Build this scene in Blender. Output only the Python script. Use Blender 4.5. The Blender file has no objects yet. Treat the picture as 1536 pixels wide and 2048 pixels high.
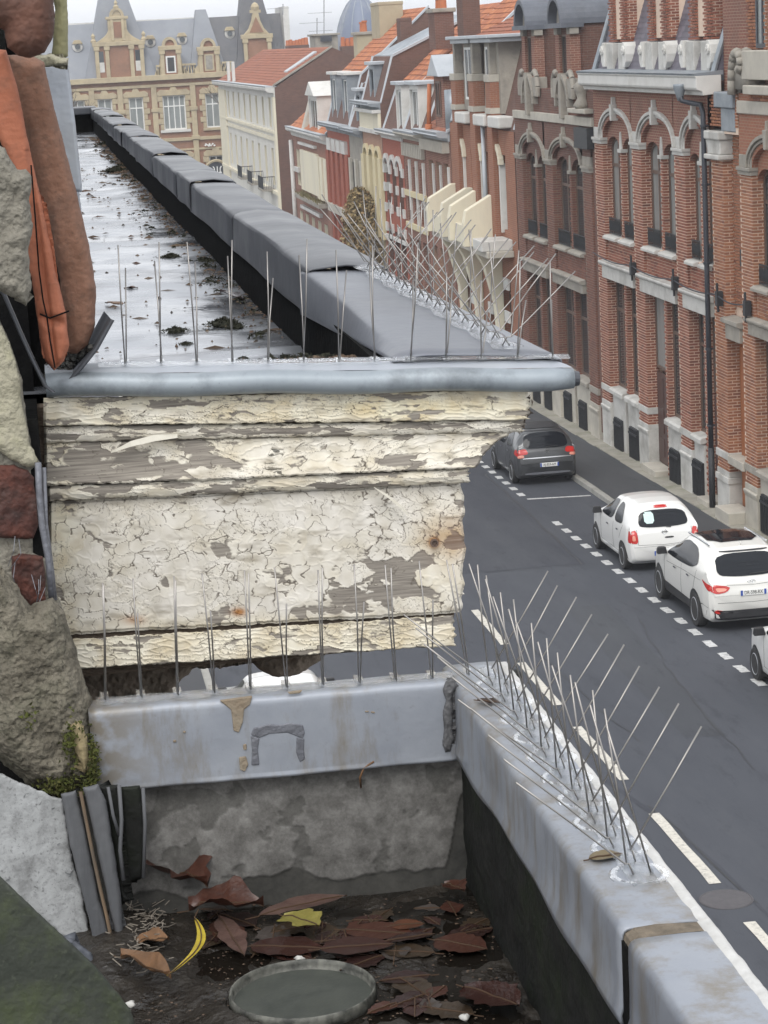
import bpy, bmesh, math, random
import numpy as np
from mathutils import Vector, Matrix
from mathutils.bvhtree import BVHTree
random.seed(7); RNG = np.random.default_rng(7)
S = bpy.context.scene
COL = S.collection
R = math.radians

# ---------------------------------------------------------------- camera
cam = bpy.data.cameras.new('camera'); co = bpy.data.objects.new('camera', cam); COL.objects.link(co)
cam.sensor_fit = 'VERTICAL'; cam.sensor_height = 36.0; cam.sensor_width = 27.0
FPX = 4555.0
cam.lens = FPX / 2048 * 36.0
cam.clip_start = 0.05; cam.clip_end = 6000
CAMZ = 12.0
_dy = np.array([(57. - 768) / FPX, (119. - 1024) / FPX, 1.]); _dy /= np.linalg.norm(_dy)
_c = -(.053 * _dy[0] + _dy[1]) / _dy[2]
_dn = np.array([.053, 1., _c]); _dn /= np.linalg.norm(_dn)
_rx = np.cross(_dn, _dy); _rx /= np.linalg.norm(_rx)
CM = np.array([_rx, _dy, -_dn])            # camera axes (right, down, forward) -> street axes
mw = Matrix.Identity(4)
for i in range(3):
    mw[i][0] = CM[i, 0]; mw[i][1] = -CM[i, 1]; mw[i][2] = -CM[i, 2]
mw[2][3] = CAMZ
co.matrix_world = mw
S.camera = co

def ray(px, py): return CM @ np.array([(px - 768.) / FPX, (py - 1024.) / FPX, 1.])
def at_y(px, py, Y): r = ray(px, py) * (Y / ray(px, py)[1]); return (r[0], Y, CAMZ + r[2])
def at_x(px, py, X): r = ray(px, py) * (X / ray(px, py)[0]); return (X, r[1], CAMZ + r[2])
def at_z(px, py, Z): r = ray(px, py); r = r * ((Z - CAMZ) / r[2]); return (r[0], r[1], Z)

# ---------------------------------------------------------------- sky, sun, exposure
W = bpy.data.worlds.new('World'); S.world = W; W.use_nodes = True
wn = W.node_tree.nodes; wl = W.node_tree.links; wn.clear()
SUN_EL, SUN_AZ = R(50), R(196)              # behind the camera, a little to the left
sky = wn.new('ShaderNodeTexSky'); sky.sky_type = 'NISHITA'; sky.sun_disc = False
sky.sun_elevation = SUN_EL; sky.sun_rotation = SUN_AZ; sky.dust_density = 4.0; sky.air_density = 1.0; sky.ozone_density = 1.0
hs = wn.new('ShaderNodeHueSaturation'); hs.inputs['Saturation'].default_value = 0.14
bg = wn.new('ShaderNodeBackground'); bg.inputs['Strength'].default_value = 0.12
wo = wn.new('ShaderNodeOutputWorld')
# overcast: a closed cloud deck, a little uneven, over the clear-sky texture
wtc = wn.new('ShaderNodeTexCoord'); wns = wn.new('ShaderNodeTexNoise'); wns.inputs['Scale'].default_value = 3.0; wns.inputs['Detail'].default_value = 6
wrp = wn.new('ShaderNodeValToRGB'); wrp.color_ramp.elements[0].position = .3; wrp.color_ramp.elements[0].color = (5.2,5.4,5.75,1); wrp.color_ramp.elements[1].position = .7; wrp.color_ramp.elements[1].color = (6.6,6.7,6.85,1)
wmx = wn.new('ShaderNodeMix'); wmx.data_type = 'RGBA'; wmx.inputs['Factor'].default_value = .88
wl.new(wtc.outputs['Generated'], wns.inputs['Vector']); wl.new(wns.outputs['Fac'], wrp.inputs['Fac'])
wl.new(sky.outputs[0], hs.inputs['Color']); wl.new(hs.outputs[0], wmx.inputs['A']); wl.new(wrp.outputs[0], wmx.inputs['B'])
wl.new(wmx.outputs['Result'], bg.inputs['Color']); wl.new(bg.outputs[0], wo.inputs['Surface'])
sl = bpy.data.lights.new('sun', 'SUN'); sl.energy = 0.9; sl.angle = R(35); sl.color = (1.0, .97, .92)
so = bpy.data.objects.new('sun', sl); COL.objects.link(so)
_sd = Vector((math.sin(SUN_AZ) * math.cos(SUN_EL), math.cos(SUN_AZ) * math.cos(SUN_EL), math.sin(SUN_EL)))
so.rotation_euler = (-_sd).to_track_quat('-Z', 'Y').to_euler()
so.location = _sd * 50
vs = S.view_settings
vs.view_transform = 'Standard'; vs.look = 'None'; vs.gamma = 1.0; vs.use_curve_mapping = False
vs.exposure = 0.9
S.render.engine = 'CYCLES'
S.cycles.use_denoising = True
S.cycles.max_bounces = 6; S.cycles.diffuse_bounces = 3; S.cycles.glossy_bounces = 3; S.cycles.transmission_bounces = 5; S.cycles.transparent_max_bounces = 6

# ---------------------------------------------------------------- mesh helpers
ORIG = {}
class MB:
    def __init__(s): s.v = []; s.f = []
    def add(s, vs, fs):
        n = len(s.v); s.v.extend(vs); s.f.extend([tuple(i + n for i in f) for f in fs]); return s
    def quad(s, a, b, c, d): return s.add([a, b, c, d], [(0, 1, 2, 3)])
    def box(s, x0, x1, y0, y1, z0, z1):
        v = [(x0,y0,z0),(x1,y0,z0),(x1,y1,z0),(x0,y1,z0),(x0,y0,z1),(x1,y0,z1),(x1,y1,z1),(x0,y1,z1)]
        return s.add(v, [(0,3,2,1),(4,5,6,7),(0,1,5,4),(1,2,6,5),(2,3,7,6),(3,0,4,7)])
    def hexa(s, v):                       # bottom four then top four, both counter-clockwise from above
        return s.add(v, [(0,3,2,1),(4,5,6,7),(0,1,5,4),(1,2,6,5),(2,3,7,6),(3,0,4,7)])
    def prism(s, poly, ax, a0, a1):       # poly in the two other axes, extruded along ax
        def P(u, w, a): return (a,u,w) if ax == 'x' else ((u,a,w) if ax == 'y' else (u,w,a))
        n = len(poly)
        v = [P(u, w, a0) for u, w in poly] + [P(u, w, a1) for u, w in poly]
        return s.add(v, [tuple(range(n)), tuple(range(2*n-1, n-1, -1))] + [(i, i+n, (i+1) % n + n, (i+1) % n) for i in range(n)])
    def tube(s, pts, r, n=8, cap=True):
        pts = [Vector(p) for p in pts]; m = len(pts)
        rs = r if isinstance(r, (list, tuple)) else [r] * m
        vs = []; prev = None
        for i, p in enumerate(pts):
            d = (pts[min(i+1, m-1)] - pts[max(i-1, 0)]).normalized()
            if prev is None:
                a = d.orthogonal().normalized()
            else:
                a = (prev - d * prev.dot(d)).normalized()
            prev = a; b = d.cross(a)
            for k in range(n):
                t = 2 * math.pi * k / n
                vs.append(tuple(p + (a * math.cos(t) + b * math.sin(t)) * rs[i]))
        fs = [(i*n+k, i*n+(k+1) % n, (i+1)*n+(k+1) % n, (i+1)*n+k) for i in range(m-1) for k in range(n)]
        if cap: fs += [tuple(range(n-1, -1, -1)), tuple(range((m-1)*n, m*n))]
        return s.add(vs, fs)
    def lathe(s, prof, c, n=16, sx=1, sy=1):
        m = len(prof); vs = []
        for r, z in prof:
            for k in range(n):
                t = 2 * math.pi * k / n
                vs.append((c[0] + r * math.cos(t) * sx, c[1] + r * math.sin(t) * sy, c[2] + z))
        fs = [(i*n+k, i*n+(k+1) % n, (i+1)*n+(k+1) % n, (i+1)*n+k) for i in range(m-1) for k in range(n)]
        if prof[-1][0] > 1e-5: fs.append(tuple(range((m-1)*n, m*n)))
        if prof[0][0] > 1e-5: fs.append(tuple(range(n-1, -1, -1)))
        return s.add(vs, fs)
    def grid(s, P):                        # P[i][j] -> point
        n = len(P); m = len(P[0])
        return s.add([tuple(q) for r_ in P for q in r_], [(i*m+j, i*m+j+1, (i+1)*m+j+1, (i+1)*m+j) for i in range(n-1) for j in range(m-1)])

def mesh_of(name, mb, o=(0,0,0), mat=None, smooth=False):
    me = bpy.data.meshes.new(name)
    me.from_pydata([(v[0]-o[0], v[1]-o[1], v[2]-o[2]) for v in mb.v], [], mb.f)
    if mat: me.materials.append(mat)
    if smooth: me.shade_smooth()
    me.update(); return me
def tag(o, label=None, cat=None, group=None, kind=None):
    if label: o['label'] = label
    if cat: o['category'] = cat
    if group: o['group'] = group
    if kind: o['kind'] = kind
    return o
def thing(name, label, cat, loc=(0,0,0), group=None, rz=0):
    o = bpy.data.objects.new(name, None); o.location = loc; o.rotation_euler = (0,0,rz); o.empty_display_size = .1
    COL.objects.link(o); ORIG[o] = tuple(loc); return tag(o, label, cat, group)
SPLIT = {'plinth','string_band','stone_base','scroll','column','pot','reveals','hip_roll','verge_roll','flashing','bracket','lead_strip','seam','ring','peeled_strip','drainpipe','panel','pane_bars','roof_rail'}
def islands(mb):
    p = list(range(len(mb.v)))
    def fd(a):
        while p[a] != a: p[a] = p[p[a]]; a = p[a]
        return a
    for f in mb.f:
        for q in f[1:]: p[fd(q)] = fd(f[0])
    G = {}
    for f in mb.f: G.setdefault(fd(f[0]), []).append(f)
    out = []
    for fs in G.values():
        ids = sorted({i for f in fs for i in f}); mp = {k: n for n, k in enumerate(ids)}; m2 = MB(); m2.v = [mb.v[i] for i in ids]; m2.f = [tuple(mp[i] for i in f) for f in fs]; out.append(m2)
    return out
def part(name, mb, mat, parent, smooth=False, label=None, kind=None, bev=0, local=False):
    if name in SPLIT and kind is None:
        L_ = islands(mb)
        if 1 < len(L_) <= 60:
            return [part1(name, m2, mat, parent, smooth, label, kind, bev, local) for m2 in L_][0]
    return part1(name, mb, mat, parent, smooth, label, kind, bev, local)
def part1(name, mb, mat, parent, smooth=False, label=None, kind=None, bev=0, local=False):
    o0 = (0,0,0) if local else ORIG[parent]
    o = bpy.data.objects.new(name, mesh_of(name, mb, o0, mat, smooth)); COL.objects.link(o)
    o.parent = parent; ORIG[o] = o0
    if bev: bevel(o, bev)
    return tag(o, label, None, None, kind)
def solo(name, mb, mat, label=None, cat=None, group=None, kind=None, loc=(0,0,0), smooth=False, bev=0):
    o = bpy.data.objects.new(name, mesh_of(name, mb, loc, mat, smooth)); o.location = loc
    COL.objects.link(o); ORIG[o] = tuple(loc)
    if bev: bevel(o, bev)
    return tag(o, label, cat, group, kind)
def bevel(o, w, seg=2):
    b = o.modifiers.new('bevel', 'BEVEL'); b.width = w; b.segments = seg; b.limit_method = 'ANGLE'; b.angle_limit = R(35)
def grid_obj(name, P, mat, parent=None, smooth=True, attr=None, loc=(0,0,0)):
    """dense sheet from an array (n,m,3) with optional point attributes"""
    n, m = P.shape[:2]; o0 = np.array(ORIG[parent] if parent else loc)
    me = bpy.data.meshes.new(name)
    me.vertices.add(n*m); me.vertices.foreach_set('co', (P - o0).reshape(-1).astype(np.float32))
    i, j = np.meshgrid(np.arange(n-1), np.arange(m-1), indexing='ij'); a = (i*m+j).reshape(-1)
    q = np.stack([a, a+1, a+m+1, a+m], 1)
    nf = len(q)
    me.loops.add(nf*4); me.loops.foreach_set('vertex_index', q.reshape(-1).astype(np.int32))
    me.polygons.add(nf); me.polygons.foreach_set('loop_start', np.arange(0, nf*4, 4, dtype=np.int32))
    me.polygons.foreach_set('loop_total', np.full(nf, 4, dtype=np.int32))
    me.update(calc_edges=True)
    if smooth: me.polygons.foreach_set('use_smooth', np.ones(nf, dtype=bool))
    for k, arr in (attr or {}).items():
        at = me.attributes.new(k, 'FLOAT', 'POINT'); at.data.foreach_set('value', arr.reshape(-1).astype(np.float32))
    me.materials.append(mat)
    o = bpy.data.objects.new(name, me); COL.objects.link(o)
    if parent: o.parent = parent
    else: o.location = loc
    ORIG[o] = tuple(o0); return o

# numpy noise
def vnoise(x, y, seed=0):
    xi = np.floor(x).astype(np.int64); yi = np.floor(y).astype(np.int64); fx = x - xi; fy = y - yi
    def h(a, b):
        n = (a * 374761393 + b * 668265263 + seed * 1442695041) & 0x7fffffff
        n = ((n ^ (n >> 13)) * 1274126177) & 0x7fffffff
        return ((n ^ (n >> 16)) & 0xffff) / 65535.
    u = fx*fx*(3-2*fx); v = fy*fy*(3-2*fy)
    return (h(xi,yi)*(1-u)+h(xi+1,yi)*u)*(1-v) + (h(xi,yi+1)*(1-u)+h(xi+1,yi+1)*u)*v
def fbm(x, y, o=4, seed=0):
    s = 0; a = .5; t = 0
    for k in range(o): s = s + a*vnoise(x*2**k, y*2**k, seed+k*17); t += a; a *= .5
    return s / t
def worley(x, y, seed=0, jit=.9):
    xi = np.floor(x).astype(np.int64); yi = np.floor(y).astype(np.int64)
    d1 = np.full(x.shape, 9.); d2 = np.full(x.shape, 9.); cid = np.zeros(x.shape)
    def h(a, b, s):
        n = (a * 374761393 + b * 668265263 + (seed + s) * 1442695041) & 0x7fffffff
        n = ((n ^ (n >> 13)) * 1274126177) & 0x7fffffff
        return ((n ^ (n >> 16)) & 0xffff) / 65535.
    for a in (-1,0,1):
        for b in (-1,0,1):
            cx, cy = xi+a, yi+b
            d = np.hypot(cx + .5 + (h(cx,cy,1)-.5)*jit - x, cy + .5 + (h(cx,cy,2)-.5)*jit - y)
            m = d < d1
            d2 = np.where(m, d1, np.minimum(d2, d)); cid = np.where(m, h(cx,cy,3), cid); d1 = np.where(m, d, d1)
    return d1, d2, cid

# ---------------------------------------------------------------- materials
def nodes_of(m):
    m.use_nodes = True; return m.node_tree.nodes, m.node_tree.links
def ramp(N, cols, pos):
    r = N.new('ShaderNodeValToRGB'); e = r.color_ramp.elements
    while len(e) < len(cols): e.new(.5)
    for k, (c, p) in enumerate(zip(cols, pos)): e[k].position = p; e[k].color = (*c, 1)
    return r
def M(name, c1, c2=None, scale=4., rough=.8, metal=0., bump=0., bscale=40., stretch=(1,1,1), dirt=None, dscale=.7, damt=.5, spec=.5, rvar=0., trans=0., coat=0., detail=5., contrast=.22, bdist=.01, speck=None):
    m = bpy.data.materials.new(name); N, L = nodes_of(m); b = N['Principled BSDF']
    b.inputs['Roughness'].default_value = rough; b.inputs['Metallic'].default_value = metal
    b.inputs['Specular IOR Level'].default_value = spec
    if trans: b.inputs['Transmission Weight'].default_value = trans
    if coat: b.inputs['Coat Weight'].default_value = coat; b.inputs['Coat Roughness'].default_value = .05
    if c2 is None:
        b.inputs['Base Color'].default_value = (*c1, 1)
        if not bump and not dirt: return m
    tc = N.new('ShaderNodeTexCoord'); mp = N.new('ShaderNodeMapping'); mp.inputs['Scale'].default_value = stretch
    L.new(tc.outputs['Object'], mp.inputs['Vector'])
    if c2 is None: c2 = c1
    n = N.new('ShaderNodeTexNoise'); n.inputs['Scale'].default_value = scale; n.inputs['Detail'].default_value = detail; n.inputs['Roughness'].default_value = .62
    L.new(mp.outputs[0], n.inputs['Vector'])
    r = ramp(N, [c1, c2], [.5-contrast, .5+contrast]); L.new(n.outputs['Fac'], r.inputs['Fac'])
    out = r.outputs['Color']
    if dirt:
        n2 = N.new('ShaderNodeTexNoise'); n2.inputs['Scale'].default_value = dscale; n2.inputs['Detail'].default_value = 7; n2.inputs['Roughness'].default_value = .7
        L.new(mp.outputs[0], n2.inputs['Vector'])
        r2 = ramp(N, [(0,0,0),(1,1,1)], [.48,.68]); L.new(n2.outputs['Fac'], r2.inputs['Fac'])
        mu = N.new('ShaderNodeMath'); mu.operation = 'MULTIPLY'; mu.inputs[1].default_value = damt; L.new(r2.outputs['Color'], mu.inputs[0])
        mx = N.new('ShaderNodeMix'); mx.data_type = 'RGBA'; L.new(mu.outputs[0], mx.inputs['Factor']); L.new(out, mx.inputs['A']); mx.inputs['B'].default_value = (*dirt, 1)
        out = mx.outputs['Result']
    if speck:                               # fine spots and pits: (scale, amount, colour, threshold)
        n5 = N.new('ShaderNodeTexNoise'); n5.inputs['Scale'].default_value = speck[0]; n5.inputs['Detail'].default_value = 6; n5.inputs['Roughness'].default_value = .75; L.new(mp.outputs[0], n5.inputs['Vector'])
        r5 = ramp(N, [(0,0,0),(speck[1],)*3], [speck[3], speck[3]+.12]); L.new(n5.outputs['Fac'], r5.inputs['Fac'])
        m5 = N.new('ShaderNodeMix'); m5.data_type = 'RGBA'; L.new(r5.outputs['Color'], m5.inputs['Factor']); L.new(out, m5.inputs['A']); m5.inputs['B'].default_value = (*speck[2], 1); out = m5.outputs['Result']
    L.new(out, b.inputs['Base Color'])
    if rvar:
        mr = N.new('ShaderNodeMapRange'); mr.inputs['To Min'].default_value = max(.02, rough-rvar); mr.inputs['To Max'].default_value = min(1, rough+rvar)
        mr.inputs['From Min'].default_value = .3; mr.inputs['From Max'].default_value = .7
        L.new(n.outputs['Fac'], mr.inputs['Value']); L.new(mr.outputs[0], b.inputs['Roughness'])
    if bump:
        n3 = N.new('ShaderNodeTexNoise'); n3.inputs['Scale'].default_value = bscale; n3.inputs['Detail'].default_value = 4
        L.new(mp.outputs[0], n3.inputs['Vector'])
        bp = N.new('ShaderNodeBump'); bp.inputs['Strength'].default_value = bump; bp.inputs['Distance'].default_value = bdist
        L.new(n3.outputs['Fac'], bp.inputs['Height']); L.new(bp.outputs[0], b.inputs['Normal'])
    return m
def brick_tex(name, ca, cb, mortar, dirt=(.1,.08,.07), damt=.45, h=.07, w=.22, bump=.6):
    """small-scale brickwork for walls too far away to tell the bricks apart"""
    m = bpy.data.materials.new(name); N, L = nodes_of(m); b = N['Principled BSDF']; b.inputs['Roughness'].default_value = .9; b.inputs['Specular IOR Level'].default_value = .25
    tc = N.new('ShaderNodeTexCoord'); sp = N.new('ShaderNodeSeparateXYZ'); L.new(tc.outputs['Object'], sp.inputs[0])
    ad = N.new('ShaderNodeMath'); L.new(sp.outputs[0], ad.inputs[0]); L.new(sp.outputs[1], ad.inputs[1])
    cb_ = N.new('ShaderNodeCombineXYZ'); L.new(ad.outputs[0], cb_.inputs[0]); L.new(sp.outputs[2], cb_.inputs[1])
    bt = N.new('ShaderNodeTexBrick'); bt.inputs['Color1'].default_value = (*ca, 1); bt.inputs['Color2'].default_value = (*cb, 1); bt.inputs['Mortar'].default_value = (*mortar, 1)
    bt.inputs['Scale'].default_value = 1; bt.inputs['Brick Width'].default_value = w; bt.inputs['Row Height'].default_value = h; bt.inputs['Mortar Size'].default_value = .008; bt.inputs['Mortar Smooth'].default_value = .2
    L.new(cb_.outputs[0], bt.inputs['Vector'])
    n2 = N.new('ShaderNodeTexNoise'); n2.inputs['Scale'].default_value = .8; n2.inputs['Detail'].default_value = 7; n2.inputs['Roughness'].default_value = .7; L.new(tc.outputs['Object'], n2.inputs['Vector'])
    r2 = ramp(N, [(0,0,0),(damt,)*3], [.42,.72]); L.new(n2.outputs['Fac'], r2.inputs['Fac'])
    mx = N.new('ShaderNodeMix'); mx.data_type = 'RGBA'; L.new(r2.outputs['Color'], mx.inputs['Factor']); L.new(bt.outputs['Color'], mx.inputs['A']); mx.inputs['B'].default_value = (*dirt, 1)
    L.new(mx.outputs['Result'], b.inputs['Base Color'])
    bp = N.new('ShaderNodeBump'); bp.inputs['Strength'].default_value = bump; bp.inputs['Distance'].default_value = .01; bp.invert = True
    L.new(bt.outputs['Fac'], bp.inputs['Height']); L.new(bp.outputs[0], b.inputs['Normal'])
    return m
def island_mat(name, cols, rough=.9, bump=.3, bscale=60., spec=.25, grime=(.12,.07,.05), gamt=.4):
    """one colour per loose piece (brick, slate, tile) from the random value of its island"""
    m = bpy.data.materials.new(name); N, L = nodes_of(m); b = N['Principled BSDF']; b.inputs['Roughness'].default_value = rough; b.inputs['Specular IOR Level'].default_value = spec
    g = N.new('ShaderNodeNewGeometry'); oi = N.new('ShaderNodeObjectInfo'); ad = N.new('ShaderNodeMath'); fr = N.new('ShaderNodeMath'); fr.operation = 'FRACT'
    L.new(g.outputs['Random Per Island'], ad.inputs[0]); L.new(oi.outputs['Random'], ad.inputs[1]); L.new(ad.outputs[0], fr.inputs[0])
    r = ramp(N, cols, [k/(len(cols)-1) for k in range(len(cols))]); L.new(fr.outputs[0], r.inputs['Fac'])
    tc = N.new('ShaderNodeTexCoord'); n = N.new('ShaderNodeTexNoise'); n.inputs['Scale'].default_value = 1.1; n.inputs['Detail'].default_value = 8; n.inputs['Roughness'].default_value = .75
    L.new(g.outputs['Position'], n.inputs['Vector'])
    r2 = ramp(N, [(0,0,0),(gamt,)*3], [.42,.75]); L.new(n.outputs['Fac'], r2.inputs['Fac'])
    mx = N.new('ShaderNodeMix'); mx.data_type = 'RGBA'; L.new(r2.outputs['Color'], mx.inputs['Factor']); L.new(r.outputs['Color'], mx.inputs['A']); mx.inputs['B'].default_value = (*grime, 1)
    L.new(mx.outputs['Result'], b.inputs['Base Color'])
    n3 = N.new('ShaderNodeTexNoise'); n3.inputs['Scale'].default_value = bscale; n3.inputs['Detail'].default_value = 3; L.new(g.outputs['Position'], n3.inputs['Vector'])
    bp = N.new('ShaderNodeBump'); bp.inputs['Strength'].default_value = bump; bp.inputs['Distance'].default_value = .01; L.new(n3.outputs['Fac'], bp.inputs['Height']); L.new(bp.outputs[0], b.inputs['Normal'])
    return m

m_brick = island_mat('red_brick', [(.26,.095,.062),(.32,.125,.082),(.21,.08,.057),(.35,.155,.103),(.28,.11,.077),(.16,.07,.055)])
m_brick_or = island_mat('orange_brick', [(.33,.14,.075),(.39,.18,.1),(.27,.115,.068),(.35,.16,.096),(.21,.09,.06)], gamt=.25)
m_brick_dk = island_mat('dark_brick', [(.2,.09,.065),(.24,.11,.08),(.16,.075,.06),(.21,.105,.08)], gamt=.5)
m_mortar = M('mortar', (.74,.57,.45), (.64,.5,.4), 3, .95, dirt=(.25,.19,.15), damt=.35)
m_mortar_dk = M('dark_mortar', (.27,.21,.17), (.2,.16,.13), 3, .95)
bt_red = brick_tex('brickwork_red', (.27,.115,.085), (.23,.1,.075), (.38,.27,.2))
bt_dark = brick_tex('brickwork_dark', (.19,.09,.07), (.15,.075,.06), (.2,.15,.12), dirt=(.07,.055,.05))
bt_brown = brick_tex('brickwork_brown', (.17,.09,.07), (.13,.07,.055), (.16,.11,.09), dirt=(.08,.06,.055), bump=.3)
bt_orange = brick_tex('brickwork_orange', (.33,.14,.085), (.29,.12,.075), (.34,.22,.16), damt=.25)
bt_vivid = brick_tex('brickwork_vivid', (.36,.105,.068), (.32,.09,.058), (.34,.14,.1), damt=.15)
bt_pale = brick_tex('brickwork_pale', (.42,.25,.18), (.38,.21,.15), (.4,.3,.23), damt=.2)
m_white = M('white_stone', (.57,.56,.53), (.47,.46,.43), 2.5, .8, dirt=(.24,.225,.2), damt=.6, dscale=1.2, bump=.15)
m_whitep = M('white_paint', (.65,.64,.61), (.57,.56,.53), 3, .6, dirt=(.36,.34,.3), damt=.5)
m_stone = M('grey_stone', (.36,.33,.28), (.27,.25,.22), 3, .9, dirt=(.15,.14,.12), damt=.55, dscale=1.3, bump=.25)
m_stone_lt = M('pale_stone', (.5,.47,.4), (.42,.39,.34), 3, .9, dirt=(.24,.22,.19), damt=.45, bump=.2)
m_cream = M('cream_render', (.74,.68,.52), (.68,.63,.5), .8, .85, dirt=(.45,.42,.36), damt=.35, stretch=(1,1,.25))
m_cream2 = M('pale_cream_render', (.68,.66,.6), (.62,.6,.55), .8, .85, dirt=(.42,.4,.36), damt=.35, stretch=(1,1,.25))
m_yellow = M('yellow_stucco', (.66,.57,.36), (.6,.52,.33), 2, .85, dirt=(.4,.34,.22), damt=.25)
m_slate = M('slate', (.13,.14,.165), (.09,.1,.12), 3, .6, dirt=(.07,.07,.075), damt=.5, bump=.3, bscale=12)
m_slatep = M('purple_slate', (.17,.155,.185), (.12,.11,.14), 4, .65, bump=.3, bscale=14)
m_zinc_f = M('aged_zinc', (.3,.33,.36), (.22,.25,.28), 2, .5, .35, dirt=(.4,.42,.43), damt=.5, rvar=.15)
m_zinc_lt = M('pale_zinc', (.48,.51,.54), (.4,.43,.46), 2, .5, .25, dirt=(.6,.61,.62), damt=.4)
m_tile_or = island_mat('orange_roof_tile', [(.42,.16,.08),(.47,.2,.1),(.36,.135,.075),(.32,.135,.085)], bump=.4, bscale=20, gamt=.3)
m_tile_red = island_mat('weathered_roof_tile', [(.32,.125,.08),(.27,.11,.075),(.35,.15,.095),(.23,.105,.075)], bump=.4, bscale=20, gamt=.45)
m_glass = M('window_glass', (.035,.045,.05), None, rough=.06, spec=.8)
m_glass_lt = M('curtained_glass', (.3,.32,.31), (.2,.22,.22), 1.5, .15, stretch=(1,3,.4))
m_frame_br = M('brown_frame', (.15,.1,.075), (.11,.075,.06), 8, .6)
m_frame_wh = M('white_frame', (.75,.75,.73), None, rough=.5)
m_iron = M('black_iron', (.025,.027,.032), (.045,.047,.05), 12, .55, .3)
m_pipe = M('black_pipe', (.03,.034,.045), (.05,.054,.065), 6, .45, .2)
m_pot = M('terracotta_pot', (.5,.17,.07), (.4,.13,.06), 5, .85)
m_door = M('dark_wood_door', (.095,.05,.04), (.065,.035,.03), 4, .5, stretch=(4,4,.6))
m_door_or = M('varnished_wood', (.35,.13,.05), (.27,.095,.04), 5, .5, stretch=(6,6,.5))
# ================================================================ STREET
GS = -.0208; GZ0 = 1.211
def gz(y): return GZ0 + GS * min(max(y, -40.), 300.)
def sheet(name, x0, x1, y0, y1, dz, mat, kind='structure', step=None):
    ys = [y0, y1] if step is None else list(np.arange(y0, y1, step)) + [y1]
    mb = MB(); mb.grid([[(x0, y, gz(y) + dz), (x1, y, gz(y) + dz)] for y in ys][::-1])
    return solo(name, mb, mat, kind=kind)
def asphalt(name, a, b, seams=True):
    m = M(name, a, b, 1.1, .88, bump=.35, bscale=220, stretch=(1,.22,1), speck=(3.2, .5, tuple(c*.62 for c in a), .56), dirt=(.09,.094,.102), dscale=.35, damt=.5, bdist=.004, detail=9, spec=.3)
    return m
m_asph = asphalt('asphalt', (.05,.054,.065), (.066,.07,.082))
m_asph2 = asphalt('newer_asphalt', (.041,.044,.055), (.053,.056,.067))
m_pave = asphalt('pavement_asphalt', (.054,.056,.061), (.069,.07,.074))
m_earth = M('far_ground', (.1,.11,.09), (.14,.13,.12), .05, .95)
m_kerb = M('kerb_granite', (.34,.33,.3), (.25,.245,.225), 6, .85, dirt=(.13,.13,.1), damt=.5, bump=.2)
m_strip = M('facade_strip_stone', (.34,.32,.27), (.25,.235,.2), 3, .9, dirt=(.11,.125,.06), damt=.5, dscale=1.1, bump=.3)
m_paint = M('road_paint', (.58,.58,.57), (.46,.46,.45), 14, .7, dirt=(.13,.13,.14), dscale=12, damt=.75)
m_paint_y = M('cream_road_paint', (.6,.57,.5), (.5,.475,.42), 14, .7, dirt=(.17,.165,.155), dscale=12, damt=.65)

mb = MB(); Ys = [-40, 300, 3000]; mb.grid([[(x, y, gz(y) - .02) for x in (-2500, 2500)] for y in Ys][::-1]); solo('ground', mb, m_earth, kind='structure')
sheet('road', 2.45, 13.8, -30, 236, 0, m_asph)
mbp = MB()
pp = [at_z(px, py, 0) for px, py in ()]
def on_road(px, py, dz=0.):
    r = ray(px, py); t = (GZ0 + dz - CAMZ) / (r[2] - GS * r[1]); return (r[0]*t, r[1]*t, CAMZ + r[2]*t)
pl = [on_road(*p, .004) for p in ((955,915),(985,962),(1040,1010),(1095,1062),(1172,1128),(1120,1131),(1060,1136),(900,1150),(880,1140),(880,915))]
mbp.add(pl, [tuple(range(len(pl)-1, -1, -1))]); solo('asphalt_patch', mbp, m_asph2, kind='structure')
pl2 = [on_road(*p, .004) for p in ((1205,1560),(1212,1556),(1330,1640),(1440,1730),(1560,1850),(1560,1858),(1436,1735),(1326,1646))]
mbp = MB(); mbp.add(pl2, [tuple(range(len(pl2)))]); solo('asphalt_seam', mbp, m_asph2, kind='structure')
def crack(name, pts, w, mat, dz=.006):
    mb = MB(); P = [on_road(*p, dz) for p in pts]; rows = []
    for i in range(len(P)-1):
        for t in np.linspace(0,1,7)[:-1]:
            a, b = np.array(P[i]), np.array(P[i+1]); q = a + (b-a)*t + np.array([random.uniform(-.04,.04), random.uniform(-.04,.04), 0]); rows.append([(q[0]-w*random.uniform(.4,1), q[1], q[2]), (q[0]+w*random.uniform(.4,1), q[1]+.01, q[2])])
    mb.grid(rows); mb.f = [f[::-1] for f in mb.f]; solo(name, mb, mat, kind='structure')
m_tar = M('tar_seam', (.025,.026,.03), (.035,.036,.04), 4, .7)
crack('road_crack', [(1165,1128),(1095,1062),(1040,1010),(985,962),(968,945)], .035, m_tar)
crack('road_crack', [(1165,1130),(1110,1134),(1040,1140),(960,1146)], .03, m_tar)
crack('road_crack', [(1280,1240),(1330,1330),(1420,1440),(1530,1560)], .012, m_tar)
crack('road_crack', [(1010,1230),(1060,1290),(1180,1400),(1300,1500)], .012, m_tar)
crack('road_crack', [(1300,1610),(1390,1690),(1540,1830)], .02, m_tar)
pl3 = [on_road(*p, .003) for p in ((1130,1215),(1215,1208),(1330,1330),(1450,1470),(1370,1475),(1240,1340))]
mbp = MB(); mbp.add(pl3, [tuple(range(len(pl3)))[::-1]]); solo('asphalt_patch', mbp, asphalt('repaired_asphalt', (.047,.05,.058), (.06,.064,.073)), kind='structure')
sheet('pavement', 13.95, 15.55, -30, 148, .12, m_pave)
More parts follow.
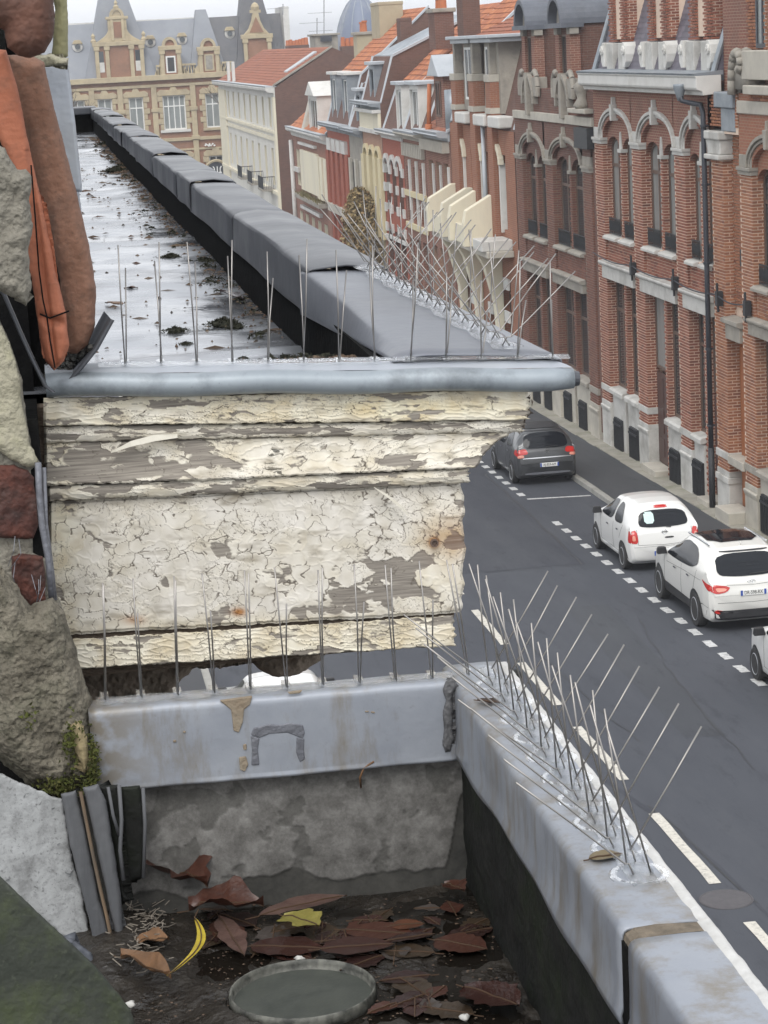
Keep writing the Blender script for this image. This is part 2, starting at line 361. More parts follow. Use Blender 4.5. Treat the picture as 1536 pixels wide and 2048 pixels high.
sheet('left_pavement', .2, 2.3, -30, 236, .12, m_pave)
# raised stone strip under the facades and the kerb, stone by stone
def stones(parent, x0, x1, y0, y1, dz0, dz1, L, mat, name, jx=.012):
    y = y0; rest = MB(); n = 0
    while y < y1:
        l = L * random.uniform(.8, 1.2); a, b = y + .006, min(y + l, y1) - .006
        w = random.uniform(-jx, jx); h = random.uniform(-.008, .008)
        bx = MB().hexa([(x0+w,a,gz(a)+dz0),(x1,a,gz(a)+dz0),(x1,b,gz(b)+dz0),(x0+w,b,gz(b)+dz0),(x0+w+.01,a,gz(a)+dz1+h),(x1,a,gz(a)+dz1+h),(x1,b,gz(b)+dz1+h),(x0+w+.01,b,gz(b)+dz1+h)])
        if 40 < y < 86: part(name, bx, mat, parent, bev=.012); n += 1
        else: rest.v.extend([]); rest.add(bx.v, bx.f)
        y += l
    if rest.v: part(name + 's_beyond', rest, mat, parent, kind='stuff')
k = thing('kerb', None, None, (13.87, 60, gz(60))); tag(k, kind='structure')
stones(k, 13.78, 13.95, -20, 148, -.05, .124, 1.0, m_kerb, 'kerb_stone')
k = thing('facade_strip', None, None, (15.8, 60, gz(60))); tag(k, kind='structure')
stones(k, 15.55, 16.4, -20, 148, .0, .135, 1.15, m_strip, 'strip_stone', .03)
mb = MB(); mb.box(2.3, 2.45, -30, 236, 0, .1); mb.v = [(x, y, gz(y) + z) for x, y, z in mb.v]; solo('left_kerb', mb, m_kerb, kind='structure')
# side street between the row and the cream house
sheet('side_street', 14.0, 60, 147.5, 153, .005, m_asph)
def dash(x0, x1, y0, y1, mat):
    mb = MB(); n = 6; ed = [(random.uniform(-.012,.012), random.uniform(-.012,.012)) for _ in range(n+1)]
    mb.grid([[(x0 + ed[i][0], y0 + (y1-y0)*i/n, 0), (x1 + ed[i][1], y0 + (y1-y0)*i/n, 0)] for i in range(n, -1, -1)])
    mb.v = [(x, y, gz(y) + .008) for x, y, z in mb.v]
    solo('road_marking', mb, mat, kind='structure')
for y in (26.65-3.1, 31.25-3.06, 36.37-3.3, 40.95-3.3, 45.6-3.3, 50.2-3.2, 54.9-3.2, 59.5-3.2, 64.1-3.2, 19.0):
    dash(8.185, 8.345, y, y + 3.15, m_paint_y)
for n in range(-3, 40): 
    y = 50.93 - n * 1.003
    if n < 14: dash(11.9, 12.08, y - .25, y + .27, m_paint)
for n in range(14):
    dash(11.9, 12.08, 58.26 + n * .965 - .24, 58.26 + n * .965 + .24, m_paint)
mb = MB(); mb.quad((12.0,57.45,gz(57.5)+.008),(13.66,57.25,gz(57.3)+.008),(13.66,57.38,gz(57.4)+.008),(12.0,57.6,gz(57.6)+.008)); solo('road_marking', mb, m_paint, kind='structure')
mh = thing('manhole_cover', 'round dark iron manhole cover beside the centre line dash', 'manhole cover', (8.22,27.56,gz(27.56)))
m_mh = M('manhole_iron', (.075,.07,.075), (.1,.095,.1), 8, .7, .2, bump=.5, bscale=40)
mb = MB(); mb.lathe([(.36,.004),(.36,.012),(.345,.012),(.34,.006)], (8.22,27.56,gz(27.56)), 28); part('rim', mb, m_mh, mh)
mb = MB(); mb.lathe([(.0001,.01),(.335,.01),(.335,.002)], (8.22,27.56,gz(27.56)), 28); part('lid', mb, m_mh, mh)

# ================================================================ FACADES
BW, BH, BD, MJ = .215, .053, .1, .021       # brick length, height, depth, joint
class Bricks:
    """collects single bricks; the nearest become objects, the others one joined part"""
    def __init__(s): s.b = []
    def face_x(s, X, y0, y1, z0, z1, off=0, proud=.012):        # wall facing the street
        r = int((z1 - z0) / (BH + MJ) + .3)
        ph = (z1 - z0) / max(r, 1)
        for i in range(r):
            z = z0 + i*ph; o = ((i + off) % 2) * .5 * (BW + MJ); y = y1 + o - (BW + MJ if o else 0)
            while y > y0 + .03:
                a, b = max(y - BW, y0), min(y, y1)
                if b - a > .035: s.b.append((X - proud*random.uniform(.7,1.25), X + .03, a, b, z + MJ*.5, z + ph - MJ*.5))
                y -= BW + MJ
    def face_y(s, Y, x0, x1, z0, z1, off=0, proud=.012):        # jamb facing along the street towards the camera
        r = int((z1 - z0) / (BH + MJ) + .3); ph = (z1 - z0) / max(r, 1)
        for i in range(r):
            z = z0 + i*ph; x = x0; l = .105 if (i + off) % 2 else BW
            while x < x1 - .03:
                b = min(x + l, x1)
                if x1 - b < .06: b = x1
                s.b.append((x, b, Y - proud*random.uniform(.7,1.25), Y + .03, z + MJ*.5, z + ph - MJ*.5))
                x = b + MJ; l = BW
    def build(s, parent, mat, single=300):
        o0 = ORIG[parent]
        s.b.sort(key=lambda q: (q[2] > 1e9, (q[2] if q[1]-q[0] > .05 else q[2] + 3)))
        cache = {}
        for q in s.b[:single]:
            key = (round(q[1]-q[0], 2), round(q[3]-q[2], 2), round(q[5]-q[4], 3))
            if key not in cache:
                mb = MB(); mb.box(0, q[1]-q[0], 0, q[3]-q[2], 0, q[5]-q[4]); cache[key] = mesh_of('brick', mb, (0,0,0), mat)
            o = bpy.data.objects.new('brick', cache[key]); COL.objects.link(o); o.parent = parent
            o.location = (q[0]-o0[0], q[2]-o0[1], q[4]-o0[2])
        rest = s.b[single:]
        if rest:
            mb = MB()
            for q in rest: mb.box(*q)
            part('brickwork', mb, mat, parent, kind='stuff')

def arc(yc, zc, a, b, t0, t1, n):              # points of an elliptic arch in the facade plane
    return [(yc + a*math.cos(t0 + (t1-t0)*i/n), zc + b*math.sin(t0 + (t1-t0)*i/n)) for i in range(n+1)]
def arch_ring(mb, X0, X1, yc, zc, a, b, w, n=18, t0=0, t1=math.pi):
    o = arc(yc, zc, a + w, b + w, t0, t1, n); i_ = arc(yc, zc, a, b, t0, t1, n)
    for k in range(n):
        mb.hexa([(X0,*i_[k]),(X0,*o[k]),(X1,*o[k]),(X1,*i_[k]),(X0,*i_[k+1]),(X0,*o[k+1]),(X1,*o[k+1]),(X1,*i_[k+1])])
def spandrel(mb, X, yc, zc, a, b, y0, y1, ztop, n=20, depth=.16):   # wall above an arch, with the arch's soffit
    A = arc(yc, zc, a, b, 0, math.pi, n)
    for k in range(n):
        (ya, za), (yb, zb) = A[k], A[k+1]
        mb.quad((X,ya,za),(X,yb,zb),(X,yb,ztop),(X,ya,ztop))
        mb.quad((X,ya,za),(X+depth,ya,za),(X+depth,yb,zb),(X,yb,zb))
    for s_, ye in ((1, y1), (-1, y0)):
        yc2 = yc + s_*a
        if abs(ye - yc2) > .005: mb.quad((X,yc2,zc),(X,ye,zc),(X,ye,ztop),(X,yc2,ztop))
def window(parent, X, y0, y1, z0, z1, frame, pane, fw=.06, rail=None, mull=False, arch=0, name='window', pan_label=None):
    """frame (part) with its pane (sub-part); arch = rise of a rounded head"""
    mb = MB()
    mb.box(X, X+.06, y0, y0+fw, z0, z1); mb.box(X, X+.06, y1-fw, y1, z0, z1)
    mb.box(X+.002, X+.058, y0+fw, y1-fw, z0, z0+fw)
    if arch: arch_ring(mb, X+.001, X+.059, (y0+y1)/2, z1, (y1-y0)/2-fw, arch-fw, fw, 10)
    else: mb.box(X+.002, X+.058, y0+fw, y1-fw, z1-fw, z1)
    for r in (rail or []): mb.box(X+.004, X+.055, y0+fw, y1-fw, r-fw*.5, r+fw*.5)
    if mull: mb.box(X+.006, X+.05, (y0+y1)/2-fw*.5, (y0+y1)/2+fw*.5, z0+fw, z1 + (arch-fw*1.2 if arch else -fw))
    f = part(name, mb, frame, parent)
    mb = MB()
    if arch:
        A = arc((y0+y1)/2, z1, (y1-y0)/2-.01, arch-.01, 0, math.pi, 12)
        pts = [(X+.03, y0+.01, z0+.01)] + [(X+.03, y, z) for y, z in A[::-1]] + [(X+.03, y1-.01, z0+.01)]
        mb.add(pts, [tuple(range(len(pts)))])
    else: mb.quad((X+.03,y0+.01,z0+.01),(X+.03,y0+.01,z1-.01),(X+.03,y1-.01,z1-.01),(X+.03,y1-.01,z0+.01))
    part('pane', mb, pane, f); return f
def moulding(mb, prof, y0, y1):                # prof: list of (x,z), extruded along the street
    mb.prism(prof, 'y', y0, y1)
def railing(parent, X, y0, y1, z0, z1):
    mb = MB(); mb.box(X-.012, X+.012, y0, y1, z1-.03, z1); mb.box(X-.012, X+.012, y0, y1, z0, z0+.03)
    n = max(3, int((y1-y0)/.09))
    for i in range(n+1):
        y = y0 + (y1-y0)*i/n; mb.tube([(X,y,z0),(X,y,z1)], .009, 5)
        if i < n:
            c = (y + .5*(y1-y0)/n, (z0+z1)/2)
            mb.add([(X+.004, c[0] + .04*math.cos(t), c[1] + .17*math.sin(t)) for t in (0,1.05,2.1,3.14,4.2,5.2)], [tuple(range(6))])
    part('railing', mb, m_iron, parent)

def bay_house(root, P):
    """tall two-storey brick bays under moulded arches"""
    X = P['X']; Zs, Zt = P['spring'], P['top']; zb = P['zb']
    br = Bricks(); core = MB(); tex = MB(); white = P['stone']; bm = P['brick']; bandm = P.get('band', white)
    plinth = MB(); bands = MB(); D1, D2 = .12, .34
    for (Yf, Yn, kind) in P['bays']:
        pw = P['pier']; yp = Yf - pw                        # big pier from Yf down to yp, opening from yp down to Yn
        g = gz(Yf) + .1
        # pier
        core.box(X, X+D2+.1, yp, Yf, g+1.1, Zs)
        br.face_x(X, yp, Yf, zb[2], Zs-.06); br.face_y(yp, X, X+D2, zb[2], Zs-.06)
        br.face_x(X, yp, Yf, zb[0], zb[1]); br.face_y(yp, X, X+D2, zb[0], zb[1])
        bands.box(X-.035, X+D2, yp-.03, Yf+.0, zb[1], zb[2])
        plinth.box(X-.03, X+D2, yp-.03, Yf-.002, g-.3, zb[0]-.14); plinth.prism([(X-.03, zb[0]-.14),(X-.075, zb[0]-.16),(X-.075, zb[0]-.2),(X-.03,zb[0]-.32)], 'y', yp-.06, Yf-.003)
        plinth.box(X-.028, X+D2-.002, yp-.028, Yf-.004, zb[0]-.14, zb[0])
        # capital
        cm = MB(); cm.box(X-.1, X+.3, yp-.06, Yf-.005, Zs-.06, Zs+.02); cm.box(X-.06, X+.28, yp-.035, Yf-.008, Zs-.16, Zs-.06); cm.box(X-.02, X+.26, yp-.015, Yf-.01, Zs+.02, Zs+.3)
        part('capital', cm, white, root, bev=.012)
        if kind == 'pier': continue
        w = yp - Yn; mid = (yp + Yn)/2; mw_ = .3
        doorbay = kind == 'door'
        # mid pier, brick, full height between the two openings
        ym0, ym1 = mid - mw_/2, mid + mw_/2
        zlow = zb[2] if kind == 'win' else g + .1
        core.box(X+D1+.01, X+D2+.1, ym0, ym1, zlow, Zs-.3)
        br.face_x(X+D1, ym0, ym1, zlow, Zs-.35); br.face_y(ym0, X+D1, X+D2, zlow, Zs-.35)
        cm = MB(); cm.box(X+.06, X+.3, ym0-.05, ym1+.05, Zs-.35, Zs-.25); cm.prism([(ym0,Zs-.25),(ym1,Zs-.25),(mid+.05,Zs+.22),(mid-.05,Zs+.22)], 'x', X+.1, X+.2); part('capital', cm, white, root, bev=.01)
        # spandrel between floors
        zl, zs = P['lintel'], P['sill']
        core.box(X+.07, X+D2+.1, Yn, yp, zl[1]-.3, zs)
        br.face_x(X+.06, Yn, yp, zl[1]+.02, zs - .02)
        lm = MB(); lm.box(X-.06, X+.3, Yn+.03, yp+.35, zl[0], zl[1]-.14); lm.prism([(X-.06, zl[1]-.14),(X-.14, zl[1]-.09),(X-.16, zl[1]-.04),(X-.15, zl[1]),(X+.05, zl[1]+.03),(X+.05,zl[1]-.14)], 'y', Yn+.0, yp+.42)
        part('lintel', lm, P.get('lint', white), root, bev=.01)
        # wall under the ground-floor windows
        def low(y0, y1, door=False):
            if door: return
            plinth.box(X+.06, X+D2, y0, y1, g-.3, zb[1]-.02)
            sm = MB(); sm.prism([(X+D2,zb[2]+.03),(X-.0,zb[2]-.01),(X-.05,zb[2]-.06),(X-.05,zb[2]-.17),(X+.07,zb[2]-.17)], 'y', y0-.02, y1+.02); part('sill', sm, white, root, bev=.01)
        for side, (y0, y1) in (('far', (ym1, yp)), ('near', (Yn, ym0))):
            door = (side == kind) or (doorbay and side == 'far')
            # upper window
            sm = MB(); sm.prism([(X+D2,zs+.05),(X-.02,zs+.01),(X-.09,zs-.03),(X-.09,zs-.1),(X+.06,zs-.12)], 'y', y0+.1, y1+.04); part('sill', sm, white, root, bev=.01)
            rs = (y1-y0)/2
            window(root, X+D2-.08, y0, y1, zs+.03, Zs-.33, P['frame'], P['pane'], .09, rail=[Zs-.75], mull=True, arch=rs*.55)
            railing(root, X+.1, y0+.12, y1-.1, zs+.06, zs+.52)
            # tympanum round head
            # ground floor
            if door:
                dm = MB(); y_a, y_b = y0+.02, y1-.02; zd = g + .25
                dm.box(X+D2-.08, X+D2-.02, y_a, y_b, zd, zd+2.5); dd = part('door', dm, P['door'], root, bev=.01)
                pn = MB()
                for q in range(2):
                    for (u0, u1) in ((.08,.28),(.34,.62),(.68,.95)):
                        ya = y_a + (y_b-y_a)*(.08 + .47*q); pn.box(X+D2-.1, X+D2-.079, ya, ya+(y_b-y_a)*.37, zd+2.5*u0, zd+2.5*u1)
                part('panel', pn, P['door'], dd, bev=.008)
                window(root, X+D2-.08, y0, y1, zd+2.6, zl[0], P['frame'], m_glass_lt, .08)
                sm = MB(); sm.box(X-.25, X+D2-.06, y0, y1, g-.2, zd-.02); part('doorstep', sm, m_stone_lt, root, bev=.015)
            else:
                low(y0, y1)
                window(root, X+D2-.08, y0, y1, zb[2]+.02, zl[0], P['frame'], P['pane_g'], .09, rail=[zl[0]-.9], mull=True)
                # cellar window with its grille
                cw = MB(); yc = (y0+y1)/2; cw.box(X+.0, X+.06, yc-.42, yc+.42, g+.06, g+.06+.92); cg = part('cellar_window', cw, m_iron, root)
                cw = MB()
                for q in range(7): yy = yc-.38 + q*.127; cw.box(X-.03, X-.001, yy-.015, yy+.015, g+.1, g+.94)
                cw.box(X-.035, X-.002, yc-.45, yc+.45, g+.78, g+.84); part('grille', cw, m_iron, cg)
        # the big arch and the brick above it
        a = w/2 + pw*.36; yc = mid - 0; b = Zt - Zs - .33
        yc = (yp + Yn)/2
        sp = MB(); spandrel(sp, X, yc, Zs, w/2-.02, b*.8, yc - w/2, yc + w/2, P['eave'], 22, D1+.02); part('arch_wall', sp, P['tex'], root)
        ty = MB()
        rs = (ym0 - Yn)/2
        for (y0, y1) in ((ym1, yp), (Yn, ym0)):
            spandrel(ty, X+D1+.01, (y0+y1)/2, Zs-.33, (y1-y0)/2-.002, rs*.55, y0, y1, Zs+b, 12, .2)
        ty.quad((X+D1+.012,ym0,Zs-.3),(X+D1+.012,ym1,Zs-.3),(X+D1+.012,ym1,Zs+b),(X+D1+.012,ym0,Zs+b))
        part('tympanum', ty, P['tex'], root)
        am = MB(); arch_ring(am, X-.1, X+.03, yc, Zs+.02, w/2+.17, b+.02, .09, 24); arch_ring(am, X-.05, X+.02, yc, Zs+.02, w/2+.09, b-.06, .07, 24)
        am.prism([(yc-.13,Zs+b+.22),(yc+.13,Zs+b+.22),(yc+.07,Zs+b*.78-.06),(yc-.07,Zs+b*.78-.06)], 'x', X-.16, X+.05)
        am.prism([(yc-.07,Zs+b+.2),(yc+.07,Zs+b+.2),(yc+.03,Zs+b+.42),(yc-.03,Zs+b+.42)], 'x', X-.12, X-.0)
        part('arch', am, P.get('archm', white), root, bev=.012)
        for s_ in (-1, 1):                           # brick flank of the arch on the pier line
            pass
    # solid wall above the springing behind piers
    y1 = P['bays'][0][0]; y0 = P['yend']
    for (Yf, Yn, kind) in P['bays']:
        yp = Yf - P['pier']
        tex.quad((X,yp,Zs),(X,yp,P['eave']),(X,Yf,P['eave']),(X,Yf,Zs))
    tex.box(X+D2+.1, X+8, y0, y1, gz(y1)-.5, P['eave'])
    part('wall', tex, P['tex'], root); part('mortar_bed', core, P.get('mortar', m_mortar), root)
    part('plinth', plinth, P['plinth'], root, bev=.012); part('string_band', bands, bandm, root, bev=.01)
    br.build(root, bm, P.get('single', 300))

# ---- house with three arches and white stonework
B1 = thing('brick_house', 'red brick house with white stone arches, white plinth and black downpipe', 'house', (16, 59.2, gz(59.2)+.1), 'houses along the right of the street')
bay_house(B1, dict(X=16.0, bays=[(65.15,61.0,'win'),(60.95,56.8,'far'),(56.75,53.7,'near')], yend=53.55, pier=.98, spring=8.95, top=10.05, eave=10.36, zb=(1.31,1.6,1.78), lintel=(4.96,5.45), sill=6.2,
    stone=m_white, brick=m_brick, tex=bt_red, plinth=m_white, frame=m_frame_br, pane=m_glass_lt, pane_g=m_glass, door=m_door, single=300))
X = 16.0
mb = MB(); moulding(mb, [(X+.2,10.36),(X-.25,10.33),(X-.27,10.42),(X-.4,10.47),(X-.42,10.52),(X-.42,10.74),(X-.46,10.8),(X+.2,10.8)], 53.2, 65.2); part('cornice', mb, m_whitep, B1, bev=.015)
mb = MB(); moulding(mb, [(X+.25,10.8),(X-.44,10.8),(X-.47,10.85),(X-.42,10.86),(X+.25,10.9)], 53.2, 65.25); part('gutter', mb, m_zinc_f, B1)
mb = MB(); mb.hexa([(X+.15,53.4,10.8),(X+4,53.4,10.8),(X+4,65.1,10.8),(X+.15,65.1,10.8),(X+1.15,53.4,14.0),(X+4,53.4,14.0),(X+4,65.1,14.0),(X+1.15,65.1,14.0)]); rf = part('roof', mb, m_slatep, B1)
sl_ = MB()
for r in range(22):
    z = 10.82 + r*.145; x = X+.15 + (z-10.8)*.3125
    for q in range(int(11.7/.3)):
        y = 53.42 + q*.3 + (.15 if r % 2 else 0)
        if y + .29 < 65.1: sl_.add([(x-.016,y,z),(x-.016,y+.292,z),(x+.06,y+.292,z+.2),(x+.06,y,z+.2),(x,y,z),(x,y+.292,z)], [(0,1,2,3),(0,4,5,1)])
part('slates', sl_, island_mat('slate_pieces', [(.15,.135,.165),(.12,.11,.135),(.18,.16,.19),(.1,.095,.12)], .6, .2, 30, .4, grime=(.1,.09,.09)), rf, kind='stuff')
mb = MB()
for y in (53.35, 65.12): mb.tube([(X+.05,y,10.85),(X+.16,y,11.2),(X+1.12,y,14.05)], .07, 8)
part('verge_roll', mb, m_zinc_f, B1)
for yc in (62.9, 58.75, 54.9):
    d = part('dormer', MB().box(X+.26, X+2.5, yc-.95, yc+.95, 11.7, 13.9), m_mortar, B1)
    bb = Bricks()
    for (a, b) in ((yc+.32, yc+.95), (yc-.95, yc-.32)):
        bb.face_x(X+.2, a, b, 11.62, 13.9); bb.face_y(a, X+.2, X+.52, 11.62, 13.9)
    mbb = MB(); [mbb.box(*q) for q in bb.b]; part('brickwork', mbb, m_brick, d, kind='stuff')
    st = MB()
    for (a, b) in ((yc+.3, yc+1.0), (yc-1.0, yc-.3)): st.box(X+.12, X+.6, a, b, 10.88, 11.6)
    part('stone_base', st, m_white, d, bev=.02)
    sc = MB()
    for s_ in (1, -1):
        y_ = yc + s_*1.12; P_ = [(y_-s_*.1, 10.95),(y_+s_*.1,10.95),(y_+s_*.24,11.1),(y_+s_*.26,11.3),(y_+s_*.2,11.52),(y_+s_*.06,11.62),(y_-s_*.1,11.62)]
        sc.prism(P_ if s_ > 0 else P_[::-1], 'x', X+.05, X+.55)
        sc.tube([(X+.0,y_+s_*.06,11.4),(X+.58,y_+s_*.06,11.4)], .13, 12); sc.tube([(X-.02,y_+s_*.06,11.4),(X+.0,y_+s_*.06,11.4)], .05, 8)
    part('scroll', sc, m_whitep, d, smooth=False, bev=.015)
    window(B1, X+.42, yc-.32, yc+.32, 11.65, 13.8, m_whitep, m_glass_lt, .05, rail=[12.9])
    cr = MB(); cr.tube([(X+.6,yc-1.0,11.7),(X+1.2,yc-1.0,13.9)], .06, 6); cr.tube([(X+.6,yc+1.0,11.7),(X+1.2,yc+1.0,13.9)], .06, 6); part('flashing', cr, m_zinc_f, d)
dp = thing('downpipe', 'long black downpipe with hopper between the arched brick houses', 'downpipe', (15.85,53.68,gz(53.7)+.1))
mb = MB(); mb.tube([(15.88,53.66,gz(53.7)+1.6),(15.88,53.68,6.0),(15.88,53.7,9.9),(15.86,53.8,10.1),(15.7,54.2,10.15),(15.55,54.35,10.2),(15.5,54.4,10.5)], .062, 12); part('pipe', mb, m_pipe, dp, smooth=True)
mb = MB(); mb.tube([(15.88,53.66,gz(53.7)+.05),(15.88,53.66,gz(53.7)+1.65)], .078, 12); part('shoe', mb, m_iron, dp, smooth=True)
mb = MB(); mb.lathe([(.06,-.3),(.09,-.2),(.15,-.02),(.16,.06),(.16,.1),(.13,.1)], (15.52,54.4,10.5), 14); part('hopper', mb, m_zinc_f, dp, smooth=True)
for z in (2.3,4.2,6.3,8.2,9.6):
    mb = MB(); mb.tube([(15.88,53.68,z-.03),(15.88,53.68,z+.03)], .085, 12); mb.box(15.88,16.0,53.66,53.7,z-.02,z+.02); part('bracket', mb, m_pipe, dp)
# wall ties: cable and anchors on the fronts
cb = thing('facade_cable', 'thin dark cable with brackets slung along the red brick front', 'cable', (15.9, 58.6, 5.6))
mb = MB(); pts = []
for a, b in ((65.2,60.95),(60.95,56.75),(56.75,52.9),(52.9,50.6)):
    za, zb_ = (5.62, 5.62)
    for i in range(9): t = i/8; pts.append((15.86, a+(b-a)*t, 5.62 - .1*math.sin(math.pi*t)))
mb.tube(pts, .018, 5); part('wire', mb, m_pipe, cb)
for y in (60.85,56.65,52.8,50.6):
    mb = MB(); mb.tube([(15.88,y,5.2),(15.86,y,5.9)], .03, 6); mb.box(15.83,15.98,y-.09,y+.09,5.35,5.7); part('anchor', mb, m_iron, cb)

# ---- nearest house at the right edge
B0 = thing('brick_house', 'orange-red brick house with a carved stone scroll and varnished narrow door', 'house', (16, 50, gz(50)+.1), 'houses along the right of the street')
bay_house(B0, dict(X=16.02, bays=[(51.32,47.6,'win')], yend=47.5, pier=.92, spring=8.72, top=9.75, eave=10.4, zb=(1.31,1.6,1.78), lintel=(4.9,5.3), sill=6.05,
    stone=m_stone, brick=m_brick_or, tex=bt_orange, plinth=m_stone_lt, frame=m_frame_br, pane=m_glass, pane_g=m_glass, door=m_door_or, single=0, archm=m_stone, lint=m_stone))
Xb = 16.0; br = Bricks(); core = MB()
core.box(Xb+.004, Xb+.5, 52.55, 53.5, 1.2, 8.85); br.face_x(Xb, 52.55, 53.5, 1.78, 8.8); br.face_y(52.55, Xb, Xb+.34, 1.78, 8.8); br.face_x(Xb, 52.55, 53.5, 1.31, 1.6); br.face_y(52.55, Xb, Xb+.34, 1.31, 1.6)
core.box(Xb+.25, Xb+.7, 51.3, 52.55, 5.0, 10.2); br.face_x(Xb+.22, 51.33, 52.55, 5.35, 10.2)
core.box(Xb+.004, Xb+.5, 51.33, 52.55, 9.45, 10.4); br.face_x(Xb, 51.33, 53.5, 9.6, 10.4)
part('mortar_bed', core, m_mortar, B0)
br.build(B0, m_brick_or, 300)
mb = MB(); mb.box(Xb-.05, Xb+.36, 52.5, 53.52, 1.6, 1.78); mb.box(Xb-.03, Xb+.35, 52.52, 53.5, 0.0, 1.17); mb.box(Xb-.07, Xb+.37, 52.48, 53.53, 1.02, 1.17); mb.box(Xb-.028, Xb+.348, 52.522, 53.498, 1.17, 1.31); part('pier_base', mb, m_white, B0, bev=.015)
mb = MB(); mb.box(Xb-.16, Xb+.42, 52.4, 53.58, 9.3, 9.5); mb.box(Xb-.1, Xb+.4, 52.46, 53.53, 8.95, 9.3); mb.box(Xb-.17, Xb+.42, 52.4, 53.58, 8.83, 8.95); part('capital', mb, m_white, B0, bev=.03)
mb = MB(); mb.box(Xb+.3, Xb+.36, 51.4, 52.52, .3, 4.6); dd = part('door', mb, m_door_or, B0, label='narrow varnished orange door')
mb = MB(); mb.box(Xb+.27, Xb+.299, 51.5, 52.42, 2.6, 4.4); mb.box(Xb+.27, Xb+.299, 51.5, 52.42, .5, 2.3); part('panel', mb, m_door_or, dd, bev=.01)
mb = MB(); mb.box(Xb-.05, Xb+.4, 51.36, 52.5, 4.6, 4.95); mb.prism([(Xb-.05,4.95),(Xb-.14,5.0),(Xb-.14,5.1),(Xb+.2,5.15),(Xb+.2,4.95)], 'y', 51.3, 52.6); part('lintel', mb, m_stone, B0, bev=.012)
mb = MB(); mb.box(Xb-.06, Xb+.3, 51.3, 52.5, 1.55, 1.75); part('stone_band', mb, m_stone_lt, B0, bev=.01)
mb = MB(); mb.box(Xb-.42, Xb+.2, 51.35, 52.45, gz(52)+.1, gz(52)+.42); part('doorstep', mb, m_stone_lt, B0, bev=.02)
mb = MB(); mb.box(Xb+.18,Xb+.222,51.75,51.95,6.35,6.75); part('wall_vent', mb, m_iron, B0)
# attic storey with big scroll and window
mb = MB(); mb.box(Xb+.3, Xb+5, 47.5, 53.3, 10.4, 13.5); part('attic_wall', mb, bt_red, B0)
sc = MB(); cxy = (50.95, 11.05); pts = [(cxy[0] + (.1+.055*t)*math.cos(t), cxy[1] + (.1+.055*t)*math.sin(t)) for t in np.linspace(0, 7.5, 40)]
pts = [(51.35,10.38),(51.32,10.7),(51.28,10.95),(51.2,11.15),(51.08,11.28),(50.92,11.33),(50.75,11.3),(50.63,11.2),(50.6,11.05),(50.68,10.93),(50.8,10.95)]
for k in range(len(pts)-1):
    (a, b), (c, d_) = pts[k], pts[k+1]; sc.tube([(Xb-.12,a,b),(Xb-.12,c,d_)], .11, 8); sc.tube([(Xb+.1,a,b),(Xb+.1,c,d_)], .11, 8)
sc.box(Xb-.1, Xb+.3, 50.2, 51.2, 10.5, 11.1); part('scroll', sc, m_stone, B0, smooth=True)
mb = MB(); mb.box(Xb-.12, Xb+.3, 47.5, 50.6, 10.72, 11.36); mb.box(Xb-.2, Xb+.32, 47.5, 50.3, 10.4, 10.6); mb.box(Xb-.04, Xb+.2, 47.5, 51.3, 9.95, 10.24); part('stone_band', mb, m_stone_lt, B0, bev=.02)
bb = Bricks(); bb.face_x(Xb-.02, 47.5, 50.5, 10.24, 10.4); bb.face_x(Xb+.28, 50.55, 51.4, 11.36, 13.4); bb.face_y(50.55, Xb+.29, Xb+.6, 11.36, 13.4); bb.face_x(Xb+.1, 48.4, 49.6, 11.36, 13.4); mbb = MB(); [mbb.box(*q) for q in bb.b]
part('brickwork', mbb, m_brick_or, B0, kind='stuff')
mb = MB(); mb.box(Xb+.13, Xb+.5, 48.42, 49.58, 11.36, 13.4); part('dormer_pier', mb, m_mortar, B0)
window(B0, Xb+.2, 49.62, 50.5, 11.4, 13.0, m_pipe, m_glass_lt, .1, mull=True)
mb = MB(); mb.box(Xb-.1,Xb+.3,51.45,52.9,10.05,10.42); mb.box(Xb-.02,Xb+.28,51.5,52.6,9.5,10.05); part('lead_hopper', mb, m_zinc_f, B0, bev=.03)
# ---- darker house with two stone arches
B2 = thing('brick_house', 'dark brown-red brick house with grey stone arches and round-hooded dormers', 'house', (16, 70.7, gz(70.7)+.1), 'houses along the right of the street')
bay_house(B2, dict(X=16.0, bays=[(76.3,72.0,'win'),(71.8,67.0,'win'),(66.7,65.3,'pier')], yend=65.2, pier=1.05, spring=8.05, top=9.05, eave=9.5, zb=(1.0,1.3,1.5), lintel=(4.2,4.6), sill=5.4,
    stone=m_stone, brick=m_brick_dk, tex=bt_dark, plinth=m_stone_lt, frame=m_frame_br, pane=m_glass, pane_g=m_glass, door=m_door, single=0, mortar=m_mortar_dk))
mb = MB(); mb.box(16.05, 16.5, 65.2, 66.7, .2, 9.5); part('end_pier', mb, bt_dark, B2)
mb = MB(); mb.box(15.93, 16.2, 65.22, 76.25, 9.24, 9.5); mb.box(15.75, 16.3, 65.25, 67.4, 9.62, 9.75); part('stone_band', mb, m_stone_lt, B2, bev=.015)
mb = MB(); mb.box(16.05, 16.5, 65.2, 76.3, 9.5, 10.25); part('parapet', mb, bt_dark, B2)
mb = MB(); mb.hexa([(16.5,65.3,10.0),(22,65.3,10.0),(22,76.2,10.0),(16.5,76.2,10.0),(17.6,65.3,13.2),(22,65.3,13.2),(22,76.2,13.2),(17.6,76.2,13.2)]); part('roof', mb, m_slate, B2)
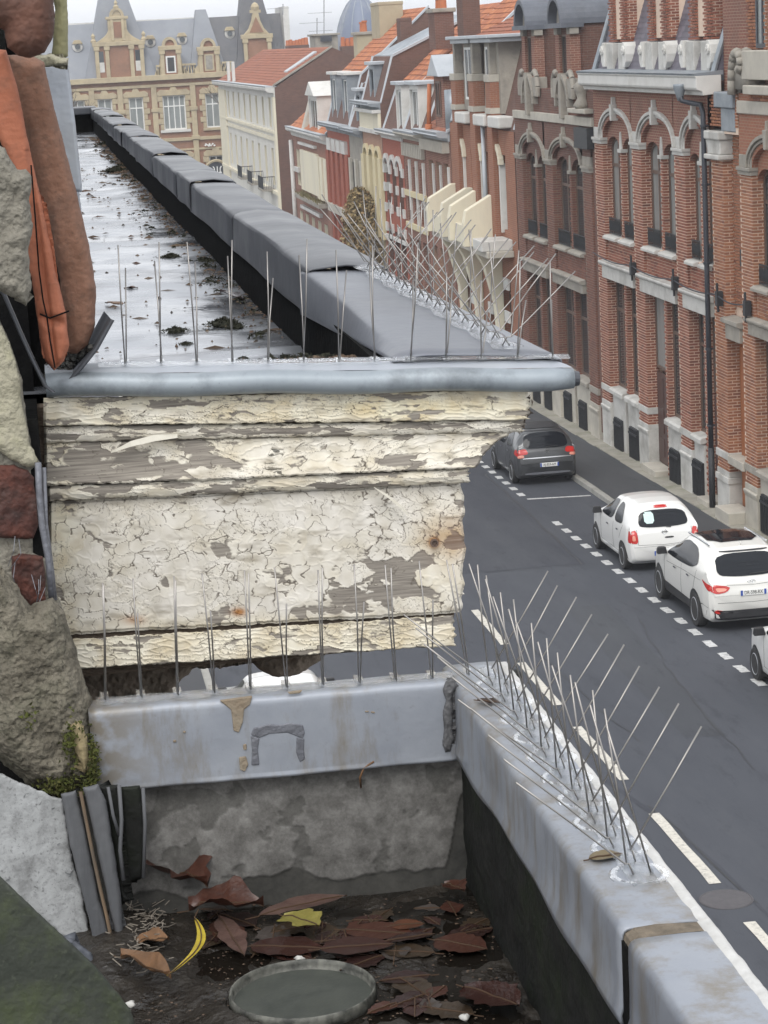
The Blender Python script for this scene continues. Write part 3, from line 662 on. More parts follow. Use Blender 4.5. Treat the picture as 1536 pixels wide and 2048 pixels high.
for yc in (73.6, 68.7):
    d = part('dormer', MB().box(16.1, 17.7, yc-.85, yc+.85, 10.2, 12.35), bt_dark, B2)
    st = MB()
    for s_ in (-1, 1):
        st.box(15.9, 16.3, yc+s_*.95-.28, yc+s_*.95+.28, 10.0, 10.6); st.box(15.96, 16.25, yc+s_*.85-.22, yc+s_*.85+.22, 11.9, 12.2)
        pts = [(yc+s_*1.3,10.0),(yc+s_*1.34,10.3),(yc+s_*1.25,10.6),(yc+s_*1.0,10.8),(yc+s_*.75,10.72)]
        for k in range(4): st.tube([(15.95,*pts[k]),(15.95,*pts[k+1])], .09, 8)
    part('stone_base', st, m_stone, d, bev=.02)
    cl = MB()
    for s_ in (-1, 1): cl.box(15.98, 16.3, yc+s_*.72-.25, yc+s_*.72+.25, 10.6, 11.9)
    part('column', cl, bt_red, d)
    hd = MB(); arch_ring(hd, 15.72, 17.4, yc, 12.2, .78, .72, .14, 16); hd.box(15.7, 16.4, yc-1.1, yc+1.1, 12.1, 12.24); part('hood', hd, m_slate, d)
    hd = MB(); hd.add([(16.0,*p) for p in arc(yc, 12.22, .78, .72, 0, math.pi, 12)], [tuple(range(12,-1,-1))]); part('hood_panel', hd, m_stone, d)
    window(B2, 16.06, yc-.46, yc+.46, 10.6, 11.9, m_frame_br, m_glass, .06)
    ar = MB(); arch_ring(ar, 15.85, 16.1, yc, 9.75, .75, .85, .14, 14); ar.box(15.82, 16.1, yc-.14, yc+.14, 9.4, 10.75); part('gable_arch', ar, m_stone, B2, bev=.015)
mb = MB(); mb.lathe([(.2,0),(.28,.1),(.14,.3),(.2,.5),(.26,.65),(.12,.8),(.0,.86)], (15.95,66.3,9.75), 12); part('finial', mb, m_stone, B2, smooth=True)
mb = MB(); mb.box(15.8,16.1,65.25,66.9,8.6,9.2); part('balustrade', mb, m_iron, B2)
# ---- orange brick house with two corbelled dormers
# ================================================================ THE ROW BEYOND
def wall_cells(mb, rv_, X, y0, y1, z0, z1, ops, depth):
    rv = rv_
    """front wall with real openings; ops = (ya,yb,za,zb); reveals go to rv"""
    ys = sorted({y0, y1, *[o[0] for o in ops], *[o[1] for o in ops]}); zs = sorted({z0, z1, *[o[2] for o in ops], *[o[3] for o in ops]})
    for a, b in zip(ys, ys[1:]):
        for c, d in zip(zs, zs[1:]):
            m = ((a+b)/2, (c+d)/2)
            if any(o[0] < m[0] < o[1] and o[2] < m[1] < o[3] for o in ops): continue
            mb.quad((X,a,c),(X,b,c),(X,b,d),(X,a,d))
    for a, b, c, d in ops:
        X2 = X + depth
        if isinstance(rv_, list): rv = MB(); rv_.append(rv)
        rv.quad((X,b,c),(X2,b,c),(X2,b,d),(X,b,d)); rv.quad((X,a,c),(X,a,d),(X2,a,d),(X2,a,c))
        rv.quad((X,a,d),(X,b,d),(X2,b,d),(X2,a,d)); rv.quad((X,a,c),(X2,a,c),(X2,b,c),(X,b,c))
def tile_slope(parent, y0, y1, xa, za, xb, zb, mat, row=.32, name='tiles', width=.26):
    """courses of pantiles climbing from (xa,za) to (xb,zb)"""
    mb = MB(); L_ = math.hypot(xb-xa, zb-za); n = max(2, int(L_/row)); ux, uz = (xb-xa)/L_, (zb-za)/L_; nx, nz = -uz, ux
    if nz < 0: nx, nz = -nx, -nz
    ny = max(2, int((y1-y0)/width))
    for i in range(n):
        s0, s1 = i*L_/n, (i+1)*L_/n + .05
        for j in range(ny):
            a, b = y0+(y1-y0)*j/ny, y0+(y1-y0)*(j+1)/ny; h = random.uniform(.03,.05)
            mb.add([(xa+ux*s0+nx*h, a, za+uz*s0+nz*h),(xa+ux*s0+nx*(h+.03), (a+b)/2, za+uz*s0+nz*(h+.03)),(xa+ux*s0+nx*h, b-.01, za+uz*s0+nz*h),
                    (xa+ux*s1+nx*.01, b-.01, za+uz*s1+nz*.01),(xa+ux*s1+nx*.03, (a+b)/2, za+uz*s1+nz*.03),(xa+ux*s1+nx*.01, a, za+uz*s1+nz*.01),(xa+ux*s0, a, za+uz*s0),(xa+ux*s0, b-.01, za+uz*s0)],
                   [(0,1,4,5),(1,2,3,4),(0,6,7,2,1)])
    return part(name, mb, mat, parent, kind='stuff')
def chimney(label, x0, x1, y0, y1, z0, z1, mat, pots=2, slab=m_stone, potmat=m_pot, group='chimneys on the roofs', flare=.1):
    c = thing('chimney', label, 'chimney', ((x0+x1)/2, (y0+y1)/2, z0), group)
    mb = MB(); mb.box(x0, x1, y0, y1, z0, z1-.18); part('stack', mb, mat, c)
    mb = MB(); mb.box(x0-flare, x1+flare, y0-flare, y1+flare, z1-.18, z1); part('slab', mb, slab, c, bev=.03)
    for q in range(pots):
        yy = y0 + (y1-y0)*(q+.5)/pots; h = random.uniform(.45,.65)
        mb = MB(); mb.lathe([(.15,0),(.13,h*.8),(.17,h*.82),(.17,h),(.11,h)], ((x0+x1)/2 + random.uniform(-.1,.1), yy, z1), 10); part('pot', mb, potmat, c, smooth=False)
    return c
def far_house(label, y0, y1, ze, wall, rows, X=16.0, zb=None, reveal=None, frame=m_frame_br, pane=m_glass, corn=m_white, corn_h=.5, corn_d=.35, depth=.3, roof='tile', rx=4.0, rz=3.6, rmat=m_tile_or, gable=bt_brown, mans=(0.9, 2.4), mmat=m_zinc_f, verge=m_zinc_lt, name='terraced_house', zback=None):
    g = gz((y0+y1)/2) - .4 if zb is None else zb
    h = thing(name, label, 'house', (X, (y0+y1)/2, g), 'houses along the right of the street')
    ops = []; wins = []
    for (z0, z1, n, w, off, fm, archd) in rows:
        pitch = (y1-y0 - 2*off)/n
        for k in range(n):
            c = y0 + off + pitch*(k+.5); ops.append((c-w/2, c+w/2, z0, z1)); wins.append((c-w/2, c+w/2, z0, z1, fm, archd))
    mb = MB(); rv = []; wall_cells(mb, rv, X, y0+.01, y1-.01, g, ze, ops, depth)
    part('wall', mb, wall, h); [part1('reveals', r_, reveal or wall, h) for r_ in rv]
    for a, b, c, d, fm, ar in wins: window(h, X+depth-.07, a, b, c, d-(ar or 0), fm or frame, pane, .07, rail=[d-.6-(ar or 0)], mull=(b-a) > .9, arch=ar)
    mb = MB(); D = X + 9
    mb.quad((X+.001,y0+.005,g),(X+.001,y0+.005,ze),(D,y0+.005,ze),(D,y0+.005,g)); mb.quad((X+.001,y1-.005,g),(D,y1-.005,g),(D,y1-.005,ze),(X+.001,y1-.005,ze)); mb.quad((D,y0,g),(D,y0,ze),(D,y1,ze),(D,y1,g))
    part('side_wall', mb, gable, h)
    if corn_h:
        mb = MB(); moulding(mb, [(X+.3,ze-corn_h),(X-.06,ze-corn_h),(X-.1,ze-corn_h*.55),(X-corn_d*.8,ze-corn_h*.45),(X-corn_d,ze-corn_h*.3),(X-corn_d-.03,ze-.06),(X-corn_d,ze),(X+.3,ze+.02)], y0+.02, y1-.02); part('cornice', mb, corn, h)
        mb = MB(); moulding(mb, [(X-corn_d-.02,ze+.0),(X-corn_d-.06,ze+.09),(X-corn_d+.02,ze+.1),(X+.2,ze+.06),(X+.2,ze+.02)], y0+.03, y1-.03); part('gutter', mb, m_zinc_lt, h)
    xe, z0 = X - .05, ze + .04
    pr = [(X+.05, ze)]
    if roof == 'mansard':
        mx, mz = mans; mb = MB(); mb.hexa([(X+.12,y0+.05,ze+.05),(X+mx+.6,y0+.05,ze+.05),(X+mx+.6,y1-.05,ze+.05),(X+.12,y1-.05,ze+.05),(X+mx,y0+.05,ze+mz),(X+mx+.6,y0+.05,ze+mz),(X+mx+.6,y1-.05,ze+mz),(X+mx,y1-.05,ze+mz)])
        part('mansard', mb, mmat, h); xe, z0 = X + mx, ze + mz; pr += [(xe-.05, z0)]
        for y in (y0+.12, y1-.12):
            mb = MB(); mb.tube([(X+.1,y,ze+.05),(xe-.03,y,z0+.03)], .1, 6); part('hip_roll', mb, verge, h)
    xr, zr = X + (mans[0] if roof == 'mansard' else 0) + rx, z0 + rz
    pr += [(xr, zr), (xr + rx*1.0, z0 + rz*.2), (xr+rx, ze-.5), (X+.05, ze-.5)]
    mb = MB(); mb.prism(pr, 'y', y0+.02, y1-.02); part('gable', mb, gable, h)
    if rmat in (m_tile_or, m_tile_red): tile_slope(h, y0+.25, y1-.05, xe, z0, xr, zr, rmat)
    else:
        mb = MB(); mb.hexa([(xe,y0+.2,z0),(xr,y0+.2,zr),(xr,y1-.03,zr),(xe,y1-.03,z0),(xe,y0+.2,z0+.06),(xr,y0+.2,zr+.06),(xr,y1-.03,zr+.06),(xe,y1-.03,z0+.06)]); part('roof_sheet', mb, rmat, h)
    mb = MB(); mb.hexa([(xe-.05,y0-.05,z0),(xr,y0-.05,zr),(xr,y0+.26,zr),(xe-.05,y0+.26,z0),(xe-.05,y0-.05,z0+.12),(xr,y0-.05,zr+.12),(xr,y0+.26,zr+.12),(xe-.05,y0+.26,z0+.12)]); part('verge', mb, verge, h)
    return h
def dormer(h, X, yc, w, z0, z1, D, wall, roofm, frame, pane=m_glass, over=.18, pitch=0, label=None):
    mb = MB(); mb.box(X, X+D, yc-w/2, yc-w/2+.16, z0, z1); mb.box(X, X+D, yc+w/2-.16, yc+w/2, z0, z1); mb.box(X+.002, X+.2, yc-w/2+.16, yc+w/2-.16, z1-.22, z1); d = part('dormer', mb, wall, h, label=label, bev=.02)
    mb = MB()
    if pitch: mb.prism([(yc-w/2-over,z1),(yc+w/2+over,z1),(yc,z1+pitch)], 'x', X-over, X+D+.3)
    else: mb.box(X-over, X+D+.2, yc-w/2-over, yc+w/2+over, z1+.002, z1+.16)
    part('dormer_roof', mb, roofm, d, bev=.02)
    window(h, X+.1, yc-w/2+.16, yc+w/2-.16, z0+.05, z1-.24, frame, pane, .07, mull=True)
def strip(h, name, mat, boxes, bev=.01):
    for b in boxes: mb = MB(); mb.box(*b); part(name, mb, mat, h, bev=bev)

# ---- orange brick house with two corbelled dormers
X = 16.0
h = far_house('orange brick house with white-pointed window heads and a cream stepped balcony', 76.5, 88.6, 8.75, bt_orange, [(5.3,7.9,4,1.25,1.0,m_frame_wh,.35),(.6,3.6,4,1.4,1.0,None,0)], corn_h=0, roof='mansard', mans=(1.1,3.2), mmat=m_slate, rx=3.5, rz=1.5, rmat=m_tile_red)
for yc in (84.6, 81.0, 78.3): strip(h, 'cornice_block', m_whitep, [(X-.35, X+.2, yc-1.0, yc+1.0, 8.85, 9.25)], .05)
for yc in (86.3, 82.75, 79.6):
    strip(h, 'brick_pier', bt_orange, [(X-.22, X+.2, yc-.45, yc+.45, 4.4, 10.4)]); strip(h, 'stone_band', m_stone_lt, [(X-.26, X+.2, yc-.47, yc+.47, 9.3, 9.5), (X-.26, X+.2, yc-.47, yc+.47, 10.4, 10.65)])
    mb = MB(); mb.box(X-.15, X+.2, yc-.16, yc+.16, 10.65, 11.9); part('post', mb, m_stone, h, bev=.03)
for yc in (84.3, 80.3):
    mb = MB(); mb.hexa([(X+.1,yc-1.5,9.3),(X+3,yc-1.5,9.3),(X+3,yc+1.5,9.3),(X+.1,yc+1.5,9.3),(X+.1,yc-1.2,11.9),(X+3,yc-1.2,11.9),(X+3,yc+1.2,11.9),(X+.1,yc+1.2,11.9)]); d = part('dormer', mb, m_stone, h)
    mb = MB(); mb.box(X-.45, X+3.2, yc-1.95, yc+1.95, 11.9, 12.02); mb.box(X-.3, X+3.1, yc-1.8, yc+1.8, 11.75, 11.9); part('dormer_roof', mb, m_zinc_lt, d, bev=.02)
    window(h, X+.02, yc-.75, yc+.75, 9.7, 11.6, m_frame_wh, m_glass, .09, mull=True)
for k, yc in enumerate((86.2, 82.75, 79.4)):
    a = MB(); arch_ring(a, X-.14, X+.05, yc-.0, 7.55, .62, .55, .2, 12); part('window_head', a, m_cream, h, bev=.02)
    strip(h, 'white_jamb', m_whitep, [(X-.1, X+.28, yc-.7, yc-.58, 5.2, 7.6)])
mb = MB(); mb.tube([(X-.12,81.3,4.2),(X-.12,81.3,8.9)], .08, 8); part('drainpipe', mb, m_zinc_lt, h, smooth=True)
# cream bay under the balcony: quoins, brackets and stepped slabs
bal = thing('balcony', 'cream concrete balcony with four stepped upright slabs on brackets', 'balcony', (15.6, 82.7, 4.4))
mb = MB(); mb.box(15.05, 16.0, 77.2, 88.3, 4.45, 4.68); part('floor_slab', mb, m_stone_lt, bal, bev=.03)
for yc in (87.6, 84.6, 82.9, 80.0):
    mb = MB(); mb.prism([(14.75,4.68),(16.0,4.68),(16.0,6.45),(15.75,6.45),(14.85,5.95),(14.75,5.5)], 'y', yc-.22, yc+.22); part('upright_slab', mb, m_cream, bal, bev=.02)
for a, b in ((87.3,84.9),(82.6,80.3)):
    mb = MB(); mb.box(14.95, 15.15, b+.0, a, 4.68, 5.35); part('front_panel', mb, m_cream, bal, bev=.02)
mb = MB(); mb.box(14.9, 16.0, 77.4, 79.0, 4.68, 5.05); part('side_ledge', mb, m_whitep, bal, bev=.03)
for yc in (86.5, 83.4, 79.6):
    mb = MB(); mb.prism([(15.1,4.45),(16.0,4.45),(16.0,.0),(15.85,.2),(15.7,2.6),(15.35,4.0)], 'y', yc-.25, yc+.25); part('bracket', mb, m_cream, bal, bev=.02)
for y0_, n in ((87.6,7),(84.9,7),(81.6,7),(78.6,7)):
    for q in range(n):
        if q % 2: mb = MB(); mb.box(15.93, 16.0, y0_-.42, y0_+.42, .3+q*.58, .3+q*.58+.4); part('quoin', mb, m_whitep, h, bev=.01)

# ---- narrow gabled house
h = far_house('narrow brown-red brick house with a brick gable dormer and dentil cornice', 88.7, 94.5, 8.3, bt_red, [(4.6,7.1,3,1.1,.3,m_frame_wh,.0),(.6,3.6,3,1.2,.3,None,0)], corn=m_zinc_lt, corn_h=.3, corn_d=.5, reveal=bt_pale, roof='tile', rx=4.8, rz=3.0, rmat=m_tile_red, mans=(0,0))
for q in range(22): strip(h, 'dentil', m_stone_lt, [(X-.3, X+.02, 88.9+q*.25, 88.9+q*.25+.14, 7.55, 7.98)], 0)
mb = MB(); mb.box(X+.1, X+.6, 90.2, 92.3, 8.3, 10.6); d = part('gable_dormer', mb, bt_red, h)
mb = MB(); mb.prism([(89.9,10.5),(92.6,10.5),(91.25,11.35)], 'x', X-.15, X+2.5); part('dormer_roof', mb, m_zinc_lt, d, bev=.03)
window(h, X+.05, 90.7, 91.8, 8.9, 10.3, m_frame_br, m_glass, .08, mull=True)
mb = MB(); mb.tube([(X-.2,92.3,8.4),(X-.1,92.2,10.2)], .09, 8); mb.tube([(X-.2,92.3,8.3),(X-.2,92.3,8.6)], .14, 8); part('drainpipe', mb, m_pot, h, smooth=True)
mb = MB(); mb.tube([(X+.2,88.95,8.3),(X+.2,88.95,10.0)], .3, 8); part('vent_stack', mb, m_zinc_f, h, smooth=True)
strip(h, 'white_jamb', m_whitep, [(X-.08, X+.25, y-.1, y+.1, 4.5, 7.0) for y in (89.1, 90.9, 92.6)])
# ---- dentil house with white mullions
h = far_house('red brick house with patterned grey frieze and white-framed window bands', 94.6, 100.2, 8.1, bt_red, [(4.2,6.6,3,1.2,.2,m_frame_wh,0),(.4,3.5,3,1.3,.2,None,0)], corn=m_stone_lt, corn_h=.35, corn_d=.45, roof='mansard', mans=(.9,2.0), mmat=m_zinc_f, rx=3.9, rz=3.4, rmat=m_tile_or)
for q in range(12): strip(h, 'frieze_block', m_stone_lt, [(X-.16, X+.02, 94.8+q*.45, 94.8+q*.45+.25, 7.05, 7.6)], 0)
strip(h, 'white_jamb', m_whitep, [(X-.1, X+.25, y-.11, y+.11, 4.0, 6.9) for y in (95.0, 96.8, 98.6)] ); strip(h, 'stone_band', m_yellow, [(X-.09, X+.05, 94.7, 100.1, 5.3, 5.55), (X-.09, X+.05, 94.7, 100.1, 3.9, 4.15)])
dormer(h, X+.05, 97.2, 2.2, 8.2, 10.1, 1.6, m_whitep, m_zinc_lt, m_frame_wh, label='white framed zinc dormer')
# ---- checkered house
h = far_house('dark red brick house with white checkered voussoirs and a white dormer', 100.3, 106.4, 7.95, bt_vivid, [(4.3,6.6,3,1.15,.25,m_frame_wh,.3),(.3,3.4,3,1.3,.25,None,0)], corn=m_whitep, corn_h=.35, corn_d=.35, reveal=bt_dark, roof='mansard', mans=(.9,2.0), mmat=m_zinc_f, rx=3.9, rz=3.4, rmat=m_tile_or)
for y in (100.9, 102.6, 104.5, 106.2):
    for z in (3.3, 4.2, 5.15, 6.0): strip(h, 'white_block', m_whitep, [(X-.08, X+.2, y-.42, y+.1, z, z+.4)], 0)
for y in (101.8, 103.5, 105.3): a = MB(); arch_ring(a, X-.1, X+.02, y, 6.3, .62, .4, .22, 10); part('window_head', a, m_whitep, h)
strip(h, 'stone_band', m_whitep, [(X-.1, X+.05, 100.4, 106.3, 3.0, 3.15)])
dormer(h, X+.05, 101.3, 1.7, 8.05, 10.05, 1.6, m_whitep, m_zinc_lt, m_frame_wh, label='white dormer with grey cheeks')
# ---- yellow arched house, tall beige attic
h = far_house('tall house with three yellow arched windows under a beige boxed cornice', 106.5, 112.8, 9.15, bt_pale, [(3.6,6.9,3,1.3,.3,None,.55),(.0,2.8,3,1.2,.3,None,0)], reveal=m_yellow, corn=m_zinc_f, corn_h=.3, corn_d=.55, roof='mansard', mans=(.75,2.1), mmat=m_slate, rx=4.0, rz=1.75, rmat=m_zinc_f)
strip(h, 'attic_box', m_cream, [(X-.14, X+.05, 106.55, 112.75, 7.9, 8.85)]); strip(h, 'stone_band', m_whitep, [(X-.4, X+.05, 106.52, 112.78, 8.7, 8.86), (X-.2, X+.05, 106.52, 112.78, 7.72, 7.92)])
strip(h, 'yellow_pier', m_yellow, [(X-.16, X+.2, y-.42, y+.42, 2.8, 6.6) for y in (106.95, 108.6, 110.6, 112.4)])
for y in (107.75, 109.65, 111.55): a = MB(); arch_ring(a, X-.14, X+.1, y, 6.45, .64, .5, .2, 12); part('window_head', a, m_yellow, h)
dormer(h, X+.1, 109.6, 1.5, 9.4, 10.9, 1.3, m_zinc_f, m_zinc_lt, m_pipe)
# ---- grey stone house
h = far_house('narrow grey stone house with a zinc mansard', 112.9, 117.9, 7.7, m_stone, [(3.4,6.0,2,1.2,.3,None,0),(.0,2.8,2,1.2,.3,None,0)], corn=m_zinc_f, corn_h=.35, corn_d=.45, roof='mansard', mans=(.9,2.2), mmat=m_zinc_f, rx=3.0, rz=1.2, rmat=m_zinc_f)
strip(h, 'stone_pier', m_stone_lt, [(X-.14, X+.2, y-.3, y+.3, 2.5, 6.2) for y in (113.4, 115.4, 117.4)])
dormer(h, X+.12, 114.8, 1.6, 8.1, 9.6, 1.2, m_zinc_f, m_zinc_lt, m_pipe)
# ---- vivid red house
h = far_house('vivid red painted house with white window band and twin zinc dormers', 118.0, 126.8, 7.75, bt_vivid, [(3.5,6.4,4,1.1,.4,m_frame_wh,.0),(.0,2.9,4,1.2,.4,None,0)], corn=m_zinc_f, corn_h=.4, corn_d=.5, roof='mansard', mans=(.9,2.6), mmat=m_zinc_f, rx=3.6, rz=3.2, rmat=m_tile_or)
strip(h, 'red_pier', bt_vivid, [(X-.16, X+.2, y-.5, y+.5, 3.4, 6.3) for y in (118.6, 120.4, 122.4, 124.4, 126.3)]); strip(h, 'white_band', m_whitep, [(X-.18, X+.02, y-.75, y+.75, 6.3, 6.95) for y in (119.5, 121.4, 123.4, 125.4)]); strip(h, 'stone_band', m_stone_lt, [(X-.22, X+.02, 118.1, 126.7, 2.95, 3.4)])
for yc in (124.3, 119.8): dormer(h, X+.15, yc, 2.2, 7.95, 10.35, 1.4, m_zinc_f, m_whitep, m_frame_wh)
# ---- red-brown house with cream panel
h = far_house('low red-brown brick house with a large cream window panel and a white dormer', 126.9, 144.5, 7.0, bt_red, [(3.5,5.7,5,1.5,1.2,m_frame_wh,0),(-.8,1.9,5,1.5,1.2,None,0)], reveal=m_cream, corn=m_whitep, corn_h=.5, corn_d=.4, roof='tile', mans=(0,0), rx=3.6, rz=3.0, rmat=m_tile_or)
strip(h, 'cream_panel', m_cream, [(X-.16, X+.05, 131.4, 139.5, 3.4, 5.8)]); strip(h, 'cream_pier', m_cream, [(X-.2, X+.2, y-.5, y+.5, 3.3, 5.7) for y in (127.4, 129.2, 130.8)]); strip(h, 'white_band', m_whitep, [(X-.2, X+.02, 132.0, 140.0, 6.1, 6.25), (X-.2, X+.02, 131, 140.5, 2.2, 2.4), (X-.14, X+.02, 141.0, 143.5, 4.3, 4.6)])
mb = MB(); mb.tube([(X-.12,144.3,-1.5),(X-.12,144.3,6.2)], .14, 8); part('drainpipe', mb, m_whitep, h, smooth=True)
dormer(h, X+.05, 133.3, 4.0, 7.1, 9.1, 2.2, m_whitep, m_whitep, m_frame_wh, pitch=.8, label='white pedimented dormer')
mb = MB(); mb.prism([(X-.1,7.05),(X+.5,7.05),(X+.9,9.0),(X+.5,9.0)], 'y', 137.2, 138.4); part('roof_ramp', mb, m_stone_lt, h)
pb = thing('planter_box', 'window planter box with dry brown plants on the red-brown house', 'planter', (15.7, 134.5, 3.1))
mb = MB(); mb.box(15.5,15.98,128.5,140.5,2.9,3.15); part('box', mb, m_stone, pb)
mb = MB()
for q in range(260):
    y = random.uniform(128.6,140.4); x = random.uniform(15.5,15.95); a = random.uniform(0,6.28); l = random.uniform(.15,.4)
    mb.add([(x,y,3.1),(x+.1*math.cos(a),y+.12*math.sin(a),3.15),(x+.2*math.cos(a),y+.25*math.sin(a),3.1+l)], [(0,1,2)])
m_dry = M('dry_leaves', (.2,.16,.07), (.11,.1,.045), 3, .9); part('plants', mb, m_dry, pb, kind='stuff')

# ---- long cream house across the side street
h = far_house('long cream rendered house with sash windows and iron balconies at the street end', 153.4, 199, 9.35, m_cream2, [(6.6,8.6,9,1.3,1.5,m_whitep,0),(2.7,5.2,9,1.4,1.5,m_whitep,0)], zb=-4, reveal=m_cream, pane=m_glass_lt, corn=m_whitep, corn_h=.7, corn_d=.6, roof='tile', mans=(0,0), rx=4.0, rz=2.35, rmat=m_tile_red, gable=bt_brown, verge=m_stone)
strip(h, 'stone_band', m_cream, [(X-.12, X+.05, 153.5, 198.9, 5.75, 6.0), (X-.16, X+.05, 153.5, 198.9, 6.25, 6.45), (X-.2, X+.05, 153.5, 198.9, 2.15, 2.4)]); strip(h, 'corner_pilaster', m_cream, [(X-.14, X+.2, 153.42, 154.4, -3.5, 8.7), (X-.14, X+.2, 192.5, 198.9, -3.5, 8.7)])
for y in (158.5, 166.5, 174.5):
    mb = MB(); mb.box(X-.9, X, y-1.6, y+1.6, 2.3, 2.45); part('balcony_slab', mb, m_stone, h); railing(h, X-.85, y-1.6, y+1.6, 2.45, 3.3)
    mb = MB(); mb.box(X-.85, X-.8, y-1.6, y-1.55, 2.45, 3.3); mb.box(X-.85, X, y-1.63, y-1.58, 3.25, 3.3); [mb.box(X-.85+q*.12, X-.83+q*.12, y-1.62, y-1.59, 2.45, 3.3) for q in range(8)]; part('railing', mb, m_iron, h)
mb = MB(); mb.hexa([(17.3,157.0,10.16),(19.4,157.0,11.4),(19.4,159,11.4),(17.3,159,10.16),(17.3,157.0,10.3),(19.4,157.0,11.54),(19.4,159,11.54),(17.3,159,10.3)]); part('skylight', mb, m_zinc_lt, h)
for y in (183, 187.5): mb = MB(); mb.box(15.8,16.0,y-.35,y+.35,9.45,11.0); part('roof_post', mb, m_whitep, h)

# chimneys, each in its own place on the ridges
def chim_px(label, px0, px1, pyt, pyb, Y, dy, mat, **kw):
    a = at_y(px0, pyt, Y); b = at_y(px1, pyb, Y); return chimney(label, a[0], b[0], Y, Y+dy, min(a[2], b[2]) - 1.0, a[2], mat, **kw)
m_buff = M('buff_render', (.42,.37,.26), (.36,.31,.22), 1.2, .9, dirt=(.25,.2,.14), damt=.35)
chim_px('tall buff rendered chimney rising behind the grey mansards', 757, 808, 4, 66, 124, 3, m_buff, pots=0, slab=m_buff, flare=.03)
chim_px('low buff chimney beside the blue dome', 713, 746, 64, 96, 133, 1.5, m_buff, pots=2, flare=.12)
chim_px('small square brown brick chimney amid the orange roofs', 800, 825, 36, 72, 113.5, 1.2, bt_brown, pots=0, slab=bt_brown, flare=.0)
chim_px('dark chimney with grey slab and tall orange pots', 868, 908, 17, 50, 100.2, 1.6, bt_dark, pots=3)
chim_px('tall dark brick chimney beside the white-topped dormers', 922, 962, -60, 68, 88.6, 1.3, bt_brown, pots=0, flare=.05)
chim_px('grey rendered chimney with a square vent behind the cream house', 630, 676, 68, 84, 200, 4, m_stone, pots=0, flare=.2)
a = at_y(652, 77, 199.8)
mb = MB(); mb.box(a[0]-.5, a[0]+.5, 199.7, 199.79, a[2]-.25, a[2]+.25); solo('vent', mb, m_pipe, 'small dark vent slot in the grey chimney wall', 'vent')
def pots_row(label, px0, px1, py, Y, n, hpx=12):
    r = thing('chimney', label, 'chimney', at_y((px0+px1)/2, py+hpx, Y), 'chimneys on the roofs'); a = at_y(px0, py, Y); b = at_y(px1, py+hpx, Y)
    mb = MB(); mb.box(a[0], b[0], Y, Y+1.5, b[2]-3.5, b[2]+.05); part('stack', mb, bt_brown, r)
    for q in range(n):
        x = a[0] + (b[0]-a[0])*(q+.5)/n; mb = MB(); mb.lathe([(.2,0),(.16,(a[2]-b[2])*random.uniform(.7,1.1)),(.12,(a[2]-b[2])*.6)], (x, Y+.7, b[2]), 8); part('pot', mb, m_pot, r)
pots_row('row of red chimney pots left of the grey vented chimney', 573, 618, 78, 215, 7)
pots_row('cluster of orange chimney pots below the blue dome', 683, 720, 76, 185, 4, 16)
chim_px('short brick chimney with orange pots between round-hooded dormers', 1070, 1096, 25, 45, 82, 1.0, m_buff, pots=2)
# TV aerials on the skyline
m_aer = M('aerial_metal', (.35,.36,.37), None, rough=.5, metal=.4)
for (lab, px, pyt, pyb, Y, arms) in (('tall thin mast aerial left of the blue dome', 648, -20, 74, 210, 3), ('low bent aerial between the roofs and the mast', 634, 36, 72, 205, 1), ('wire aerial above the dark slate roof end', 566, 8, 30, 226, 1)):
    t = thing('aerial', lab, 'aerial', at_y(px, pyb, Y)); a = at_y(px, pyt, Y); b = at_y(px, pyb, Y); mb = MB(); mb.tube([b, a], .05, 5); part('mast', mb, m_aer, t)
    for q in range(arms):
        z = a[2] - .4 - q*1.6; mb = MB(); mb.tube([(a[0]-1.6,Y,z),(a[0]+.6,Y,z)], .03, 4); [mb.tube([(a[0]-1.5+.4*w_,Y-.3,z),(a[0]-1.5+.4*w_,Y+.3,z)], .02, 4) for w_ in range(5)]; part('arm', mb, m_aer, t)
# blue dome
m_dome = M('blue_grey_dome', (.1,.13,.21), (.16,.19,.26), .25, .5, .1, dirt=(.35,.34,.33), dscale=.2, damt=.55, stretch=(1,1,.6))
dc = at_y(722, 72, 400); dm = thing('dome', 'large blue-grey pointed dome rising beyond the chimney pots', 'dome', (dc[0], 400, dc[2]-9))
mb = MB(); mb.lathe([(4.35,-9),(4.35,-.5),(4.2,.6),(3.9,1.9),(3.4,3.3),(2.8,4.5),(2.1,5.6),(1.3,6.4),(.8,6.8),(.75,7.6),(.4,8.1),(0,8.3)], (dc[0],400,dc[2]), 28); part('shell', mb, m_dome, dm, smooth=True)
for q in range(12):
    t = q*math.pi/6; mb = MB(); mb.tube([(dc[0]+r*math.cos(t),400+r*math.sin(t),dc[2]+z) for r, z in ((4.22,.6),(3.93,1.9),(3.43,3.3),(2.83,4.5),(2.13,5.6),(1.33,6.4))], .08, 4); part('rib', mb, m_zinc_f, dm)
m_hill = M('wooded_hill', (.1,.13,.12), (.14,.16,.15), .02, .95)
def ridge(x, y): return 4 + 10*math.exp(-((y-1900)/260.)**2) * (1 + .5*math.sin(x*.006) + .25*math.sin(x*.017+1))
mb = MB(); mb.grid([[(-600+80*i, 1500+40*j, -5.5 + ridge(-600+80*i, 1500+40*j)) for i in range(28)] for j in range(19, -1, -1)]); solo('hills', mb, m_hill, kind='structure', smooth=True)

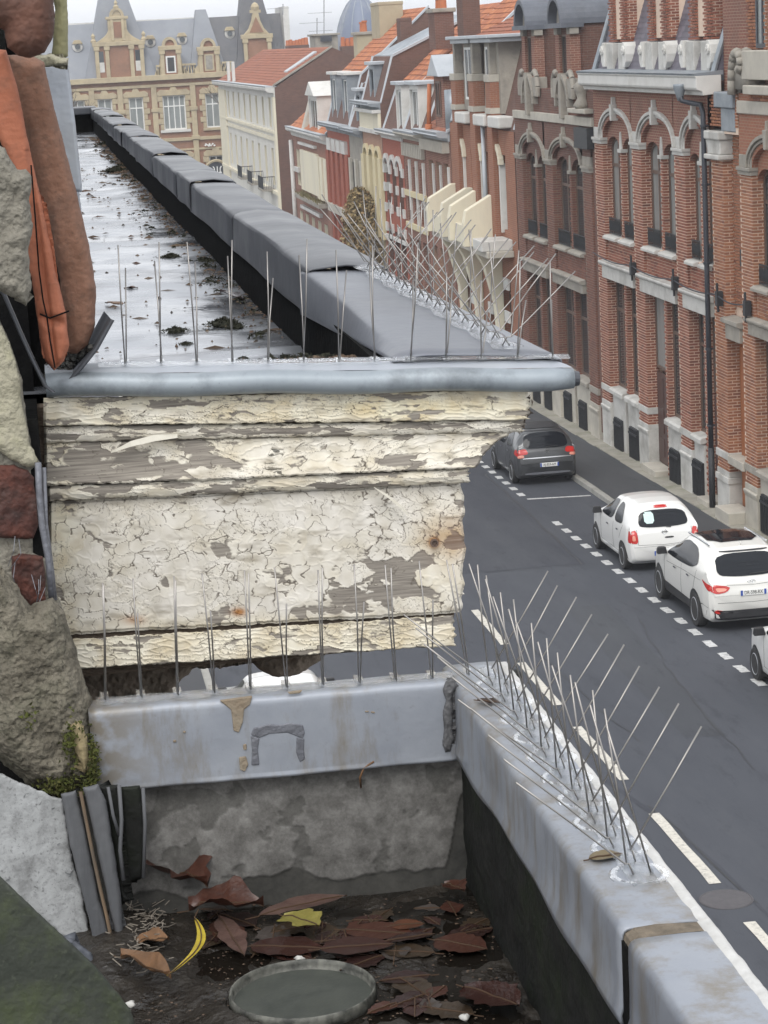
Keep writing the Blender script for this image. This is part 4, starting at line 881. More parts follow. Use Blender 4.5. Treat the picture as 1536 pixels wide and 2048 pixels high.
# ================================================================ MANSION ACROSS THE STREET END
E1 = thing('mansion', 'large ornate brick and cream stone mansion with steep slate roofs closing the street', 'mansion', (12, 240, -4.2))
YE = 240.0
m_e_st = M('mansion_stone', (.5,.42,.27), (.4,.33,.22), 1.5, .9, dirt=(.24,.19,.13), damt=.5, bump=.2)
bt_e = brick_tex('mansion_brick', (.33,.16,.1), (.28,.14,.09), (.34,.22,.14), damt=.4)
m_e_sl = M('mansion_slate', (.24,.255,.285), (.19,.205,.235), .6, .6, dirt=(.28,.29,.3), damt=.4, bump=.2, bscale=6)
m_e_sld = M('dark_slate', (.085,.088,.1), (.12,.12,.13), .6, .6, dirt=(.2,.19,.17), damt=.4)
def flip(mb): mb.v = [(x, y, z) for (y, x, z) in [(q[1], q[0], q[2]) for q in mb.v]]; return mb
ops = []; wn_ = []
for xc in (-8.0, -3.6, .6, 4.6, 7.4, 10.6, 14.5, 18.5, 22.5): 
    w = 2.35 if abs(xc-14.5) < .1 else 1.5
    ops.append((xc-w/2, xc+w/2, 4.1, 7.6)); ops.append((xc-w/2, xc+w/2, -2.6, 1.2))
mb = MB(); rv = []; wall_cells(mb, rv, 0, -12, 26.6, -4.6, 9.3, ops, .35)
toY = lambda m: setattr(m, 'v', [(y, YE + x, z) for (x, y, z) in m.v]) or setattr(m, 'f', [f[::-1] for f in m.f]) or m
part('wall', toY(mb), bt_e, E1); [part1('reveals', toY(r_), m_e_st, E1) for r_ in rv]
mb = MB(); mb.box(-12, 26.6, YE+.36, YE+12, -4.6, 9.3); part('body', mb, bt_e, E1)
def win_y(parent, x0, x1, z0, z1, rails, mulls, fm=m_frame_wh, pane=m_glass_lt):
    mb = MB(); f = .13; y = YE+.22
    mb.box(x0, x0+f, y, y+.1, z0, z1); mb.box(x1-f, x1, y, y+.1, z0, z1); mb.box(x0+f, x1-f, y, y+.1, z0, z0+f); mb.box(x0+f, x1-f, y, y+.1, z1-f, z1)
    for r in rails: mb.box(x0+f, x1-f, y+.004, y+.09, r-.06, r+.06)
    for m_ in mulls: mb.box(x0+(x1-x0)*m_-.05, x0+(x1-x0)*m_+.05, y-.01, y+.08, z0+f, z1-f)
    w = part('window', mb, fm, parent); mb = MB(); mb.quad((x0,y+.05,z0),(x1,y+.05,z0),(x1,y+.05,z1),(x0,y+.05,z1)); part('pane', mb, pane, w)
for (a, b, z0, z1) in ops:
    big = b-a > 2
    win_y(E1, a, b, z0, z1, [z1-1.1], (.25,.5,.75) if big else (.5,), pane=m_glass_lt if z0 > 0 else m_glass)
    for s_, xe in ((-1, a), (1, b)):
        for q in range(6):
            z = z0 + (z1-z0)*q/6; w = .62 if q % 2 else .36
            mb = MB(); mb.box(min(xe, xe+s_*w), max(xe, xe+s_*w), YE-.09-.02*(q % 2), YE+.05, z+.02, z+(z1-z0)/6-.02); part('quoin', mb, m_e_st, E1, bev=.03)
    mb = MB(); c = (a+b)/2; w = (b-a)/2
    mb.prism([(a-.5,z1),(b+.5,z1),(b+.55,z1+.35),(b+.2,z1+.62),(c+.4,z1+.55),(c+.25,z1+.85),(c-.25,z1+.85),(c-.4,z1+.55),(a-.2,z1+.62),(a-.55,z1+.35)], 'y', YE-.16, YE+.06); part('window_head', mb, m_e_st, E1, bev=.03)
    mb = MB(); mb.box(a-.4, b+.4, YE-.22, YE+.1, z0-.28, z0); part('sill', mb, m_whitep if big else m_e_st, E1, bev=.03)
for xc in (-10, -5.8, 2.6, 6.1, 9.0, 12.5, 16.5, 20.6, 24.4):
    mb = MB(); mb.box(xc-.28, xc+.28, YE-.2, YE+.02, -4.6, 8.6); mb.box(xc-.4, xc+.4, YE-.3, YE+.03, 6.0, 6.35); mb.box(xc-.42, xc+.42, YE-.32, YE+.03, 3.0, 3.4); part('pilaster', mb, m_e_st, E1, bev=.03)
for (z0, z1, d) in ((2.9,3.25,.2),(8.5,8.8,.2),(9.2,9.75,.55),(1.9,2.1,.12)):
    mb = MB(); mb.box(-12.2, 26.7, YE-d, YE+.04, z0, z1); part('cornice', mb, m_e_st, E1, bev=.04)
# entrance arch with white emblem
mb = MB(); ar = arc(18.4, -.6, 1.25, 1.3, 0, math.pi, 16); mb.add([(a, YE-.24, z) for a, z in ar] + [(17.15,YE-.24,-3.9),(19.65,YE-.24,-3.9)], [tuple(range(19))[::-1]]); part('entrance', mb, m_pipe, E1)
mb = MB()
for k in range(16): (a, b), (c, d) = ar[k], ar[k+1]; mb.tube([(a, YE-.28, b),(c, YE-.28, d)], .16, 6)
part('arch', mb, m_e_st, E1)
emb = thing('emblem', 'small white scrolled emblem hung in the dark entrance arch', 'emblem', (18.5, YE-.4, -.4))
mb = MB()
for dx in (-.28, 0, .28): mb.tube([(18.5+dx,YE-.36,-.75),(18.5+dx*1.1,YE-.36,-.1),(18.5+dx*1.6,YE-.36,.1)], .06, 6)
mb.tube([(18.05,YE-.36,-.6),(18.95,YE-.36,-.55)], .07, 6); part('scrollwork', mb, m_frame_wh, emb)
mb = MB()
for q in range(6): mb.tube([(17.4+.18*q,YE-.34,2.25+.1*math.sin(q*2)),(17.55+.18*q,YE-.34,2.4+.1*math.cos(q*3))], .09, 6)
solo('emblem', mb, m_frame_wh, 'small white ornament on the wall above the dark entrance arch', 'emblem', loc=(17.9,YE-.34,2.3))
# roofs
mb = MB(); mb.hexa([(-12,YE+.2,9.7),(26.6,YE+.2,9.7),(26.6,YE+11,9.7),(-12,YE+11,9.7),(-12,YE+3.2,15.2),(26.5,YE+3.2,15.35),(26.5,YE+5,15.35),(-12,YE+5,15.2)]); rf = part('roof', mb, m_e_sl, E1)
mb = MB(); mb.hexa([(19.4,YE+.15,9.75),(26.62,YE+.15,9.75),(26.62,YE+11,9.75),(19.4,YE+11,9.75),(18.6,YE+3.15,15.3),(26.55,YE+3.15,15.4),(26.55,YE+5,15.4),(18.6,YE+5,15.3)]); part('dark_roof', mb, m_e_sld, E1)
mb = MB(); mb.box(26.4,27.0,YE+.1,YE+8,9,16.0); part('end_wall', mb, m_whitep, E1)
mb = MB(); mb.box(-12,18,YE+3.4,YE+3.7,15.2,15.42); part('ridge_capping', mb, m_whitep, E1)
def spire(x0, x1, xt0, xt1, zt, mat, z0=9.7, y0=-.1):
    mb = MB(); mb.hexa([(x0,YE+y0,z0),(x1,YE+y0,z0),(x1,YE+6,z0),(x0,YE+6,z0),(xt0,YE+2.4,zt),(xt1,YE+2.4,zt),(xt1,YE+3.6,zt),(xt0,YE+3.6,zt)]); return part('spire', mb, mat, E1)
spire(5.6, 12.9, 8.3, 9.8, 20.5, m_e_sl); spire(16.4, 20.2, 17.55, 18.6, 16.15, m_e_sl); spire(21.2, 26.0, 22.6, 24.0, 19.5, m_e_sld)
def oculus(x, z):
    mb = MB(); y = YE+.2 + (z-9.7)*.545
    mb.lathe([(.2,-.35),(.42,-.3),(.55,-.05),(.5,.05),(.3,.0)], (0,0,0), 14); mb.v = [(x+a*1.0, y-.4+c*-1*.5, z+b) for a, b, c in mb.v]; o = part('oculus', mb, m_whitep, E1, smooth=True)
    mb = MB(); mb.add([(x+.28*math.cos(t), y-.62, z+.28*math.sin(t)) for t in np.linspace(0,6.28,13)[:-1]], [tuple(range(12))]); part('pane', mb, m_glass, o)
    mb = MB(); mb.prism([(x-.55,z+.3),(x+.55,z+.3),(x+.3,z+.7),(x-.3,z+.7)], 'y', y-.62, y+.3); part('oculus_hood', mb, m_e_st, E1, bev=.05)
oculus(5.1, 13.0); oculus(12.6, 13.1); oculus(15.9, 13.2); oculus(20.9, 13.55)
def gable_front(xc, hw, z0, z1, zt, cols, big=False):
    """ornate stepped dormer front"""
    mb = MB(); mb.box(xc-hw, xc+hw, YE-.25, YE+2.5, z0, z1); g = part('gable_front', mb, bt_e, E1)
    st = MB(); st.box(xc-hw-.25, xc+hw+.25, YE-.5, YE+.3, z1-.1, z1+.35); part('gable_cornice', st, m_e_st, g, bev=.05)
    for x in cols:
        st = MB(); st.box(x-.2, x+.2, YE-.42, YE-.2, z0, z1-.1); st.box(x-.3, x+.3, YE-.5, YE-.2, z1-.5, z1-.1); part('column', st, m_e_st, g, bev=.03)
    return g
def vol(xc, z0, w, h, n=8):          # concave side sweep of a gable
    return [(xc + w*(1-k/n)**2, z0 + h*k/n) for k in range(n+1)]
g = gable_front(9.25, 2.45, 9.7, 13.0, 17, (6.95,8.0,10.5,11.55), True)
mb = MB(); L_ = [(9.25 + .95 + 1.3*(1-k/8)**2, 13.35 + 1.3*k/8) for k in range(9)]; mb.prism([(2*9.25-a, b) for a, b in L_][::1] + [] + L_[::-1] , 'y', YE-.2, YE+.6); part('volute', mb, m_e_st, g, bev=.04)
mb = MB(); mb.box(8.3,10.2,YE-.22,YE+1.2,14.6,15.6); mb.box(8.1,10.4,YE-.35,YE+.6,15.55,15.85); mb.box(8.55,8.85,YE-.34,YE-.2,13.4,15.55); mb.box(9.65,9.95,YE-.34,YE-.2,13.4,15.55); part('upper_stage', mb, m_e_st, g, bev=.04)
mb = MB(); mb.box(8.85,9.65,YE-.25,YE-.2,13.7,15.3); part('niche', mb, bt_e, g)
mb = MB(); mb.add([], []); a = MB(); arch_ring(a, YE-.3, YE+.4, 9.25, 15.85, .45, .6, .3, 12); a.v = [(y, x, z) for x, y, z in a.v]; a.prism([(8.8,15.85),(9.7,15.85),(9.55,16.3),(9.25,16.45),(8.95,16.3)], 'y', YE-.2, YE+.3); part('crest', a, m_e_st, g)
mb = MB(); mb.lathe([(.25,0),(.3,.15),(.12,.3),(.2,.5),(0,.85)], (9.25,YE,16.7), 8); part('finial', mb, m_e_st, g)
for x in (6.7, 11.85):
    mb = MB(); mb.lathe([(.25,0),(.3,.2),(.14,.4),(.22,.7),(0,1.0)], (x,YE-.1,13.3), 8); part('finial', mb, m_e_st, g)
for x in (8.85, 9.7): win_y(E1, x-.33, x+.33, 10.1, 12.3, [11.5], (), m_e_st, m_stone)
for x in (7.35, 11.15):
    mb = MB(); mb.box(x-.28,x+.28,YE-.27,YE-.24,10.9,12.4); part('pane', mb, m_glass, g); mb = MB(); mb.box(x-.3,x+.3,YE-.29,YE-.25,10.3,11.3); part('shutter', mb, m_whitep, g)
for xc, z1 in ((14.45, 12.3), (18.4, 12.0)):
    g = gable_front(xc, .95, 9.7, z1, z1+1, (xc-.85, xc+.85))
    a = MB(); arch_ring(a, YE-.4, YE+.6, xc, z1+.35, .5, .6, .28, 12); a.v = [(y, x, z) for x, y, z in a.v]; part('crest', a, m_e_st, g)
    mb = MB(); mb.add([(p[0], YE-.2, p[1]) for p in arc(xc, z1+.35, .55, .65, 0, math.pi, 10)], [tuple(range(11))[::-1]]); part('crest_panel', mb, bt_e, g)
    mb = MB(); mb.box(xc-.5,xc+.5,YE-.3,YE-.26,9.9,11.6); w = part('window', mb, m_frame_wh if xc < 16 else m_e_st, g); mb = MB(); mb.box(xc-.34,xc+.34,YE-.33,YE-.301,10.05,11.45); part('pane', mb, m_glass if xc < 16 else m_stone, w)
    for s_ in (-1, 1):
        mb = MB(); mb.prism([(xc+s_*.95,9.75),(xc+s_*1.75,9.75),(xc+s_*1.6,10.1),(xc+s_*1.2,10.5),(xc+s_*1.1,11.3),(xc+s_*.95,11.6)][::s_], 'y', YE-.2, YE+.3); part('volute', mb, m_e_st, g)
g = gable_front(23.5, 1.4, 9.7, 13.0, 16, (22.25,24.75))
mb = MB(); mb.prism([(22.2,13.35),(24.8,13.35),(24.3,13.9),(23.95,14.7),(23.8,15.5),(23.2,15.5),(23.05,14.7),(22.7,13.9)], 'y', YE-.3, YE+.5); part('volute', mb, m_e_st, g, bev=.05)
mb = MB(); mb.prism([(22.75,13.5),(24.25,13.5),(23.9,14.2),(23.5,15.1),(23.1,14.2)], 'y', YE-.33, YE-.301); part('gable_panel', mb, bt_e, g)
mb = MB(); mb.box(22.95,24.05,YE-.3,YE+.4,15.5,15.8); mb.lathe([(.4,15.8),(.45,16.1),(.3,16.4),(.0,16.6)], (23.5,YE,0), 10); part('crest', mb, m_e_st, g)
for x in (23.05, 23.95): win_y(E1, x-.3, x+.3, 10.2, 12.2, [], (), m_e_st, m_stone)
for x0, x1 in ((12.9,13.4),(15.6,17.0),(19.7,20.8)):
    mb = MB(); n = max(2, int((x1-x0)/.25)); mb.box(x0,x1,YE-.3,YE+.1,10.55,10.75); [mb.box(x0+(x1-x0)*q/n,x0+(x1-x0)*q/n+.12,YE-.2,YE,9.75,10.55) for q in range(n)]; part('balustrade', mb, m_e_st, E1)
# bare street tree before the mansion
m_bark = M('bark', (.13,.1,.075), (.08,.065,.05), 6, .95, bump=.4)
def bare_tree(label, x, y, z, h, seed, spread=1.0):
    r = random.Random(seed); t = thing('bare_tree', label, 'tree', (x,y,z)); mb = MB(); tw = MB()
    def grow(p, d, l, rad, lev):
        q = p + d*l; m_ = p + d*l*.5 + Vector((r.uniform(-1,1),r.uniform(-1,1),0))*l*.06
        (mb if lev < 2 else tw).tube([p, m_, q], [rad, rad*.85, rad*.66], 6 if lev < 2 else 3, cap=False)
        if lev >= 5: return
        for _ in range(3 if lev else 4):
            a = r.uniform(0, 6.28); b = r.uniform(.3,.75)*spread
            nd = (d + Vector((math.cos(a)*b, math.sin(a)*b, r.uniform(-.05,.25)))).normalized(); grow(q - d*l*r.uniform(0,.35), nd, l*r.uniform(.6,.82), rad*.6, lev+1)
    grow(Vector((x,y,z)), Vector((0,0,1)), h*.3, h*.02, 0); part('trunk', mb, m_bark, t, smooth=True); part('twigs', tw, m_bark, t, kind='stuff')
bare_tree('bare brown winter tree before the mansion behind the zinc upstand', 4.5, 232, -3.6, 15.5, 3)
bare_tree('leafless winter tree in front of the dark steep mansion roof', 20.6, 236, -3.6, 15.5, 5)
# dry climber on the fronts
def leafy(mb, c, s, n, size, seed, shape=None):
    r = random.Random(seed)
    for _ in range(n):
        u = Vector((r.gauss(0,1), r.gauss(0,1), r.gauss(0,1))); u.normalize(); u *= r.uniform(.35,1)**.5
        p = Vector((c[0]+u.x*s[0], c[1]+u.y*s[1], c[2]+u.z*s[2])); a = Vector((r.uniform(-1,1),r.uniform(-1,1),r.uniform(-1,1))).normalized()*size*r.uniform(.6,1.3); b = a.orthogonal().normalized()*size*r.uniform(.3,.6)
        mb.add([tuple(p-a*.5), tuple(p+b*.5), tuple(p+a*.5), tuple(p-b*.5)], [(0,1,2,3)])
cl = thing('climbing_shrub', 'bushy dry brown climbing plant against the yellow arched front', 'shrub', (15.6, 110.5, 0))
m_dry2 = island_mat('dry_climber_leaf', [(.3,.2,.1),(.2,.14,.07),(.36,.27,.14),(.14,.11,.06),(.26,.2,.09)], gamt=.2)
mb = MB()
for k, (c, s) in enumerate((((15.4,110.6,3.5),(.9,2.9,1.35)),((15.3,110.2,2.3),(1.0,3.6,1.6)),((15.3,111.0,1.1),(.95,3.5,1.5)),((15.4,110.0,.1),(.9,2.8,1.3)),((15.4,110.9,4.3),(.6,1.6,.8)))): leafy(mb, c, s, 1500, .24, 40+k)
part('foliage', mb, m_dry2, cl, kind='stuff')
mb = MB(); 
for q in range(10): a = random.uniform(-1.6,1.6); mb.tube([(15.6,110.4+a*.3,gz(110)),(15.5,110.4+a*.7,1.5),(15.4,110.4+a*1.2,3.0),(15.4,110.4+a*1.5,4.4+random.uniform(-.5,.8))], [.07,.05,.03,.012], 5)
part('stems', mb, m_bark, cl)
# ================================================================ NEXT DOOR: painted cornice, flat roof, parapet
m_zinc = M('weathered_zinc', (.33,.355,.4), (.43,.455,.49), 9, .5, .3, bump=.12, bscale=90, dirt=(.3,.3,.3), dscale=5, damt=.45, rvar=.12, bdist=.003, detail=8)
m_zinc_d = M('dull_lead', (.05,.053,.062), (.095,.1,.112), 5, .38, .3, bump=.15, bscale=60, dirt=(.13,.13,.135), dscale=3, damt=.5, rvar=.1, bdist=.003)
m_zinc_n = M('lead_near', (.15,.16,.185), (.225,.235,.26), 6, .42, .3, bump=.15, bscale=70, dirt=(.12,.12,.13), dscale=5, damt=.4, rvar=.1, bdist=.003)
m_zinc_roll = M('zinc_roll', (.25,.285,.315), (.33,.365,.395), 14, .45, .3, bump=.1, bscale=120, dirt=(.085,.095,.1), dscale=11, damt=.65, bdist=.002, speck=(160, .5, (.1,.1,.1), .62))
m_black = M('shade_black', (.005,.005,.006), (.012,.012,.011), 20, .95, spec=.1, bump=.3, bscale=80)  # near-black colour paints shade on parapet walls and backing; also joint and crack
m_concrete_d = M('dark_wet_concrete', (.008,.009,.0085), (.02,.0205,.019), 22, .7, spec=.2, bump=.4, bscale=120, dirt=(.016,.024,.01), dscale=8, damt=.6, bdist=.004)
def rel(px, py, Y): return at_y(px, py, Y)

def paint_material():
    m = bpy.data.materials.new('flaking_cream_paint'); N, L = nodes_of(m); b = N['Principled BSDF']; b.inputs['Specular IOR Level'].default_value = .3
    def A(n): a = N.new('ShaderNodeAttribute'); a.attribute_name = n; return a.outputs['Fac']
    tc = N.new('ShaderNodeTexCoord'); mp = N.new('ShaderNodeMapping'); mp.inputs['Scale'].default_value = (14, 14, 420); L.new(tc.outputs['Object'], mp.inputs[0])
    n = N.new('ShaderNodeTexNoise'); n.inputs['Scale'].default_value = 1; n.inputs['Detail'].default_value = 6; n.inputs['Roughness'].default_value = .65; L.new(mp.outputs[0], n.inputs['Vector'])
    wood = ramp(N, [(.13,.115,.1),(.25,.225,.195),(.37,.34,.29)], [.3,.5,.7]); L.new(n.outputs['Fac'], wood.inputs['Fac'])
    n2 = N.new('ShaderNodeTexNoise'); n2.inputs['Scale'].default_value = 38; n2.inputs['Detail'].default_value = 7; L.new(tc.outputs['Object'], n2.inputs['Vector'])
    white = ramp(N, [(.56,.525,.455),(.7,.665,.605)], [.35,.62]); L.new(n2.outputs['Fac'], white.inputs['Fac'])
    yel = ramp(N, [(.6,.49,.29),(.74,.69,.53)], [.32,.62]); L.new(n2.outputs['Fac'], yel.inputs['Fac'])
    def mix(f, a, c, op='MIX'):
        x = N.new('ShaderNodeMix'); x.data_type = 'RGBA'; x.blend_type = op
        if hasattr(f, 'links'): L.new(f, x.inputs['Factor'])
        else: x.inputs['Factor'].default_value = f
        for s, v in (('A', a), ('B', c)):
            if isinstance(v, tuple): x.inputs[s].default_value = (*v, 1)
            else: L.new(v, x.inputs[s])
        return x.outputs['Result']
    p = mix(A('yellow'), white.outputs['Color'], yel.outputs['Color'])
    p = mix(A('grime'), p, (.22,.185,.13))
    w = mix(A('rust'), wood.outputs['Color'], (.2,.085,.03)); p = mix(A('rust'), p, (.36,.17,.06))
    w = mix(A('crack'), w, (.07,.055,.04))
    L.new(mix(A('paint'), w, p), b.inputs['Base Color'])
    rr = N.new('ShaderNodeMapRange'); rr.inputs['To Min'].default_value = .95; rr.inputs['To Max'].default_value = .62; L.new(A('paint'), rr.inputs['Value']); L.new(rr.outputs[0], b.inputs['Roughness'])
    bp = N.new('ShaderNodeBump'); bp.inputs['Strength'].default_value = .2; bp.inputs['Distance'].default_value = .001; L.new(n2.outputs['Fac'], bp.inputs['Height']); L.new(bp.outputs[0], b.inputs['Normal'])
    return m
m_flake = paint_material()
sst = lambda a, b, x: np.clip((x-a)/(b-a), 0, 1)**2 * (3-2*np.clip((x-a)/(b-a), 0, 1))
blob = lambda x, y, cx, cy, sx, sy: np.exp(-(((x-cx)/sx)**2 + ((y-cy)/sy)**2))
def board(parent, name, xl, xr, tl, bl, tr, br, Y, cell, seed, lost, yel, prof=None, rend=None, step=1.35, curl=1.0, cw=.06):
    """one weathered board: a dense sheet whose paint layer is broken into lifted, cracked and missing flakes"""
    xl = xl - 8; tl, tr, bl, br = tl-1.6, tr-1.6, bl+1.6, br+1.6; nx = int((xr-xl)/step); ny = max(8, int((bl-tl)/step))
    u, v = np.meshgrid(np.linspace(0,1,nx), np.linspace(0,1,ny), indexing='ij')
    wob = (fbm(u*60, v*0+3, 3, seed)-.5)*5
    x = xl + (xr-xl)*u; t = tl + (tr-tl)*u; b_ = bl + (br-bl)*u
    y = t + (b_-t)*v + wob*(np.where(v > .5, (v-.5)*2, (.5-v)*2)**4)
    cx, cy = cell
    wx = x + (fbm(x/40, y/25, 3, seed+5)-.5)*40; wy = y + (fbm(x/30, y/18, 3, seed+9)-.5)*cy*1.6
    d1, d2, cid = worley(wx/cx, wy/cy, seed); e = d2 - d1
    e1, e2, cid2 = worley(wx/(cx*.42)+7, wy/(cy*.5)+3, seed+31); ee = e2 - e1
    P = lost(x, y); n1 = fbm(x/70, y/(cy*1.8), 4, seed+13); n2 = fbm(x/12, y/6, 3, seed+17)
    pres = 1 - sst(-.04, .03, P + (cid-.5)*.75 + (n1-.5)*1.1 + (n2-.5)*.25 - .55)
    some = sst(.34,.5,fbm(x/38+3, y/30, 3, seed+71)); crackm = (1 - sst(cw*.2, cw*.75, e + (n2-.5)*.05 + (1-some)*.25*(e < .25)))*(.35+.65*some)
    fine = (1 - sst(.02, .06, ee + (n2-.5)*.05))*sst(.45,.6,fbm(x/90, y/50, 2, seed+41))
    paint = pres*(1-crackm)*(1-.8*fine)
    lift = (1-sst(.0,.3,e))*curl + .35*(cid-.5) + (1-sst(0,.2,ee))*.35*sst(.45,.6,fbm(x/90, y/50, 2, seed+41))
    h = paint*(.0007 + .0009*np.clip(lift, 0, 1.4)) + (fbm(x/160, y/3.2, 4, seed+3)-.5)*.0008*(1-paint) + (fbm(x/120, y/80, 3, seed+4)-.5)*.002
    Yv = Y - h
    if prof is not None: Yv = Yv + prof(v)
    edge = np.minimum(u*(xr-xl), (1-u)*(xr-xl))
    Yv = Yv + .006*(1-sst(0, 5, edge)) + .0035*((v < .02) | (v > .98))
    if rend is not None: x = np.where(u > .5, xl + (rend(v, seed)-xl)*u, x)
    else: x = x + (u**30)*(fbm(v*9, v*0, 3, seed+50)-.5)*16
    r = np.einsum('ij,nmj->nmi', CM, np.stack([(x-768.)/FPX, (y-1024.)/FPX, np.ones_like(x)], -1)); r = r*(Yv/r[...,1])[...,None]; r[...,2] += CAMZ
    at = dict(paint=paint, crack=crackm*.55, yellow=np.clip(yel(x, y) + (cid-.5)*.2 + (n1-.5)*.4, 0, 1), rust=np.clip(blob(x,y,478,1224,16,9)*1.1 + blob(x,y,268,1240,22,10)*.7 + blob(x,y,905,1075,60,45)*.45 + blob(x,y,868,1085,10,10)*1.2, 0, 1),
              grime=np.clip((fbm(x/45, y/14, 4, seed+60)-.58)*2.2, 0, .65) + .5*(1-sst(0,.12,v))*fbm(x/50, v*0, 2, seed+8))
    return grid_obj(name, r, m_flake, parent, True, at)
C1 = thing('painted_cornice', 'weathered wooden cornice end with flaking cream paint under the zinc gutter', 'cornice', (.2, 2.3, 11.37))
YC = 2.3
board(C1, 'top_board', 95, 1056, 797, 850, 781, 838, YC-.012, (70,9), 11, lambda x, y: .16 + .5*blob(x,y,110,805,90,22) + .25*blob(x,y,560,800,260,9) + .35*blob(x,y,1000,790,60,14), lambda x, y: .62 + .5*blob(x,y,800,815,160,20) - .2*blob(x,y,300,830,120,20), curl=1.3)
board(C1, 'bead_moulding', 96, 1048, 854, 884, 841, 862, YC-.007, (80,8), 23, lambda x, y: .42 + .25*blob(x,y,250,870,160,20), lambda x, y: .35 + 0*x, prof=lambda v: .004*(2*v-1)**2)
cove = lambda v, s: 1046 - 96*np.sqrt(np.clip(v, 0, 1)) - 0*v + (fbm(v*7, v*0, 3, s+50)-.5)*14
board(C1, 'cove_moulding', 97, 1046, 887, 970, 863, 934, YC, (60,17), 37, lambda x, y: .2 + .75*blob(x,y,200,925,110,45) + .6*blob(x,y,300,945,130,12) + .3*blob(x,y,660,890,60,14) + .35*blob(x,y,880,925,60,14), lambda x, y: .3 + .35*blob(x,y,110,930,40,60), prof=lambda v: -.012*v**2, rend=cove, cw=.05)
board(C1, 'lower_bead', 103, 938, 973, 1001, 938, 964, YC-.008, (70,9), 41, lambda x, y: .4 + .3*blob(x,y,330,975,150,14) + .2*blob(x,y,700,970,100,12), lambda x, y: .4 + 0*x, prof=lambda v: .004*(2*v-1)**2)
def lost_panel(x, y):
    q = .02 + .75*blob(x,y,775,1140,75,40) + .7*blob(x,y,850,1190,90,22) + .9*blob(x,y,440,1103,16,18) + .5*blob(x,y,640,1222,140,12) + .55*blob(x,y,115,1180,26,90) + .4*blob(x,y,135,1000,40,14) + .3*blob(x,y,560,1005,500,7) + .35*blob(x,y,330,1165,22,18)
    q += .5*blob(x,y,720,1195,90,14) + .35*blob(x,y,905,1080,28,60); return q
board(C1, 'frieze_board', 106, 927, 1004, 1270, 967, 1224, YC+.002, (34,27), 53, lost_panel, lambda x, y: .08 + .6*blob(x,y,120,1100,32,200) + .5*blob(x,y,890,1080,60,60) + .35*blob(x,y,500,1255,500,22) + .3*blob(x,y,850,1180,90,60), curl=.5, cw=.085)
board(C1, 'base_moulding', 150, 908, 1280, 1337, 1232, 1290, YC-.004, (46,10), 67, lambda x, y: .2 + .3*blob(x,y,880,1262,60,30) + .25*blob(x,y,600,1270,100,18), lambda x, y: .55 + 0*x, prof=lambda v: -.006*v, curl=1.2)
# peeled strips hanging off the boards
mb = MB()
for pts, w in ((((222,905),(262,888),(310,876),(355,872)),13),(((748,975),(775,992),(800,1012),(818,1032)),7)):
    for k in range(len(pts)-1):
        (a, b), (c, d) = pts[k], pts[k+1]; f0, f1 = math.sin(math.pi*(k+.25)/len(pts)), math.sin(math.pi*(k+1.25)/len(pts))
        p = [rel(a, b-w*f0*.5, YC-.012), rel(a, b+w*f0*.5, YC-.016), rel(c, d+w*f1*.5, YC-.016), rel(c, d-w*f1*.5, YC-.012)]
        mb.quad(*p); mb.quad(*[(x, y+.002, z) for x, y, z in p[::-1]])
m_flakeb = M('paint_flake', (.66,.63,.55), (.55,.52,.44), 60, .7); part('peeled_strip', mb, m_flakeb, C1)
mb = MB(); c = rel(868, 1085, YC-.002); mb.lathe([(.0045,-.0),(.0045,.003),(.003,.003),(.0028,-.001)], (0,0,0), 12); mb.v = [(c[0]+a, c[1]-z-.001, c[2]+b) for a, b, z in mb.v]; part('nail_hole', mb, m_frame_br, C1)
# the solid timber behind, running on along the street
m_rot = M('rotten_wood', (.12,.09,.065), (.2,.155,.12), 40, .95, bump=.8, bscale=110, stretch=(1,1,5), bdist=.006)
mb = MB(); pf = [(-.02,11.37),(.385,11.37),(.398,11.4),(.402,11.54),(.41,11.55),(.425,11.575),(.45,11.595),(.474,11.6),(.478,11.655),(-.02,11.655)]; mb.prism(pf[::-1], 'y', YC+.0095, 2.335); mb.prism([(.402,11.55),(.402,11.40),(.385,11.37),(.2,11.37),(.2,11.55)], 'y', 2.336, 13.3); part('timber', mb, m_rot, C1)
mb = MB(); r_ = random.Random(4)
for k in range(26):
    px, py = 1040 + r_.uniform(-15,26), 790 + r_.uniform(0,70)
    if px - 1040 > 26 - abs(py-800)*.25: continue
    p = rel(px, py, YC + .02 + r_.uniform(0,.03)); s = r_.uniform(.003,.008); mb.add([(p[0]+r_.uniform(-s,s), p[1]+r_.uniform(-s,s), p[2]+r_.uniform(-s,s)) for _ in range(4)], [(0,1,2),(0,2,3),(0,3,1),(1,3,2)])
part('splinters', mb, m_rot, C1, kind='stuff')
# front gutter edge: zinc roll with turned lip
G1 = thing('zinc_gutter_edge', 'rounded zinc gutter edge over the flaking cornice end', 'gutter', (.27, 2.27, 11.65))
a, b = rel(92, 771, 2.28), rel(1146, 757, 2.28)
pts = [tuple(a[i] + (b[i]-a[i])*t + (.0012*math.sin(t*19) if i == 2 else 0) for i in range(3)) for t in np.linspace(0,1,24)]
mb = MB(); mb.tube(pts, [.0122]*23 + [.0105], 16); part('roll', mb, m_zinc_roll, G1, smooth=True)
mb = MB(); mb.tube([b, (b[0]+.006, b[1], b[2]-.0004)], [.0085,.0075], 14); part('end_cap', mb, m_zinc_d, G1)
zt = 11.672
mb = MB(); rows = []
for i in range(25):
    t = i/24; p0 = (a[0] + (b[0]-a[0])*t, 2.28, a[2] + (b[2]-a[2])*t + .0115); rows.append([p0, (p0[0]-.004*t, 2.292, p0[2]+.0022), (p0[0]-.012*t, 2.33, p0[2]+.003+.001*math.sin(t*9)), (p0[0]-.016*t, 2.345, p0[2]-.004)])
mb.grid(rows); part('apron', mb, m_zinc, G1, smooth=True)
